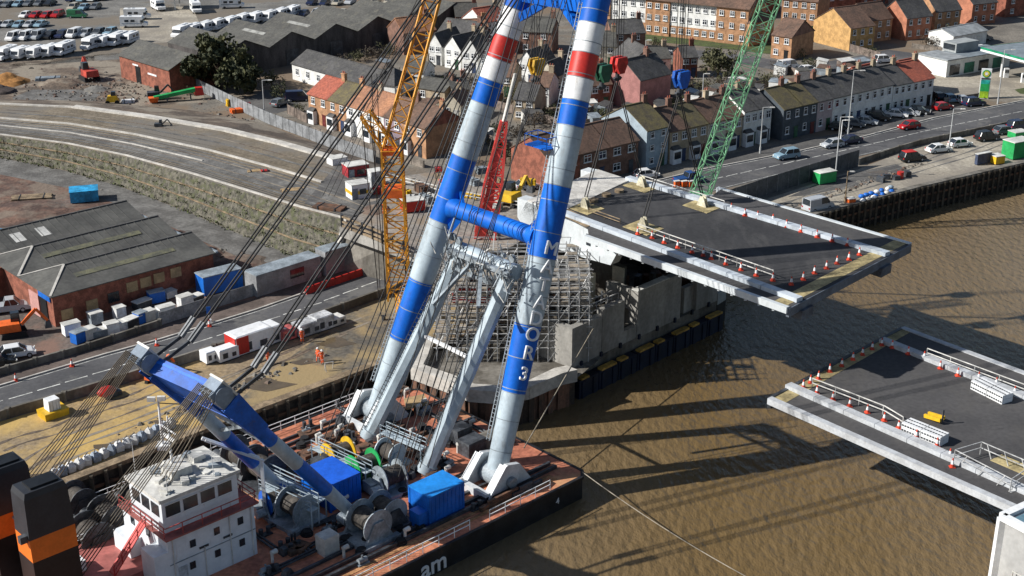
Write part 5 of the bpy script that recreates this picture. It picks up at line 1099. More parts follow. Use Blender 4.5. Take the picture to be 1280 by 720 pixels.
E_ = [((975, 40), (1019, 44), 12, 8, 3.4, OB, RB, 'tall orange brick flats with brown roof behind the green boom', dict(floors=3, nw=4, gable=DB)), ((963, 72), (988, 76), 10, 5.2, 3, OB, RB, 'orange brick house with white porch right of the green boom', dict(nw=2, gable=DB)),
 ((1015, 52), (1061, 64), 7.5, 5.2, 3.6, YB, RB, 'yellow brick gabled house nearest the back lane', dict(ridge='perp', nw=0, side=3, door=False)), ((1050, 46), (1082, 54), 8, 5.2, 3.2, OB, RB, 'orange gabled house joined to the yellow one', dict(ridge='perp', nw=0, side=3, door=False)),
 ((1099, 43), (1131, 51), 8, 5.3, 3.6, mat('salmon_brick', (.42, .17, .1), .85, var=.15), RD, 'salmon gabled house with grey roof, second behind the back lane', dict(ridge='perp', nw=0, side=3, door=False)), ((1140, 35), (1167, 42), 8, 5.3, 3.4, OB, RD, 'narrow orange gabled house with grey roof, third behind the back lane', dict(ridge='perp', nw=0, side=3, door=False)),
 ((1180, 24), (1213, 32), 8, 5.3, 3.6, mat('salmon_brick', (.42, .17, .1)), RD, 'salmon gabled house with grey roof nearest the top right corner', dict(ridge='perp', nw=0, side=3, door=False)), ((1222, 10), (1249, 17), 8, 5.3, 3.4, BR, RD, 'red gabled house at the top edge above the petrol station', dict(ridge='perp', nw=0, side=2, door=False)),
 ((1032, 22), (1068, 18), 9, 6.2, 3, BR, RB, 'dark red brick house with white windows at the top edge', dict(nw=3)), ((940, 24), (975, 14), 9, 6, 3, BR, RB, 'red brick house at the top edge behind the apartment block', dict(nw=3)), ((1075, 12), (1110, 4), 9, 6, 3, BR, RD, 'grey roofed brick house at the top edge right of the dark red one', dict(nw=3)),
 ((1255, 22), (1290, 18), 9, 5, 3, BR, RD, 'brick house cut by the right edge at the top', dict(nw=2)), ((1150, 2), (1185, -4), 9, 5.5, 3, DB, RD, 'dark house at the very top right of centre', dict(nw=2))]
for a, b, dp, ev, rs, wl, rf_, lb, kw in E_:
    k = dict(nw=2, chim=0); k.update(kw); house(a, b, dp, ev, rs, wl, rf_, lb, 'houses of the estate at the top', **k)
# ------------------------------------------------------------------ long multi bay sheds
def shed_row(A, B, n, depth, eave, rise, wall, roof, labels):
    a, b = P(*A), P(*B); d = (b - a); L = d.length / n; d.normalize(); back = V((-d.y, d.x, 0))
    for i in range(n):
        o = a + d * L * i; rz = math.atan2(d.y, d.x); t = thing('shed', o, labels[i], 'shed', 'row of long gabled sheds', rz); mb = MB()
        mb.box(L / 2, depth / 2, -.2, L - .02, depth, eave + .2)
        for y in (.0, depth): mb.add([(0, y, eave), (L, y, eave), (L / 2, y, eave + rise)], [(0, 1, 2)])
        mb.build('wall', wall, t, local=True); mb = MB()
        for s, x0 in ((1, -.1), (-1, L + .1)): mb.prism([V((x0 + s * .12, -.3, eave + .02)), V((x0 + s * .12, depth + .3, eave + .02)), V((L / 2, depth + .3, eave + rise)), V((L / 2, -.3, eave + rise))], UZ * .12)
        rr = mb.build('roof', roof, t, local=True)
        if i in (1, 2): mb = MB(); f0, f1 = .3, .7; mb.prism([V((L * .25, depth * f0, eave + rise * .5 + .16)), V((L * .25, depth * f1, eave + rise * .5 + .16)), V((L * .32, depth * f1, eave + rise * .64 + .16)), V((L * .32, depth * f0, eave + rise * .64 + .16))], UZ * .04); mb.build('roof_light', mat('aged_rooflight', (.3, .3, .28), .7, var=.2), rr, local=True)
        mb = MB(); mb.box(L / 2, -.05, 0, 3.4, .1, 3.4); mb.build('door', dgrey, t, local=True)
lab = ['first dark gabled shed behind the large tree', 'second dark gabled shed from the tree, with a pale roof light', 'third dark gabled shed from the tree, with a pale roof light', 'fourth dark gabled shed from the tree', 'fifth dark gabled shed, at the amber jib', 'sixth dark gabled shed, farthest from the tree']
darkwall = mat('dark_shed_wall', (.075, .068, .066), .85, var=.25, streak=(1, 1, .3))
shed_row((278, 98), (592, 36), 6, 20, 4.6, 2.6, darkwall, RS, lab)
# red brick warehouse by the tree
wa, wb = P(152, 97), P(214, 117); t = thing('brick_warehouse', wa, 'red brick warehouse with grey sheet roof and open doorway left of the large tree', 'warehouse', None, math.atan2((wb - wa).y, (wb - wa).x)); L = (wb - wa).length; dp = 10.5
mb = MB(); mb.box(L / 2, dp / 2, -.2, L, dp, 5.0); 
for x in (0, L): mb.add([(x, 0, 4.8), (x, dp, 4.8), (x, dp / 2, 7.2)], [(0, 1, 2)])
mb.build('wall', BR, t, local=True); mb = MB()
for y0, s in ((-.3, 1), (dp + .3, -1)): mb.prism([V((-.3, y0, 4.7)), V((L + .3, y0, 4.7)), V((L + .3, dp / 2, 7.25)), V((-.3, dp / 2, 7.25))], UZ * .13)
mb.build('roof', RS, t, local=True); mb = MB(); mb.box(L * .37, -.03, 0, 1.9, .08, 3.5); mb.build('door', black, t, local=True)
mb = MB(); mb.box(L * .66, -.05, 2.6, 3.4, .12, .35); mb.build('sign_board', white, t, local=True); mb = MB(); mb.box(L * .33, -.05, 3.6, 2.2, .1, .3); mb.build('lintel', white, t, local=True)
# ------------------------------------------------------------------ three bay workshop on the left
ga, gb = P(70, 409), P(269, 352); gd = (gb - ga); GL = gd.length; gd.normalize(); gn = V((-gd.y, gd.x, 0)); GD = 27.0; ge = 3.9
ga2 = ga - gd * 0.0
ws = thing('workshop', (ga + gb) / 2 + gn * 13, 'red brick workshop with three grey hipped roof bays at the left edge', 'workshop')
def G(a, b, z): return ga + gd * a + gn * b + UZ * z
mb = MB(); mb.prism([G(0, 0, -.1), G(GL, 0, -.1), G(GL, GD, -.1), G(-6, GD, -.1), G(-6, 14, -.1), G(0, 13.9, -.1)], UZ * (ge + .1)); mb.build('wall', BR, ws)
bw = GD / 3; wsr = mat('workshop_sheet', (.11, .108, .098), .85, rgb2=(.07, .069, .064), scale=.25, var=.16)
for k in range(3):
    y0, y1, x0 = k * bw, (k + 1) * bw, (0 if k < 1.5 else -6); e = ge + .05; rz_ = 1.35; hp = 4.4
    mb = MB(); ym = y0 + bw * .62
    mb.prism([G(x0 - .3, y0 - (.3 if k == 0 else 0), e), G(GL + .3, y0 - (.3 if k == 0 else 0), e), G(GL + .3, ym, e + rz_), G(x0 + hp, ym, e + rz_)], UZ * .12)
    mb.prism([G(GL + .3, y1, e), G(x0 - .3, y1, e), G(x0 + hp, ym, e + rz_), G(GL + .3, ym, e + rz_)], UZ * .12)
    mb.prism([G(x0 - .3, y1, e + .004), G(x0 - .3, y0 - .28, e + .004), G(x0 + hp, ym, e + rz_ + .004)], UZ * .12)
    for j in range(1, int((GL - x0) / 1.1)):
        xx = x0 + j * 1.1; xr = max(xx, 0); f0 = 0 if xx > x0 + hp else 0
        if xx < x0 + hp: continue
        mb.beam(G(xx, y0 + .1, e + .15), G(xx, ym, e + rz_ + .15), .09, .07); mb.beam(G(xx, y1 - .1, e + .15), G(xx, ym, e + rz_ + .15), .09, .07)
    r = mb.build('roof', wsr, ws)
    mb = MB(); mb.beam(G(x0 + hp, ym, e + rz_ + .15), G(GL + .3, ym, e + rz_ + .15), .3, .14); mb.build('ridge', RD, r)
    mb = MB(); mb.beam(G(x0 - .2, y0, e + .14), G(x0 + hp, ym, e + rz_ + .16), .3, .14); mb.beam(G(x0 - .2, y1, e + .14), G(x0 + hp, ym, e + rz_ + .16), .3, .14); mb.build('hip_flashing', paleconc, r)
    if k < 2:
        mb = MB(); f = .42; pz = e + rz_ * f + .22; pz2 = e + rz_ * .58 + .22; mb.poly([G(hp, y0 + bw * .62 * f, pz), G(GL * .82, y0 + bw * .62 * f, pz), G(GL * .82, y0 + bw * .62 * .58, pz2), G(hp, y0 + bw * .62 * .58, pz2)]); mb.build('roof_light', mat('lichen_sheet', (.17, .165, .1), .85, rgb2=(.1, .1, .075), scale=.9, var=.2), r)
    else:
        for xx in (GL * .2, GL * .36): mb = MB(); mb.poly([G(xx, y0 + bw * .2, e + rz_ * .33 + .15), G(xx + 1.5, y0 + bw * .2, e + rz_ * .33 + .15), G(xx + 1.5, y0 + bw * .45, e + rz_ * .73 + .15), G(xx, y0 + bw * .45, e + rz_ * .73 + .15)]); mb.build('roof_light', offwhite, r)
mb = MB(); mb.prism([G(GL, -.05, ge - .1), G(GL, GD, ge - .1), G(GL, bw * 2.62, ge + 1.35), G(GL, bw * 2, ge + .1), G(GL, bw * 1.62, ge + 1.35), G(GL, bw, ge + .1), G(GL, bw * .62, ge + 1.35)], gd * .25); mb.build('end_wall', BR, ws)
mb = MB(); mb.beam(G(GL + .45, -.3, ge + .2), G(GL + .45, GD, ge + .2), .4, .25); mb.build('gutter', mgrey, ws)
for i, (x, z, m) in enumerate(((1.6, .7, ply), (4.9, 1.0, ply), (7.8, 1.2, glass), (10.4, 1.9, ply), (12.3, 2.0, ply), (14.2, 2.1, ply), (16.6, 2.2, ply))): mb = MB(); mb.obox(G(x, -.06, z + .6), gd * .75, gn * .06, UZ * .65); mb.build('boarded_window' if m is ply else 'window', m, ws)
mb = MB(); mb.obox(G(-.06, 2.6, 1.7), gn * .9, gd * .06, UZ * 1.7); mb.build('door', black, ws); mb = MB(); mb.obox(G(-.08, 5.2, 1.6), gn * 1.3, gd * .06, UZ * 1.5); mb.build('shutter', mat('pink_shutter', (.55, .3, .27), .7, var=.1), ws)
mb = MB(); mb.obox(G(-.12, 2.0, 3.5), gn * 1.6, gd * .06, UZ * .35); mb.build('fascia_sign', sblue, ws)
for a0, L_, y, lb in ((-11, 5.0, 22, 'small flat roofed lean-to at the left edge behind the workshop'),):
    t = thing('lean_to', G(-10, 17, 0), lb, 'lean-to'); mb = MB(); mb.prism([G(-13, 14, 0), G(-6.2, 14, 0), G(-6.2, 21, 0), G(-13, 21, 0)], UZ * 3.0); mb.build('wall', BR, t); mb = MB(); mb.prism([G(-13.2, 13.8, 3.02), G(-6.2, 13.8, 3.02), G(-6.2, 21, 3.02), G(-13.2, 21, 3.02)], UZ * .15); mb.build('roof', RS, t)
# ------------------------------------------------------------------ petrol station
pc = thing('petrol_canopy', P(1262, 100), 'petrol station canopy with green and white edge at the right side', 'canopy')
cz = 5.2; ca, cb_ = P(1226, 64, cz), P(1300, 84, cz); cdv = (cb_ - ca).normalized(); cn = V((-cdv.y, cdv.x, 0)); cc = ca + cdv * 26 
mb = MB(); q = [ca, cc, cc + cn * 16, ca + cn * 16]; mb.prism(q, UZ * .9); mb.build('roof', mat('canopy_grey', (.2, .235, .26), .6, var=.12), pc)
mb = MB()
for i in range(4): a, b = q[i], q[(i + 1) % 4]; o = (cn if i == 2 else -cn if i == 0 else cdv if i == 1 else -cdv) * .08; mb.beam(a + o + UZ * .28, b + o + UZ * .28, .1, .42, 1); mb.beam(a + o * 1.04 + UZ * .72, b + o * 1.04 + UZ * .72, .1, .46, 0)
mb.build('fascia', [mat('pump_green', (.01, .22, .11), .5), white], pc); mb = MB()
for i in (3, 11, 19):
    for j in (3.5, 12): p = ca + cdv * i + cn * j; mb.tube(V((p.x, p.y, 0)), V((p.x, p.y, cz)), .22, None, 8)
mb.build('column', white, pc)
for i in range(4): p = ca + cdv * (4 + 5 * i) + cn * 4; t = thing('fuel_pump', (p.x, p.y, 0), f'{ORD[i]} fuel pump from the left under the canopy', 'fuel pump', 'fuel pumps'); mb = MB(); mb.box(0, 0, 0, 1.0, .6, 2.0); mb.build('cabinet', white, t, local=True); mb = MB(); mb.box(0, -.32, 1.1, .8, .05, .6); mb.build('display', glass, t, local=True)
sh = thing('petrol_shop', P(1185, 97), 'white flat roofed petrol station shop with grey roofs', 'shop'); sa_, sb_ = P(1146, 88), P(1182, 97); sdv = (sb_ - sa_).normalized(); sn = V((-sdv.y, sdv.x, 0)); SLn = (sb_ - sa_).length
def SH(a, b, z): return sa_ + sdv * a + sn * b + UZ * z
mb = MB(); mb.prism([SH(0, 0, 0), SH(SLn, 0, 0), SH(SLn, 20, 0), SH(0, 20, 0)], UZ * 3.5); mb.build('wall', WR, sh); mb = MB(); mb.prism([SH(-.2, -.2, 3.52), SH(SLn + .2, -.2, 3.52), SH(SLn + .2, 6, 3.52), SH(-.2, 6, 3.52)], UZ * .25); mb.prism([SH(1, 6.2, 3.52), SH(SLn + .1, 6.2, 3.52), SH(SLn + .1, 20, 3.52), SH(1, 20, 3.52)], UZ * .15, 1); mb.build('roof', [mat('lead_roof', (.3, .32, .33), .7, var=.15), mat('canopy_grey', (.2, .235, .26))], sh)
mb = MB(); mb.prism([SH(.3, 7, 3.7), SH(4, 7, 3.7), SH(4, 14, 3.7), SH(.3, 14, 3.7)], UZ * 2.0); mb.build('upper_storey', mat('upper_grey', (.32, .34, .34), .7, var=.1), sh); mb = MB(); mb.obox(SH(2.1, 6.93, 4.8), sdv * 1.5, sn * .05, UZ * .6); mb.build('upper_window', glass, sh)
for i in range(4): mb = MB(); mb.obox(SH(SLn + .05, 2.5 + 4.5 * i, 1.4), sn * 1.5, sdv * .05, UZ * 1.1); mb.build('window', [glass, mat('shop_green', (.02, .16, .1), .5)][i % 2], sh)
house((1190, 62), (1232, 54), 7, 3, 1.2, WR, mat('lead_roof', (.3, .32, .33)), 'low pale garage behind the petrol station shop', floors=1, chim=0, cat='garage', name='garage')
# totem sign
tp_ = P(1229, 123); t = thing('totem_sign', tp_, 'tall green and white price sign with round flower emblem by the petrol station', 'price sign'); x = V((.97, -.25, 0)); y = V((.25, .97, 0))
mb = MB(); mb.obox(tp_ + UZ * 3.0, x * .95, y * .28, UZ * 3.0); mb.build('body', white, t)
for z0, z1, m in ((.15, 1.5, mat('sign_lime', (.35, .55, .03), .5)), (1.5, 3.0, green), (3.0, 3.8, mat('sign_teal', (.02, .35, .3), .5)), (3.9, 4.2, dgrey)): mb = MB(); mb.obox(tp_ + UZ * (z0 + z1) / 2 - y * .3, x * .85, y * .03, UZ * (z1 - z0) / 2); mb.build('price_panel', m, t)
mb = MB(); c = tp_ + UZ * 5.05 - y * .3
mb.tube(c, c - y * .05, .78, None, 18, 0, sm=False)
for k in range(9): a = k * math.pi / 4.5; mb.tube(c - y * .06 + (x * math.cos(a) + UZ * math.sin(a)) * .34, c - y * .1 + (x * math.cos(a) + UZ * math.sin(a)) * .34, .26, None, 6, 1, sm=False)
mb.tube(c - y * .1, c - y * .13, .3, None, 12, 2, sm=False); mb.build('emblem', [green, mat('emblem_yellow', (.75, .65, .05), .5), white], t)
# ------------------------------------------------------------------ trees
CROWN = {}
def crown_mesh(kind, seed, n, sq):
    k = (kind, seed, n, sq)
    if k in CROWN: return CROWN[k]
    r = random.Random(seed); mb = MB(); cl = []
    for i in range(44):
        t_ = r.uniform(0, 6.283); ph = math.acos(r.uniform(-.55, 1)); rr = r.uniform(.35, 1.08); cl.append((V((math.sin(ph) * math.cos(t_) * rr, math.sin(ph) * math.sin(t_) * rr, math.cos(ph) * rr * sq)), r.uniform(.12, .3)))
    for i in range(n):
        c, cr = cl[r.randrange(44)]; v = V((r.gauss(0, 1), r.gauss(0, 1), r.gauss(0, 1))).normalized() * cr * r.uniform(.55, 1.08); p = c + v; s = r.uniform(.035, .085)
        a = V((r.gauss(0, 1), r.gauss(0, 1), r.gauss(0, 1))).normalized(); b = a.cross(V((r.gauss(0, 1), r.gauss(0, 1), r.gauss(0, 1)))).normalized(); mb.add([p - a * s, p + b * s * .7, p + a * s, p - b * s * .7], [(0, 1, 2, 3)])
    o = mb.build('crown', leafm[kind], None, local=True); CROWN[k] = o.data; bpy.data.objects.remove(o); return CROWN[k]
TR_M = {}
def trunk_mesh():
    if 'o' not in TR_M:
        mb = MB(); mb.tube((0, 0, -.2), (0, 0, 1.0), .09, .055, 8); r = random.Random(5)
        for i in range(9): t_ = i * 2.4; z = .55 + i * .05; mb.tube((0, 0, z), (math.cos(t_) * .6, math.sin(t_) * .6, z + r.uniform(.35, .7)), .03, .01, 5)
        o = mb.build('trunk', bark, None, local=True); TR_M['o'] = o.data; bpy.data.objects.remove(o)
    return TR_M['o']
def tree(u, v, h, rad_, label, kind=0, seed=1, n=1500, sq=.8, cat='tree', name='tree', group=None, z0=0, lift=.5):
    c = P(u, v, z0); t = thing(name, c, label, cat, group, seed * 1.3)
    inst(trunk_mesh(), t, (0, 0, 0), scale=(h * .55, h * .55, h * .55)); inst(crown_mesh(kind, seed, n, sq), t, (0, 0, h - rad_ * sq * .95 if lift else rad_ * .4), scale=(rad_, rad_, rad_)); return t
tree(276, 112, 9.5, 8.2, 'large dark evergreen tree beside the red brick warehouse', 0, 3, 5200, .62, lift=1)
tree(897, 102, 6.5, 4.2, 'olive bare looking tree between the blue hook block and green boom', 1, 5, 2600, .8)
tree(822, 66, 3.2, 2.0, 'small yellow green bush by the lawn edge', 1, 6, 700, .7, 'bush', 'bush')
BU = [(430, 82, 2.6, 2.6, 2), (448, 77, 2.6, 2.6, 1), (466, 72, 2.6, 2.6, 2), (484, 67, 2.6, 2.6, 1), (412, 86, 2.2, 2.4, 0), (352, 122, 3, 2.4, 0), (340, 110, 3.5, 2.8, 0), (374, 140, 1.8, 1.5, 1), (480, 100, 3, 2.4, 0), (530, 105, 3, 2.4, 0), (500, 120, 2.8, 2, 2), (560, 108, 2.6, 2.2, 0), (592, 112, 3, 2.4, 2), (640, 128, 3.2, 2.5, 0), (668, 160, 3.2, 2.5, 2), (690, 150, 3, 2.2, 0), (650, 180, 3.5, 2.6, 2), (632, 205, 3, 2.4, 0), (720, 150, 3, 2.4, 2), (750, 150, 2.4, 2, 0), (775, 155, 2.2, 1.8, 1), (860, 120, 3, 2.6, 2), (880, 116, 3, 2.6, 1), (900, 112, 2.8, 2.8, 2), (920, 106, 3, 2.8, 2), (850, 135, 2.4, 2.2, 0), (940, 122, 2.2, 2.2, 1), (960, 108, 3, 2.6, 1), (975, 92, 2.6, 2.4, 2), (1010, 84, 2.2, 2, 0), (1000, 72, 2, 1.8, 1), (1090, 70, 2.2, 1.8, 0), (1195, 48, 3.2, 3, 1), (1160, 58, 2.6, 2.2, 2), (1215, 52, 3, 2.4, 1), (745, 46, 2.5, 2, 2), (820, 175, 2, 1.6, 0), (845, 155, 2, 1.6, 2), (300, 60, 2.6, 2, 0), (580, 205, 2.6, 2, 0), (600, 180, 2.6, 2.2, 2), (625, 170, 2.6, 2.2, 0), (240, 118, 1.6, 1.6, 1), (620, 190, 2.4, 2, 0), (700, 176, 2.4, 1.8, 0)]
KN = ['dark green', 'olive green', 'brown leafless']
for i, (u, v, h, r_, k) in enumerate(BU):
    tree(u, v, h, r_, f'{KN[k]} garden shrub, one of many among the houses', k, 10 + i % 5, 620, .75, 'shrub', 'shrub', f'{KN[k]} shrubs among the houses')
# garden walls, sheds and clutter of the back gardens
rnd = random.Random(77)
gw = mat('garden_wall', (.19, .15, .125), .85, var=.25, scale=.8)
GF = [((480, 150), (560, 128)), ((470, 140), (545, 108)), ((500, 92), (600, 112)), ((600, 130), (700, 160)), ((640, 200), (690, 176)), ((720, 160), (800, 150)), ((840, 150), (925, 126)), ((840, 132), (960, 108)), ((960, 135), (1060, 110)), ((985, 92), (1040, 108)), ((1040, 104), (1145, 80)), ((1062, 64), (1100, 75)), ((1140, 60), (1220, 72)), ((360, 142), (384, 154)), ((388, 166), (530, 210)), ((556, 160), (640, 190)), ((760, 120), (850, 128)), ((690, 90), (740, 96)), ((1180, 130), (1222, 124))]
for i, (a, b) in enumerate(GF): fence('garden_wall', PP([a, b]), rnd.uniform(1.1, 1.8), gw if i % 2 else mat('garden_fence', (.22, .19, .16), .9, var=.25), f'{"brick" if i % 2 else "weathered timber"} garden boundary between back gardens of the town', 'garden wall', 3, th=.14, group='brick garden walls' if i % 2 else 'timber garden fences')
for i in range(58):
    zone = rnd.choice(((475, 600, 88, 165), (600, 720, 80, 190), (720, 830, 120, 165), (840, 960, 110, 140), (965, 1100, 86, 118)))
    u, v = rnd.uniform(*zone[:2]), rnd.uniform(*zone[2:]); c = P(u, v); t = thing('garden_shed', c, 'small garden shed', 'garden shed', 'small garden sheds', rnd.choice((.4, -.5, 1.1)) + rnd.uniform(-.1, .1)); w_, d_, h_ = rnd.uniform(1.8, 3.6), rnd.uniform(1.6, 2.6), rnd.uniform(1.7, 2.3)
    mb = MB(); mb.box(0, 0, 0, w_, d_, h_); gm_, gn_ = rnd.choice(((offwhite, 'cream'), (gw, 'brown'), (TN, 'tan'), (WR, 'white'), (mgrey, 'grey'), (DB, 'brick'))); mb.build('wall', gm_, t, local=True); t['label'] = f'small {gn_} garden shed among the back gardens of the town'; t['group'] = f'{gn_} garden sheds'; mb = MB(); mb.prism([V((-w_ / 2 - .1, -d_ / 2 - .1, h_)), V((w_ / 2 + .1, -d_ / 2 - .1, h_)), V((w_ / 2 + .1, d_ / 2 + .1, h_ + .35)), V((-w_ / 2 - .1, d_ / 2 + .1, h_ + .35))], UZ * .08); mb.build('roof', rnd.choice((RS, RD, offwhite, mgrey, RB)), t, local=True)
mb = MB(); c = P(690, 95); mb.tube(c + UZ * .9, c + UZ * 1.0, 2.6, None, 20, 0)
for k in range(6): a = k * 1.047; mb.tube(c + V((math.cos(a) * 2.4, math.sin(a) * 2.4, 0)), c + V((math.cos(a) * 2.4, math.sin(a) * 2.4, .9)), .05, None, 5, 1)
tag(mb.build('trampoline', [sblue, dgrey]), 'round blue trampoline in a garden between the mast legs', 'trampoline')
for (u, v, L, W_, lb) in ((865, 122, 5, 4, 'pale blue pool cover in a back garden by the green boom'), (812, 126, 5, 3, 'blue tarpaulin over a garden store under the red hook block')):
    c = P(u, v); mb = MB(); mb.frustum(c, L, W_, .9, L * .8, W_ * .7, .3); mb.frustum(c + UZ * .9, L * .8, W_ * .7, .25, L * .3, .3, .3); tag(mb.build('tarpaulin', sblue if 'tarp' in lb else BG), lb, 'cover')
# distant blocks at the very top left of the frame
# ------------------------------------------------------------------ lattice booms
def lattice(mb, a, b, w0, w1, step, r, xdir=V((1, 0, 0)), m=0):
    ax = (b - a).normalized(); x = (xdir - ax * xdir.dot(ax)).normalized(); y = ax.cross(x); L = (b - a).length; k = max(2, int(L / step))
    def c(f, i, j): w_ = w0 + (w1 - w0) * f; return lerp(a, b, f) + x * (i * w_ / 2) + y * (j * w_ / 2)
    for i in (-1, 1):
        for j in (-1, 1): mb.beam(c(0, i, j), c(1, i, j), r * 1.7)
    for n in range(k):
        f, g = n / k, (n + 1) / k; s = 1 if n % 2 else -1
        for q in ((-1, -1, 1, -1), (1, -1, 1, 1), (1, 1, -1, 1), (-1, 1, -1, -1)):
            p0, p1 = (q[0], q[1]), (q[2], q[3])
            if s < 0: p0, p1 = p1, p0
            mb.beam(c(f, *p0), c(g, *p1), r); mb.beam(c(g, q[0], q[1]), c(g, q[2], q[3]), r * .8)
YN = V((0, 1, 0))
# amber crane behind the left mast leg
ab_ = P(500, 400); at2 = on_plane(490, 186, ab_, YN); t = thing('lattice_crane', ab_, 'amber lattice crane with leaning jib behind the left mast leg', 'crane')
mb = MB(); lattice(mb, ab_ + UZ * 3, at2, 2.5, 2.3, 1.5, .13); mb.build('mast', ocrane, t)
je = on_plane(556, -60, ab_ + V((0, 6, 0)), V((0, 1, 0))); mb = MB(); lattice(mb, at2, je, 2.0, 1.7, 1.9, .11); mb.build('jib', ocrane, t)
se = on_plane(457, 142, ab_, YN); mb = MB(); lattice(mb, at2 + UZ * -.5, se, 1.5, 1.3, 1.6, .11); mb.build('back_strut', ocrane, t)
mb = MB(); mb.obox(at2 - UZ * 5.2, V((1.3, 0, 0)), V((0, 1.25, 0)), UZ * .5); mb.obox(at2 - UZ * .3, V((1.2, 0, 0)), V((0, 1.1, 0)), UZ * .25); mb.build('pivot_frame', orange, t)
mb = MB(); mb.box(ab_.x + .8, ab_.y, 0, 1.8, 1.8, 1.0, .6); mb.box(ab_.x + .4, ab_.y, 1, 1.4, 1.4, 2.4, .6); mb.build('base', ocrane, t)
mb = MB()
for e in (-.5, .5): mb.tube(se + V((e, 0, 0)), lerp(at2, je, .95) + V((e, 0, .5)), .06, None, 5); mb.tube(se + V((e, 0, 0)), ab_ + V((-2 + e, 0, 3)), .06, None, 5)
for e in (-.35, 0, .35): mb.tube(lerp(at2, je, .98), ab_ + V((-8 + e * 2, 0, 16)), .04, None, 4)
mb.build('stay_rope', wire, t)
c = on_plane(480, 412, ab_, YN); t = thing('hook_block', c, 'yellow hook block with hook hanging low beside the amber crane mast', 'hook block'); mb = MB(); mb.prism([c + p for p in (V((-.55, -.3, .9)), V((.55, -.3, .9)), V((.65, -.3, -.3)), V((.2, -.3, -1.0)), V((-.2, -.3, -1.0)), V((-.65, -.3, -.3)))], V((0, .6, 0))); mb.build('cheek', yellow, t); mb = MB(); mb.tube(c + UZ * .8, c + UZ * 1.9, .25, None, 8); mb.beam(c - UZ * 1.0, c - UZ * 1.6, .25); mb.build('hook', dgrey, t); mb = MB()
for e in (-.3, .3): mb.tube(c + UZ * 1.8 + V((e, 0, 0)), c + UZ * 32 + V((e, 0, 0)), .045, None, 4)
mb.build('hoist_rope', wire, t)
# red boom between the mast legs
rb = P(606, 296, AZ); rt_ = on_plane(630, 152, rb, YN); t = thing('lattice_boom', rb, 'red lattice crane boom standing between the mast legs', 'crane boom')
mb = MB(); lattice(mb, rb, lerp(rb, rt_, .45), 2.5, 2.2, 1.6, .2); lattice(mb, lerp(rb, rt_, .45), rt_, 2.2, .7, 1.5, .18); mb.build('boom', salmon, t)
mb = MB(); f0, f1 = lerp(rb, rt_, .02), lerp(rb, rt_, .78); mb.prism([f0 + V((-1.2, -1.25, 0)), f0 + V((.3, -1.25, 0)), f1 + V((.3, -.65, 0)), f1 + V((-.5, -.65, 0))], V((0, .08, 0))); mb.build('boom_plate', salmon, t)
mb = MB(); mb.tube(rt_, on_plane(644, 92, rb, YN), .28, .2, 8); mb.build('fly_strut', offwhite, t); mb = MB(); mb.obox(rb - V((.5, 0, 1.0)), V((2.0, 0, 0)), V((0, 1.8, 0)), UZ * .9); mb.build('base', salmon, t)
# green boom right
gb_ = P(868, 262); gt = on_plane(968, -14, gb_ + V((0, 0, 0)), V((0, 1, 0))); t = thing('lattice_boom', gb_, 'green lattice crane boom leaning right behind the lifted leaf', 'crane boom'); mb = MB(); lattice(mb, gb_, gt, 2.6, 2.4, 1.9, .1); mb.build('boom', gcrane, t); mb = MB(); mb.box(gb_.x, gb_.y, 0, 5, 4, 2.2, .4); mb.build('base', gcrane, t)
mb = MB()
for e in (-.5, .5): mb.tube(gb_ + V((e - 1, 1, 2)), gt + V((e - 1.5, 0, 0)), .05, None, 4)
mb.build('stay_rope', wire, t)
# ------------------------------------------------------------------ vehicles
PAINT = {n: mat('car_paint_' + n, c, .25, var=.03, fine=False, spec=.6) for n, c in dict(white=(.75, .75, .74), silver=(.42, .44, .46), black=(.014, .015, .017), grey=(.13, .14, .15), red=(.38, .012, .014), blue=(.02, .07, .22), paleblue=(.22, .34, .42), green=(.03, .16, .07), beige=(.42, .38, .3), navy=(.015, .022, .06), orange=(.7, .16, .02)).items()}
CARM = {}
lamp_m = mat('lamp_lens', (.7, .7, .66), .2, var=.02); tail_m = mat('tail_lens', (.35, .01, .01), .3, var=.02)
PROF = {'hatch': (4.1, 1.74, .92, 1.47, (-1.95, -1.35, .35, 1.05)), 'saloon': (4.5, 1.78, .93, 1.43, (-1.75, -1.0, .45, 1.2)), 'suv': (4.5, 1.86, 1.05, 1.72, (-2.15, -1.85, .35, 1.0)), 'van': (5.0, 1.95, 1.12, 2.05, (-2.42, -2.35, 1.0, 1.75)), 'pickup': (5.1, 1.85, 1.05, 1.75, (-.6, -.35, .75, 1.35))}
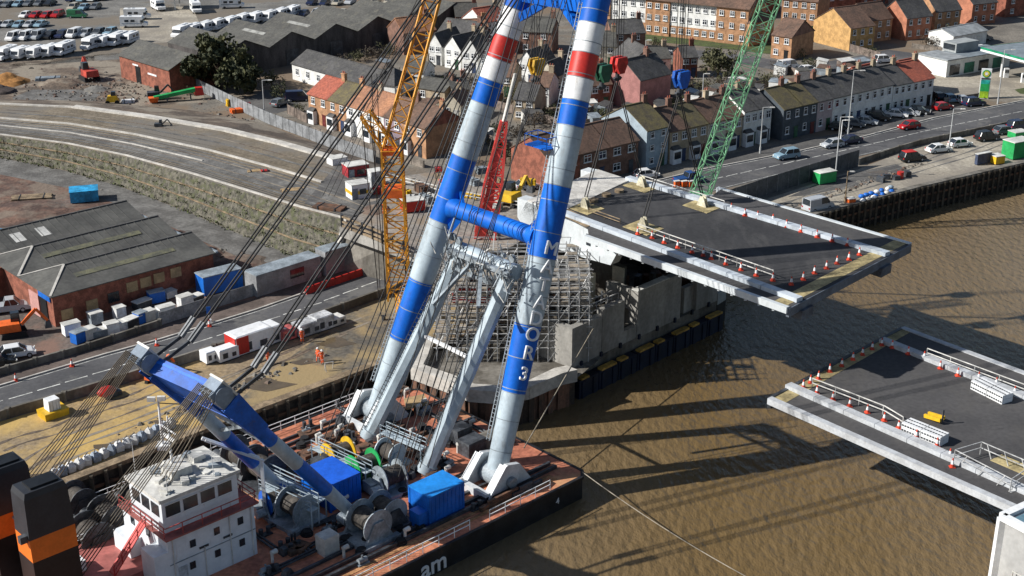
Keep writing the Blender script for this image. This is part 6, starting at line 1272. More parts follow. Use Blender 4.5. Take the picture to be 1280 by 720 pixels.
def car_meshes(kind, col):
    k = (kind, col)
    if k in CARM: return CARM[k]
    L, W_, zb, zt, (b0, t0, t1, b1) = PROF[kind]; w = W_ / 2; tw = w * .8; mb = MB(); h = L / 2
    prof = [(-h, .32), (-h, .7), (-h + .08, zb - .05), (b0, zb), (b1, zb), (h - .35, zb - .13), (h - .03, zb - .32), (h, .35)]
    n = len(prof); vs = [(x, -w * (.93 if z > zb - .2 else 1), z) for x, z in prof] + [(x, w * (.93 if z > zb - .2 else 1), z) for x, z in prof]
    mb.add(vs, [tuple(range(n)), tuple(range(n, 2 * n))[::-1]] + [(i, (i + 1) % n, n + (i + 1) % n, n + i) for i in range(n)], 0)
    mb.add([(t0, -tw, zt), (t1, -tw, zt), (t1, tw, zt), (t0, tw, zt), (t0 + .05, -tw * .95, zt + .05), (t1 - .1, -tw * .95, zt + .05), (t1 - .1, tw * .95, zt + .05), (t0 + .05, tw * .95, zt + .05)], [(0, 1, 5, 4), (1, 2, 6, 5), (2, 3, 7, 6), (3, 0, 4, 7), (4, 5, 6, 7)], 0)
    for s in (-1, 1):
        for (xa, xb) in ((b0, t0), (b1, t1)) + ((((b0 + b1) / 2 - .1, (t0 + t1) / 2 - .1),)): mb.beam((xa, s * w * .92, zb), (xb, s * tw, zt), .09)
        mb.box(b1 - .25, s * (w + .08), zb - .02, .15, .18, .14)
    if kind == 'van':
        for s in (-1, 1): mb.obox(((b0 + .2) / 2 - .2, s * (w * .9), (zb + zt) / 2), V((1.15, 0, 0)), V((0, .045, 0)), V((0, -s * .03, (zt - zb) / 2 * .97)))
    if kind == 'pickup': mb.box(-1.6, 0, zb - .1, 1.7, 1.5, .1)
    body = mb.build('body', PAINT[col], None, local=True); g = MB()
    g.add([(b0, -w * .91, zb), (b1, -w * .91, zb), (b1, w * .91, zb), (b0, w * .91, zb), (t0, -tw * .98, zt), (t1, -tw * .98, zt), (t1, tw * .98, zt), (t0, tw * .98, zt)], [(0, 1, 5, 4), (1, 2, 6, 5), (2, 3, 7, 6), (3, 0, 4, 7)], 0)
    gl = g.build('windows', glass, None, local=True); l = MB()
    for s in (-1, 1): l.box(h - .03, s * w * .72, .6, .1, .36, .16, 0, 0)
    hl = l.build('headlights', lamp_m, None, local=True); l = MB()
    for s in (-1, 1): l.box(-h + .0, s * w * .78, .66, .06, .26, .22)
    tl = l.build('tail_lights', tail_m, None, local=True)
    if 'wheel' not in CARM:
        wm = MB(); wm.tube((0, -.1, .32), (0, .1, .32), .32, None, 12, 0); wm.tube((0, -.105, .32), (0, .105, .32), .19, None, 10, 1); o = wm.build('wheel', [tyre, PAINT['silver']], None, local=True); CARM['wheel'] = o.data; bpy.data.objects.remove(o)
    out = []
    for o in (body, gl, hl, tl): out.append(o.data); bpy.data.objects.remove(o)
    CARM[k] = out; return out
def car(u, v, kind, col, deg, label, group=None, z=.03, s=1.0, name='parked_car', cat='car', parts=True):
    c = P(u, v, z); t = thing(name, c, label, cat, group, math.radians(deg)); ms = car_meshes(kind, col); L, W_ = PROF[kind][:2]
    for nm, m in zip(('body', 'windows'), ms): inst(m, t, (0, 0, 0), 0, nm)
    if parts:
        for nm, m in zip(('headlights', 'tail_lights'), ms[2:]): inst(m, t, (0, 0, 0), 0, nm)
    for x in (-L * .3, L * .31):
        for y in (-W_ / 2 + .1, W_ / 2 - .1): inst(CARM['wheel'], t, (x, y, 0), 0, 'wheel')
    return t
RDG = 27     # heading of the main road at the right
for (u, v, k, c, a, lb) in [(1171, 124, 'hatch', 'black', 100, 'black hatchback nosed in by the red roofed corner house, leftmost in its row'), (1185, 126, 'hatch', 'paleblue', 100, 'pale blue hatchback in the row left of the price sign'), (1201, 128, 'saloon', 'silver', 100, 'silver car in the row left of the price sign'), (1217, 132, 'suv', 'navy', 20, 'dark navy car right beside the price sign'), (1178, 137, 'hatch', 'red', 25, 'small red hatchback by the kerb below the parked row'),
    (1120, 146, 'saloon', 'white', -20, 'white saloon parked askew before the white terrace'), (1136, 144, 'hatch', 'silver', -20, 'silver hatchback right of the white saloon'), (1149, 142, 'hatch', 'black', -20, 'black hatchback at the right end of the terrace parking'), (1098, 150, 'suv', 'black', -20, 'black suv left of the white saloon'), (1082, 155, 'saloon', 'silver', -22, 'silver saloon left of the black suv'), (1068, 158, 'hatch', 'grey', -22, 'grey hatchback left of the silver saloon'), (1050, 163, 'hatch', 'black', -22, 'black hatchback at the left of the terrace parking'),
    (1136, 161, 'hatch', 'red', 205, 'bright red hatchback driving on the main road'), (1062, 179, 'saloon', 'navy', 205, 'dark blue saloon on the main road below the dark fronted houses'), (1040, 184, 'hatch', 'silver', 205, 'silver hatchback just left of the dark blue saloon on the main road'), (983, 198, 'suv', 'paleblue', 205, 'pale blue car on the main road beside the hoarding end'),
    (1140, 201, 'suv', 'black', 20, 'black off road car with bright red roof on the quay apron'), (1173, 190, 'saloon', 'white', 20, 'white car parked right of the red roofed off roader'), (1200, 183, 'hatch', 'white', 20, 'second white car right of the red roofed off roader'), (1233, 175, 'suv', 'black', 22, 'black car in the apron row below the barrier'), (1255, 167, 'hatch', 'grey', 22, 'grey car in the apron row near the right edge'), (1273, 161, 'suv', 'navy', 22, 'navy car at the right edge of the apron row'),
    (1022, 262, 'van', 'silver', 32, 'silver grey van parked beside the quay edge right of the lifted leaf'), (861, 228, 'pickup', 'blue', 25, 'blue pickup behind the orange barriers by the green boom'), (808, 222, 'hatch', 'white', 20, 'white hatchback parked before the blue grey house'), (1105, 78, 'suv', 'white', 15, 'white car on the back lane'), (373, 126, 'van', 'navy', 10, 'dark navy van on the close left of the orange roofed terrace'), (660, 236, 'hatch', 'silver', 20, 'silver car beside the brick row between the mast legs'), (350, 132, 'hatch', 'grey', 60, 'grey hatchback on the close by the dark navy van'),
    (12, 389, 'pickup', 'silver', 20, 'silver pickup in the workshop yard at the left edge'), (22, 446, 'hatch', 'white', 25, 'white hatchback in the yard near the lower left road'), (-2, 458, 'hatch', 'black', 25, 'black hatchback cut by the left edge'), (1010, 90, 'hatch', 'white', 20, 'white car behind the long terrace by the yellow house'), (985, 86, 'van', 'white', 30, 'white van by the yellow brick house'), (1228, 50, 'suv', 'grey', 15, 'grey car at the top right behind the shop'), (830, 68, 'hatch', 'silver', 10, 'silver car beside the lawn')]:
    car(u, v, k, c, a, lb)
o = bpy.data.objects.new('roof', (lambda m: (MB().frustum((-.75, 0, 1.78), 2.2, 1.5, .06, 2.0, 1.4).build('roof', cred, None, local=True)))(0).data); COL.objects.link(o)
for x in [q for q in bpy.data.objects if q.type == 'MESH' and q.name.startswith('roof') and q.parent is None and q is not o]: bpy.data.objects.remove(x)
o.parent = [q for q in bpy.data.objects if q.get('label', '').startswith('black off road')][0]
# motorhomes and caravans of the dealer yard
MH = {}
def mh_mesh(kind):
    if kind in MH: return MH[kind]
    mb = MB(); g = MB(); L = 6.4 if kind == 'motorhome' else 5.2
    if kind == 'motorhome':
        mb.prism([V((-3.2, -1.1, .45)), V((2.1, -1.1, .45)), V((3.3, -1.1, .5)), V((3.3, -1.1, 1.15)), V((2.5, -1.1, 1.35)), V((2.1, -1.1, 2.0)), V((2.4, -1.1, 2.2)), V((2.1, -1.1, 2.75)), V((-3.2, -1.1, 2.8))], V((0, 2.2, 0)))
        g.prism([V((2.53, -1.0, 1.36)), V((2.15, -1.0, 1.98)), V((2.1, -1.0, 1.95)), V((2.45, -1.0, 1.33))], V((0, 2.0, 0))); g.box(2.1, -1.12, 1.3, .7, .04, .6); g.box(2.1, 1.12, 1.3, .7, .04, .6)
    else:
        mb.prism([V((-2.5, -1.1, .5)), V((2.4, -1.1, .5)), V((2.6, -1.1, 1.2)), V((2.1, -1.1, 2.55)), V((-2.4, -1.1, 2.55)), V((-2.6, -1.1, 1.2))], V((0, 2.2, 0))); mb.beam((2.4, 0, .55), (3.6, 0, .5), .12)
        g.prism([V((2.56, -.8, 1.35)), V((2.3, -.8, 2.05)), V((2.25, -.8, 2.03)), V((2.5, -.8, 1.33))], V((0, 1.6, 0)))
    for x in (-1.6, -.1): 
        for s in (-1.12, 1.12): g.box(x, s, 1.5, 1.0, .04, .55)
    g.box(-L / 2 - (0.02 if kind == 'motorhome' else .0), 0, 1.5, .12, 1.2, .6)
    st = MB()
    for s in (-1.115, 1.115): st.box(-.3, s, 1.05, 5.0 if kind == 'motorhome' else 4.2, .03, .16)
    for x in (-.8, -1.9): st.box(x, .2, 2.76 if kind == 'motorhome' else 2.52, .6, .6, .1)
    wh = MB()
    for x in ((-1.9, 2.2) if kind == 'motorhome' else (-.2,)):
        for s in (-1.0, 1.0): wh.tube((x, s - .1, .34), (x, s + .1, .34), .34, None, 10)
    out = []
    for nm, b, m in (('body', mb, white), ('windows', g, glass), ('trim', st, mat('trim_grey', (.22, .27, .33), .6)), ('wheels', wh, tyre)):
        o = b.build(nm, m, None, local=True); out.append((nm, o.data)); bpy.data.objects.remove(o)
    MH[kind] = out; return out
def camper(u, v, kind, deg, label, group):
    t = thing(kind, P(u, v, .03), label, kind, group, math.radians(deg))
    for nm, m in mh_mesh(kind): inst(m, t, (0, 0, 0), 0, nm)
i = 0
for k, (u, v) in enumerate([(8, 74), (27, 73), (46, 72), (64, 70), (81, 68)]): camper(u, v, 'motorhome' if k in (0, 4) else 'caravan', 255, f'{ORD[k]} white van home from the left edge in the front row of the dealer yard', 'front row of white campers in the dealer yard')
for k, (u, v) in enumerate([(115, 61), (131, 58), (147, 56), (163, 54)]): camper(u, v, 'caravan' if k % 2 else 'motorhome', 255, f'{ORD[k]} white camper right of the gap in the front row of the dealer yard', 'front row of white campers in the dealer yard')
for k, (u, v) in enumerate([(228, 46), (243, 43), (258, 40), (273, 37), (289, 34)]): camper(u, v, 'motorhome' if k == 0 else 'caravan', 250, f'{ORD[k]} white camper from the left in the row above the brick warehouse', 'campers above the brick warehouse')
for k, (u, v) in enumerate([(305, 30), (321, 28), (338, 26), (352, 23), (366, 20)]): camper(u, v, 'caravan', 250, f'{ORD[k]} white caravan from the left in the row behind the dark sheds', 'caravans behind the dark sheds')
for (u, v, k, a, lb) in ((168, 34, 'motorhome', 5, 'long white motorhome standing broadside alone in the dealer yard'), (172, 24, 'motorhome', 5, 'blue shaded white motorhome just behind the broadside one'), (198, 12, 'motorhome', 300, 'white motorhome facing right at the top beside the track'), (245, 15, 'motorhome', 290, 'white motorhome under the dealer canopy edge'), (290, 10, 'motorhome', 10, 'white motorhome at the top edge right of the track')): camper(u, v, k, a, lb, None)
cols = ['silver', 'grey', 'black', 'navy', 'white', 'paleblue', 'beige']; rnd = random.Random(31)
for k in range(9):
    c = ['white', 'white', 'silver', 'black', 'navy', 'white', 'silver', 'grey', 'paleblue'][k]; car(18 + 15 * k, 50 - .8 * k, 'van' if k in (0, 1, 2, 5) else 'suv', c, 255, f'{c if c != "paleblue" else "pale blue"} vehicle, {ORD[k]} from the left in the second row of the dealer yard', 'second row of vehicles in the dealer yard', parts=False)
rows = [(34, -4, 60, 5, 14.0, 'third row of the dealer yard'), (22, 32, 75, 4, 13.5, 'dealer row of red cars'), (8, -2, 75, 6, 13, 'row at the top left corner'), (1, 90, 130, 4, 13.5, 'top middle dealer yard row'), (12, 92, 130, 3, 14, 'second middle dealer yard row'), (20, 380, 470, 6, 16, 'car park row behind the fourth dark shed'), (6, 390, 540, 9, 16, 'topmost row behind the sheds')]
for v, u0, u1, n, st, wh in rows:
    for k in range(n):
        c = cols[rnd.randrange(7)]
        if 'red cars' in wh and k >= 1: c = 'red'
        car(u0 + st * k, v - .25 * k + rnd.uniform(-.6, .6), rnd.choice(('hatch', 'saloon', 'suv')), c, 255 + rnd.uniform(-5, 5), f'{"pale blue" if c == "paleblue" else c} car, {ORD[k]} from the left in the {wh}', 'parked cars, ' + wh, parts=False)
car(97, 22, 'van', 'green', 0, 'dark green van broadside in the dealer yard', parts=False)
t = thing('dealer_canopy', P(218, 6), 'white flat canopy on posts at the top of the dealer yard', 'canopy'); c = P(222, 10); mb = MB(); mb.box(c.x, c.y, 4, 9, 6, .5, .1); mb.build('roof', white, t); mb = MB()
for i_ in (-4, 0, 4):
    for j in (-2.6, 2.6): mb.box(c.x + i_, c.y + j, 0, .3, .3, 4)
mb.build('post', offwhite, t)
# ------------------------------------------------------------------ site clutter
def boxy(u, v, name, cat, lab, parts, rz=0.0, z=0.0, group=None):
    t = thing(name, P(u, v, z), lab, cat, group, rz)
    for nm, m, fn in parts: mb = MB(); fn(mb); mb.build(nm, m, t, local=True)
    return t
def skid(u, v, name, cat, lab, L, W_, H, m, rz, legm=dgrey, group=None, z=0, roof=None):
    return boxy(u, v, name, cat, lab, [('frame', legm, lambda b: (b.box(0, -W_ * .4, 0, L, .15, .2), b.box(0, W_ * .4, 0, L, .15, .2))), ('body', m, lambda b: b.frustum((0, 0, .2), L, W_, H - .3, L * .98, W_ * .98)), ('lid', roof or m, lambda b: b.frustum((0, 0, H - .1), L * 1.03, W_ * 1.03, .12, L * .9, W_ * .9)), ('panel', dgrey, lambda b: (b.box(-L * .2, -W_ / 2 - .0, .5, L * .25, .06, H * .4), b.box(L * .25, -W_ / 2 - .0, .5, L * .2, .06, H * .3)))], rz, z, group)
qa = math.atan2((QL[2] - QL[1]).y, (QL[2] - QL[1]).x)
skid(262, 452, 'fluid_tank', 'tank', 'small white tank at the left end of the roadside tank row', 1.6, 1.5, 1.5, white, qa, group='white tanks by the road'); skid(283, 449, 'fluid_tank', 'tank', 'white ribbed tank second in the roadside row', 2.6, 1.5, 1.6, white, qa, group='white tanks by the road')
t = skid(312, 436, 'welfare_unit', 'cabin', 'red ended white welfare unit in the roadside row', 5.0, 2.4, 2.5, white, qa); mb = MB(); mb.box(-2.53, 0, .3, .1, 2.2, 2.1); mb.box(-1.6, -1.2, .3, 1.6, .1, 2.1); mb.build('end_panel', cred, t, local=True)
t = skid(334, 428, 'welfare_unit', 'cabin', 'white welfare unit right of the red ended one', 2.8, 2.3, 2.3, white, qa); skid(358, 424, 'generator', 'generator', 'pink red generator box in the roadside row', 2.0, 1.6, 1.5, mat('faded_red', (.5, .12, .11), .6), qa)
skid(384, 417, 'fluid_tank', 'tank', 'grey tank left of the last white box by the road', 3.2, 1.9, 1.7, mat('tank_grey', (.5, .51, .52), .6), qa); skid(402, 411, 'fluid_tank', 'tank', 'tall grey tank right in the roadside row', 2.6, 1.9, 1.9, mat('tank_grey', (.5, .51, .52)), qa); skid(418, 406, 'fluid_tank', 'tank', 'low white box at the right end of the roadside row', 2.4, 1.7, 1.1, offwhite, qa)
boxy(67, 519, 'bunded_tank', 'tank', 'white cube tank on a yellow bund on the sandy quay', [('bund', yellow, lambda b: b.frustum((0, 0, 0), 2.6, 1.9, .8, 2.7, 2.0)), ('tank', white, lambda b: b.frustum((0, 0, .8), 1.3, 1.2, 1.2, 1.25, 1.15)), ('cage', scaff, lambda b: [b.box(x, -.63, .8, .05, .05, 1.2) for x in (-.5, -.2, .2, .5)])], qa)
boxy(134, 497, 'compressor', 'compressor', 'rounded red compressor beside the road on the left', [('body', cred, lambda b: b.ball((0, 0, .75), 1.0, 12, 0, (1.1, .75, .6))), ('base', dgrey, lambda b: b.box(.6, 0, .1, 1.8, 1.2, .5)), ('wheel', tyre, lambda b: [b.tube((0, s, .25), (0, s + .15, .25), .25, None, 10) for s in (-.8, .65)])], qa)
for k in range(16):
    p, d = path_at(PP([(70, 601), (130, 576), (216, 537)]), k / 15); p = p + V((-.3, .5, 0)); t = thing('bulk_bag', p, f'{ORD[k]} pale bulk bag from the left in the line along the quay edge', 'bulk bag', 'bulk bags along the quay edge', random.uniform(0, 1.5)); mb = MB(); s = random.uniform(.68, .78); mb.frustum((0, 0, 0), s, s, .6, s * 1.12, s * 1.12); mb.frustum((0, 0, .6), s * 1.12, s * 1.12, .4, s * .6, s * .6); mb.build('sack', [mat('bag_white', (.68, .68, .67), .85, var=.12, scale=2), mat('bag_bluegrey', (.34, .4, .48), .85, var=.2, scale=2)][k % 2 if k % 3 else 0], t, local=True)
    mb = MB(); mb.beam((-.3, -.3, 1.0), (.1, .1, 1.25), .07); mb.build('strap', dgrey, t, local=True)
# excavators / diggers
def digger(u, v, m, lab, rz, z=0, s=1.0):
    t = thing('excavator', P(u, v, z), lab, 'excavator', None, rz)
    for nm, mm, fn in (('track', tyre, lambda b: [b.frustum((0, y * s, 0), 2.6 * s, .45 * s, .6 * s, 2.2 * s, .45 * s) for y in (-.8, .8)]), ('body', m, lambda b: (b.frustum((-.4 * s, 0, .65 * s), 2.2 * s, 1.7 * s, .8 * s, 2.0 * s, 1.6 * s),)), ('cab', glass, lambda b: b.frustum((.3 * s, .35 * s, .65 * s), 1.0 * s, .8 * s, 1.7 * s, .8 * s, .7 * s)), ('arm', m, lambda b: (b.beam((.8 * s, -.3 * s, 1.2 * s), (2.3 * s, -.3 * s, 2.6 * s), .3 * s), b.beam((2.3 * s, -.3 * s, 2.6 * s), (3.3 * s, -.3 * s, 1.2 * s), .25 * s))), ('bucket', dgrey, lambda b: b.frustum((3.3 * s, -.3 * s, .5 * s), .7 * s, .8 * s, .7 * s, .4 * s, .7 * s))):
        mb = MB(); fn(mb); mb.build(nm, mm, t, local=True)
digger(18, 419, orange, 'orange telehandler digger in the yard left of the workshop', .4, 0, 1.2); digger(197, 476, orange, 'orange mini digger under the backstay beam', 1.2, 0, .9); digger(112, 100, mat('digger_red', (.45, .06, .04), .5), 'dusty red long arm digger on the earth site', 2.2, 0, 1.6); digger(195, 124, dgrey, 'black digger in front of the brick warehouse', .3, 0, 1.1); digger(200, 160, dgrey, 'small dark roller on the approach road', .1, 4, .6); digger(640, 255, yellow, 'yellow digger on the approach deck between the mast legs', 1.0, AZ, 1.3)
def panelbox(u, v, L, W_, H, m, lab, rz, name='site_cabin', cat='site cabin', z=0, win=True, group=None):
    t = thing(name, P(u, v, z), lab, cat, group, rz); mb = MB(); mb.box(0, 0, .15, L, W_, H - .15); mb.build('shell', m, t, local=True); mb = MB(); mb.box(0, 0, H, L + .12, W_ + .12, .1)
    mb.build('roof', mgrey if m is sblue else m if m.name.startswith('tarp') else offwhite, t, local=True)
    if win: mb = MB(); mb.box(L * .1, -W_ / 2 - .03, H * .45, L * .35, .06, H * .3); mb.build('window', glass, t, local=True); mb = MB(); mb.box(-L * .33, -W_ / 2 - .03, .15, .85, .06, H * .75); mb.build('door', mgrey, t, local=True)
    mb = MB(); [mb.box(x, 0, 0, .2, W_, .16) for x in (-L * .4, L * .4)]; mb.build('skid', dgrey, t, local=True); return t
panelbox(448, 250, 2.8, 2.3, 2.6, white, 'white cabin with yellow band on the approach beside the amber crane', .5, z=5.6); mb = MB(); c = P(448, 250, 5.6); t = [q for q in bpy.data.objects if q.get('label', '').startswith('white cabin with yellow band')][0]; mb.box(0, 0, 1.2, 2.9, 2.4, .5); mb.build('band', yellow, t, local=True)
panelbox(445, 224, 3.4, 2.4, 2.4, mat('plant_red', (.36, .03, .04), .5), 'dark red machine cabin above the white banded cabin', .5, z=5.2); panelbox(470, 236, 2, 1.8, 2.8, mat('tank_grey', (.5, .51, .52)), 'grey silo box between the red cabin and the amber mast', .5, z=5.6); panelbox(422, 212, 2.6, 2, 2.0, white, 'small white store at the end of the approach kerb', .6, z=4.8, win=False); panelbox(516, 263, 3.0, 2.0, 1.6, cred, 'red skip right of the amber mast on the deck', .4, z=AZ, win=False, name='skip', cat='skip')
panelbox(275, 362, 5.5, 2.4, 2.6, sblue, 'bright blue container with white roof strip right of the workshop', qa - .1, name='shipping_container', cat='container', win=False); panelbox(106, 250, 4.2, 3.2, 1.8, mat('tarp_cyan', (.03, .33, .62), .6), 'cyan tarpaulin covered store at the back of the workshop', .3, name='covered_store', cat='store', win=False); panelbox(4, 303, 3.0, 2.4, 1.6, mat('tarp_cyan', (.03, .33, .62)), 'cyan and white stall at the left edge behind the workshop', .2, name='covered_store', cat='store', win=False)
panelbox(1030, 228, 3.4, 1.8, 1.9, green, 'green bin store on orange feet below the dark hoarding', .5, name='waste_bin', cat='bin', win=False); panelbox(1270, 196, 4.5, 2.6, 3.0, green, 'bright green cabin at the right edge of the quay', .5, name='site_cabin', win=False); panelbox(1245, 204, 1.9, 1.9, 1.4, yellow, 'yellow plant box beside the bright green cabin', .4, name='plant_box', cat='plant', win=False); panelbox(1228, 205, 3.2, .6, 1.9, mat('banner_navy', (.06, .08, .14), .6), 'dark blue panel rack left of the yellow plant box', .5, name='panel_rack', cat='rack', win=False); panelbox(1272, 172, 3, 2, 1.2, green, 'green skip in the apron row by the right edge', .4, name='skip', cat='skip', win=False)
for k in range(3): panelbox(846 + 9 * k, 234 + 0 * k, .9, .5, 1.0, orange, f'orange barrier beside the blue pickup, {ORD[k]} from the left', .4, name='water_barrier', cat='barrier', win=False, group='orange barriers by the blue pickup')
boxy(222, 126, 'conveyor', 'conveyor', 'long low green conveyor machine with red end below the large tree', [('belt_frame', green, lambda b: b.beam((-4.5, 0, .9), (3.6, 0, 2.0), 1.1, .7)), ('head_unit', cred, lambda b: b.frustum((4.3, 0, .9), 1.8, 1.5, 1.5, 1.4, 1.2)), ('hopper', orange, lambda b: b.frustum((-4.6, 0, .2), 1.4, 1.4, .9, 1.9, 1.7)), ('leg', dgrey, lambda b: [b.beam((x, y, 0), (x, y * .6, 1.2), .16) for x in (-2, 2.6) for y in (-.6, .6)])], .35)
boxy(141, 130, 'plant_trailer', 'trailer', 'bright yellow machine at the left of the approach kerb', [('body', yellow, lambda b: b.frustum((0, 0, .5), 2.6, 1.6, 1.2, 1.6, 1.3)), ('cab', glass, lambda b: b.frustum((.3, 0, 1.7), 1.0, 1.1, .8, .8, .9)), ('wheel', tyre, lambda b: [b.tube((x, s, .45), (x, s + .25, .45), .45, None, 10) for x in (-.9, .9) for s in (-.9, .65)])], .2)
boxy(1118, 224, 'barrow_stack', 'stack', 'red and dark equipment pile midway along the right quay edge', [('frame', dgrey, lambda b: [b.box(x, y, 0, 1.2, .8, .7 + .2 * (x % 2), .4 * x) for x, y in ((-3, 0), (-1.2, .6), (0, -.3), (3, .2))]), ('drum', cred, lambda b: b.tube((1.2, 0, 0), (1.2, 0, 1.1), .55, None, 10))], .5)
rnd = random.Random(8)
for k in range(14):
    u, v = 1078 + (k % 7) * 6 + rnd.uniform(-2, 2), 248 - (k % 7) * 1.9 + (k // 7) * 5; t = thing('bulk_bag', P(u, v), 'small white or blue sack in the heap beside the silver van', 'bulk bag', 'sacks heaped beside the silver van', rnd.uniform(0, 3)); mb = MB(); mb.ball((0, 0, .35), .55, 8, 0, (1, .8, .65)); mb.build('sack', rnd.choice((offwhite, sblue, BG, white)), t, local=True)
panelbox(1063, 255, 1.2, .9, .9, orange, 'orange box at the left end of the sack heap', .4, name='tool_box', cat='box', win=False)
# scattered site materials (pallets, timber stacks, pipes)
def stack(u, v, L, W_, H, m, lab, rz, z=0):
    t = thing('material_stack', P(u, v, z), lab, 'stack', None, rz); mb = MB(); n = max(2, int(H / .25))
    for i in range(n):
        for j in range(3): mb.box(random.uniform(-.1, .1), (j - 1) * W_ / 3, i * H / n, L, W_ / 3 * .85, H / n * .85)
    mb.build('bundle', m, t, local=True); mb = MB(); [mb.box(x, 0, -.01, .12, W_ + .1, H + .04) for x in (-L * .3, L * .3)]; mb.build('strap', dgrey, t, local=True)
for a in ((320, 218, 2.6, 1.2, .7, ply, 'stack of pale plywood left on the approach near the cables', .3, 4.8), (332, 219, 1.1, .9, .9, cred, 'small red tool crate on the approach by the plywood', .3, 4.8), (368, 240, 3.6, 1.4, .5, ply, 'low plywood stack on the approach toward the abutment', .3, 5.4), (412, 262, 4.5, 2, .6, rust, 'rusty rebar bundle near the abutment edge', -.4, 6.0), (40, 248, 6, 2.5, .4, timber, 'long pale plank pile on the brown earth behind the workshop', .2, 0), (205, 320, 3.0, 2, .6, timber, 'tan rubble bag pile beside the track', .3, 0), (60, 100, 5, 2, .7, mgrey, 'grey pipe stack on the earth site below the dealer yard', .2, 0), (160, 128, 2.4, 1.2, .6, white, 'white block stack right of the yellow machine', .4, 0), (300, 140, 3.5, 1.6, .8, orange, 'orange barrier bundle by the palisade fence', .5, 0), (290, 132, 2, 1.2, 1.4, yellow, 'yellow crate by the palisade fence', .5, 0), (308, 136, 1.6, 1.2, 1.2, mat('plant_red', (.36, .03, .04)), 'dark red crate by the palisade fence', .5, 0)): stack(*a)
rnd = random.Random(55)
for k in range(75):            # cluttered approach deck
    zone = rnd.choice(((505, 700, 228, 300), (520, 640, 215, 320), (440, 560, 215, 300))); u, v = rnd.uniform(*zone[:2]), rnd.uniform(*zone[2:])
    if v > 232 + (u - 424) * .36 or v > 384 - (u - 560) * .73 or v < 205 + abs(u - 560) * .13 or 472 < u < 503 or v > 285: continue
    L, W_, H = rnd.uniform(.7, 3.2), rnd.uniform(.5, 1.3), rnd.uniform(.25, 1.3); m = rnd.choice((paleconc, offwhite, timber, ply, mgrey, rust, white, cred, dgrey, yellow)); stack(u, v, L, W_, H, m, f'{m.name.replace("_", " ")} material stack lying among others on the cluttered approach deck', rnd.uniform(0, 3), AZ + .01)
for o in [q for q in bpy.data.objects if q.get('label', '').endswith('among others on the cluttered approach deck')]: o['group'] = o['label'].split(' material')[0] + ' stacks on the approach deck'
# heaps of earth
def heap(u, v, r, h, m, lab, z=0):
    c = P(u, v, z); rr = random.Random(int(u)); mb = MB(); n = 18; rings = [[c + V((math.cos(i * 6.2832 / n), math.sin(i * 6.2832 / n), 0)) * r * f * rr.uniform(.85, 1.15) + UZ * (h * (1 - f) ** .8 * rr.uniform(.85, 1.1) - .05) for i in range(n)] for f in (1, .75, .5, .25)]
    for a, b in zip(rings, rings[1:]): mb.add(a + b, [(i, (i + 1) % n, n + (i + 1) % n, n + i) for i in range(n)], 0, True)
    mb.add(rings[-1] + [c + UZ * h], [(i, (i + 1) % n, n) for i in range(n)], 0, True); tag(mb.build('earth_heap', m), lab, 'heap')
heap(10, 103, 4.5, 2.2, mat('ochre_spoil', (.42, .2, .06), .95, var=.25), 'orange ochre spoil heap at the left edge of the earth site'); heap(2, 115, 3, 1.6, mat('dark_spoil', (.07, .055, .05), .95, var=.3), 'dark spoil heap just below the ochre one'); heap(75, 105, 5, 1.2, earth, 'low brown rubble mound amid the earth site'); heap(300, 330, 4, 1.0, redearth, 'red earth mound beside the grey site cabin'); heap(250, 318, 3.5, .9, redearth, 'red earth mound behind the blue container'); heap(215, 296, 3, .8, redearth, 'low red earth mound behind the workshop gutter'); heap(40, 262, 6, .7, redearth, 'wide brown earth mound near the long plank pile'); heap(120, 112, 2.8, .9, gravel, 'grey gravel mound near the red digger'); heap(470, 262, 2.2, .8, redearth, 'brown spoil mound beside the amber mast', 6.2)
# yard stock between workshop and road
rnd = random.Random(17)
for k, (u, v) in enumerate([(100, 428), (112, 424), (124, 421), (140, 417), (152, 413), (166, 408), (176, 404), (186, 401), (198, 397), (208, 395), (150, 398), (178, 385), (196, 378), (212, 372), (120, 405), (90, 418), (232, 384), (246, 379)]):
    m = [sblue, offwhite, mgrey, white, mat('bag_white', (.5, .5, .49)), dgrey][k % 6]; panelbox(u, v, rnd.uniform(1.2, 2.2), 1.2, rnd.uniform(.9, 1.6), m, f'{["blue", "cream", "grey", "white", "pale", "dark"][k % 6]} crate, {ORD[k]} of the stock between workshop and road', qa + rnd.uniform(-.2, .2), name='stock_crate', cat='crate', win=False, group='stock crates in the workshop yard')
for k, (u, v) in enumerate([(90, 458), (196, 432), (262, 408), (20, 476)]): cone(P(u, v, .05), f'orange cone on the roadside pavement, {ORD[k]} from the right' if k != 0 else 'orange cone standing by the pavement kerb below the yard wall', 'cones along the pavement')
boxy(262, 404, 'road_sign', 'sign', 'small blue topped sign post on the kerb of the left road', [('pole', scaff, lambda b: b.tube((0, 0, 0), (0, 0, 2.0), .06, None, 6)), ('plate', sblue, lambda b: b.box(0, -.08, 1.3, .5, .06, .9)), ('base', white, lambda b: b.box(0, 0, 0, .5, .4, .5))], .3)
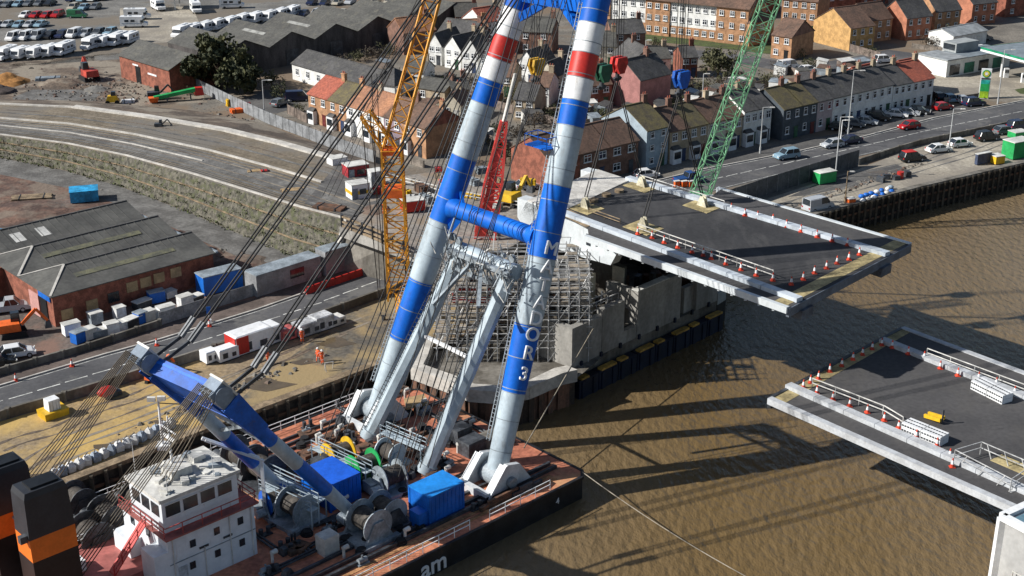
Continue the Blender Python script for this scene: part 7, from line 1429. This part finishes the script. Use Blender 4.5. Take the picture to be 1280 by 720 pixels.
# lamp posts
def lamp(u, v, vtop, lab, arm=1.2, m=mat('lamp_grey', (.42, .43, .43), .5, var=.1), dirx=1):
    c = P(u, v); h = z_at((c.x, c.y), vtop); t = thing('street_lamp', c, lab, 'street lamp', 'street lamps'); mb = MB(); mb.tube((0, 0, 0), (0, 0, h), .13, .07, 8); mb.tube((0, 0, 0), (0, 0, 1.2), .18, None, 8); mb.build('pole', m, t, local=True)
    mb = MB(); mb.beam((0, 0, h - .05), (arm * dirx, -.3, h + .1), .1); mb.build('arm', m, t, local=True); mb = MB(); mb.frustum((arm * dirx + .3 * dirx, -.35, h + .02), .9, .3, .14, .7, .2); mb.build('lamp_head', offwhite, t, local=True)
lamp(1044, 222, 146, 'tall street lamp rising beyond the green bin store'); lamp(1186, 186, 136, 'street lamp on the near side of the main road below the price sign'); lamp(1060, 168, 88, 'street lamp before the middle of the long white terrace'); lamp(1247, 130, 62, 'street lamp before the petrol canopy'); lamp(950, 192, 134, 'lamp post left of the dark fronted house'); lamp(331, 148, 100, 'lamp post at the close beside the palisade fence'); lamp(876, 160, 92, 'thin pole in the scrub beside the olive tree', .4); lamp(805, 120, 50, 'thin pole behind the brown gabled house', .4); lamp(1056, 255, 214, 'short timber post at the quay edge beside the sacks', .3, timber); lamp(1050, 184, 150, 'short white sign post on the main road kerb', .5, white)
c = P(204, 560); h = z_at((c.x, c.y), 497); t = thing('floodlight_mast', c, 'white floodlight mast standing on the sandy quay under the backstay', 'floodlight'); mb = MB(); mb.tube((0, 0, 0), (0, 0, h), .16, .1, 8); mb.box(0, 0, 0, 1.2, 1.2, .5); mb.build('pole', white, t, local=True); mb = MB(); [mb.box(x, -.2, h - .3 + .1 * i, .8, .35, .45) for i, x in enumerate((-.6, .4))]; mb.build('lamp_head', offwhite, t, local=True); mb = MB(); mb.beam((0, 0, h - .6), (2.4, .5, h - 1), .08); mb.build('arm', dgrey, t, local=True)
# ------------------------------------------------------------------ people in orange work clothes
def person(u, v, rz, lab, pose=0, z=0.02, helmet=white, top=hivis):
    me = bpy.data.meshes.new('body'); J = dict(pel=(0, 0, .95), sp=(0, .01, 1.15), ch=(0, .02, 1.38), nk=(0, .01, 1.5), hd=(0, -.01, 1.62), ht=(0, 0, 1.74)); r = dict(pel=.15, sp=.14, ch=.165, nk=.07, hd=.105, ht=.085); E = [('pel', 'sp'), ('sp', 'ch'), ('ch', 'nk'), ('nk', 'hd'), ('hd', 'ht')]
    for s, n in ((-1, 'l'), (1, 'r')):
        st = .12 * (s if pose else 0); ar = .28 if (pose and s > 0) else .05
        for k, p, rr in (('hp', (.1 * s, 0, .88), .105), ('kn', (.11 * s, -.03 + st * .6, .48), .075), ('an', (.12 * s, .02 + st * 1.6, .09), .055), ('ft', (.13 * s, -.14 + st * 1.6, .045), .045), ('sh', (.19 * s, .02, 1.42), .075), ('el', (.27 * s, .02 - ar * .3, 1.15), .055), ('wr', (.26 * s, -.06 - ar, .93 + ar * .9), .042), ('fi', (.25 * s, -.1 - ar * 1.1, .84 + ar), .035)): J[k + n] = p; r[k + n] = rr
        E += [('pel', 'hp' + n), ('hp' + n, 'kn' + n), ('kn' + n, 'an' + n), ('an' + n, 'ft' + n), ('ch', 'sh' + n), ('sh' + n, 'el' + n), ('el' + n, 'wr' + n), ('wr' + n, 'fi' + n)]
    ks = list(J); me.from_pydata([J[k] for k in ks], [(ks.index(a), ks.index(b)) for a, b in E], []); o = bpy.data.objects.new('body', me); COL.objects.link(o); md = o.modifiers.new('skin', 'SKIN')
    for k, d in zip(ks, me.skin_vertices[0].data): d.radius = (r[k], r[k]); d.use_root = (k == 'pel')
    sm = o.modifiers.new('sub', 'SUBSURF'); sm.levels = sm.render_levels = 1; dg = bpy.context.evaluated_depsgraph_get(); m2 = bpy.data.meshes.new_from_object(o.evaluated_get(dg)); bpy.data.objects.remove(o)
    m2.materials.clear(); [m2.materials.append(x) for x in (top, skin, dgrey, white)]
    for p in m2.polygons: z_ = p.center.z; p.material_index = 1 if z_ > 1.5 or (abs(p.center.x) > .2 and z_ < .92 and z_ > .7) else 2 if z_ < .13 else 3 if .52 < z_ < .58 or 1.2 < z_ < 1.25 else 0; p.use_smooth = True
    t = thing('person', P(u, v, z), lab, 'person', None, rz); b = bpy.data.objects.new('body', m2); COL.objects.link(b); b.parent = t
    mb = MB(); mb.ball((0, 0, 1.72), .135, 12, 0, (1, 1.12, .75)); mb.frustum((0, -.1, 1.69), .22, .2, .02, .2, .18); mb.build('helmet', helmet, t, local=True)
person(378, 428, .4, 'person in orange work clothes and white helmet standing by the grey tanks'); person(357, 427, 2.0, 'person in orange work clothes before the pink red generator', 1); person(335, 455, 1.2, 'person in orange work clothes standing alone left on the sandy quay', 1); person(398, 452, -.5, 'person in orange work clothes, left one of the close pair on the quay', 1); person(403, 455, .8, 'person in orange work clothes, right one of the close pair on the quay', 0)
person(480, 268, .3, 'person in orange work clothes beside the amber mast on the abutment', 0, 6.25)
boxy(412, 463, 'trestle', 'trestle', 'small grey trestle right of the pair of workers', [('frame', scaff, lambda b: (b.beam((-.5, 0, 1), (.5, 0, 1), .08), b.beam((-.5, -.3, 0), (-.5, 0, 1), .06), b.beam((.5, .3, 0), (.5, 0, 1), .06), b.beam((-.5, .3, 0), (-.5, 0, 1), .06)))], .5)
# weeds on the embankment face and rough ground, as ground cover
rnd = random.Random(41); mb = MB()
def tuft(c, s, n=5):
    for _ in range(n):
        p = c + V((rnd.gauss(0, s), rnd.gauss(0, s), abs(rnd.gauss(0, s * .5)))); a = V((rnd.gauss(0, 1), rnd.gauss(0, 1), rnd.gauss(0, 1))).normalized() * s * rnd.uniform(.3, .7); b = a.cross(V((rnd.gauss(0, 1), rnd.gauss(0, 1), rnd.gauss(0, 1)))).normalized() * s * .4
        mb.add([p - a, p + b, p + a, p - b], [(0, 1, 2, 3)], rnd.choice((0, 1, 1, 2)))
for k in range(900):
    i = rnd.randrange(len(foot) - 1); f, g = rnd.random(), rnd.choice((.2, .44, .68, rnd.random())); q = lerp(lerp(foot[i], foot[i + 1], f), lerp(top[i], top[i + 1], f), min(.97, g + rnd.uniform(-.03, .03))); tuft(q + V((0, -.1, .05)), rnd.uniform(.12, .3), 4)
for k in range(260):
    p, d = path_at(foot, rnd.random()); tuft(p + V((rnd.uniform(0, .6), -rnd.uniform(.1, .7), .05)), rnd.uniform(.15, .35), 5)
tag(mb.build('weeds', [leafm[0], mat('weed_green', (.085, .115, .03), .9, var=.2), leafm[1]]), 'low green weeds growing over the embankment face', 'weeds', kind='stuff')
mb = MB()
for poly_, n in ((((0, 215), (385, 348), (260, 330), (0, 310)), 420), (((0, 88), (240, 100), (250, 126), (0, 130)), 420), (((520, 225), (690, 240), (640, 295), (520, 290)), 0), (((250, 120), (420, 190), (400, 200), (230, 140)), 160), (((950, 270), (1075, 225), (1270, 165), (1010, 262)), 120), (((90, 560), (400, 430), (450, 440), (200, 530)), 110)):
    for k in range(n):
        w_ = [rnd.random() for _ in poly_]; s = sum(w_); u = sum(a * p[0] for a, p in zip(w_, poly_)) / s; v = sum(a * p[1] for a, p in zip(w_, poly_)) / s; u += rnd.uniform(-60, 60) * (n > 300); v += rnd.uniform(-12, 12) * (n > 300)
        if u < 270 and 245 < v < 345 and n > 300: continue
        p = P(u, v); h = rnd.uniform(.06, .3); mb.frustum(p, h * rnd.uniform(1.5, 4), h * rnd.uniform(1.5, 3), h, h, h * .8, rnd.uniform(0, 3), rnd.randrange(3))
tag(mb.build('rubble', [redearth, gravel, darkconc]), 'loose stones and broken lumps strewn over the bare ground', 'rubble', kind='stuff')
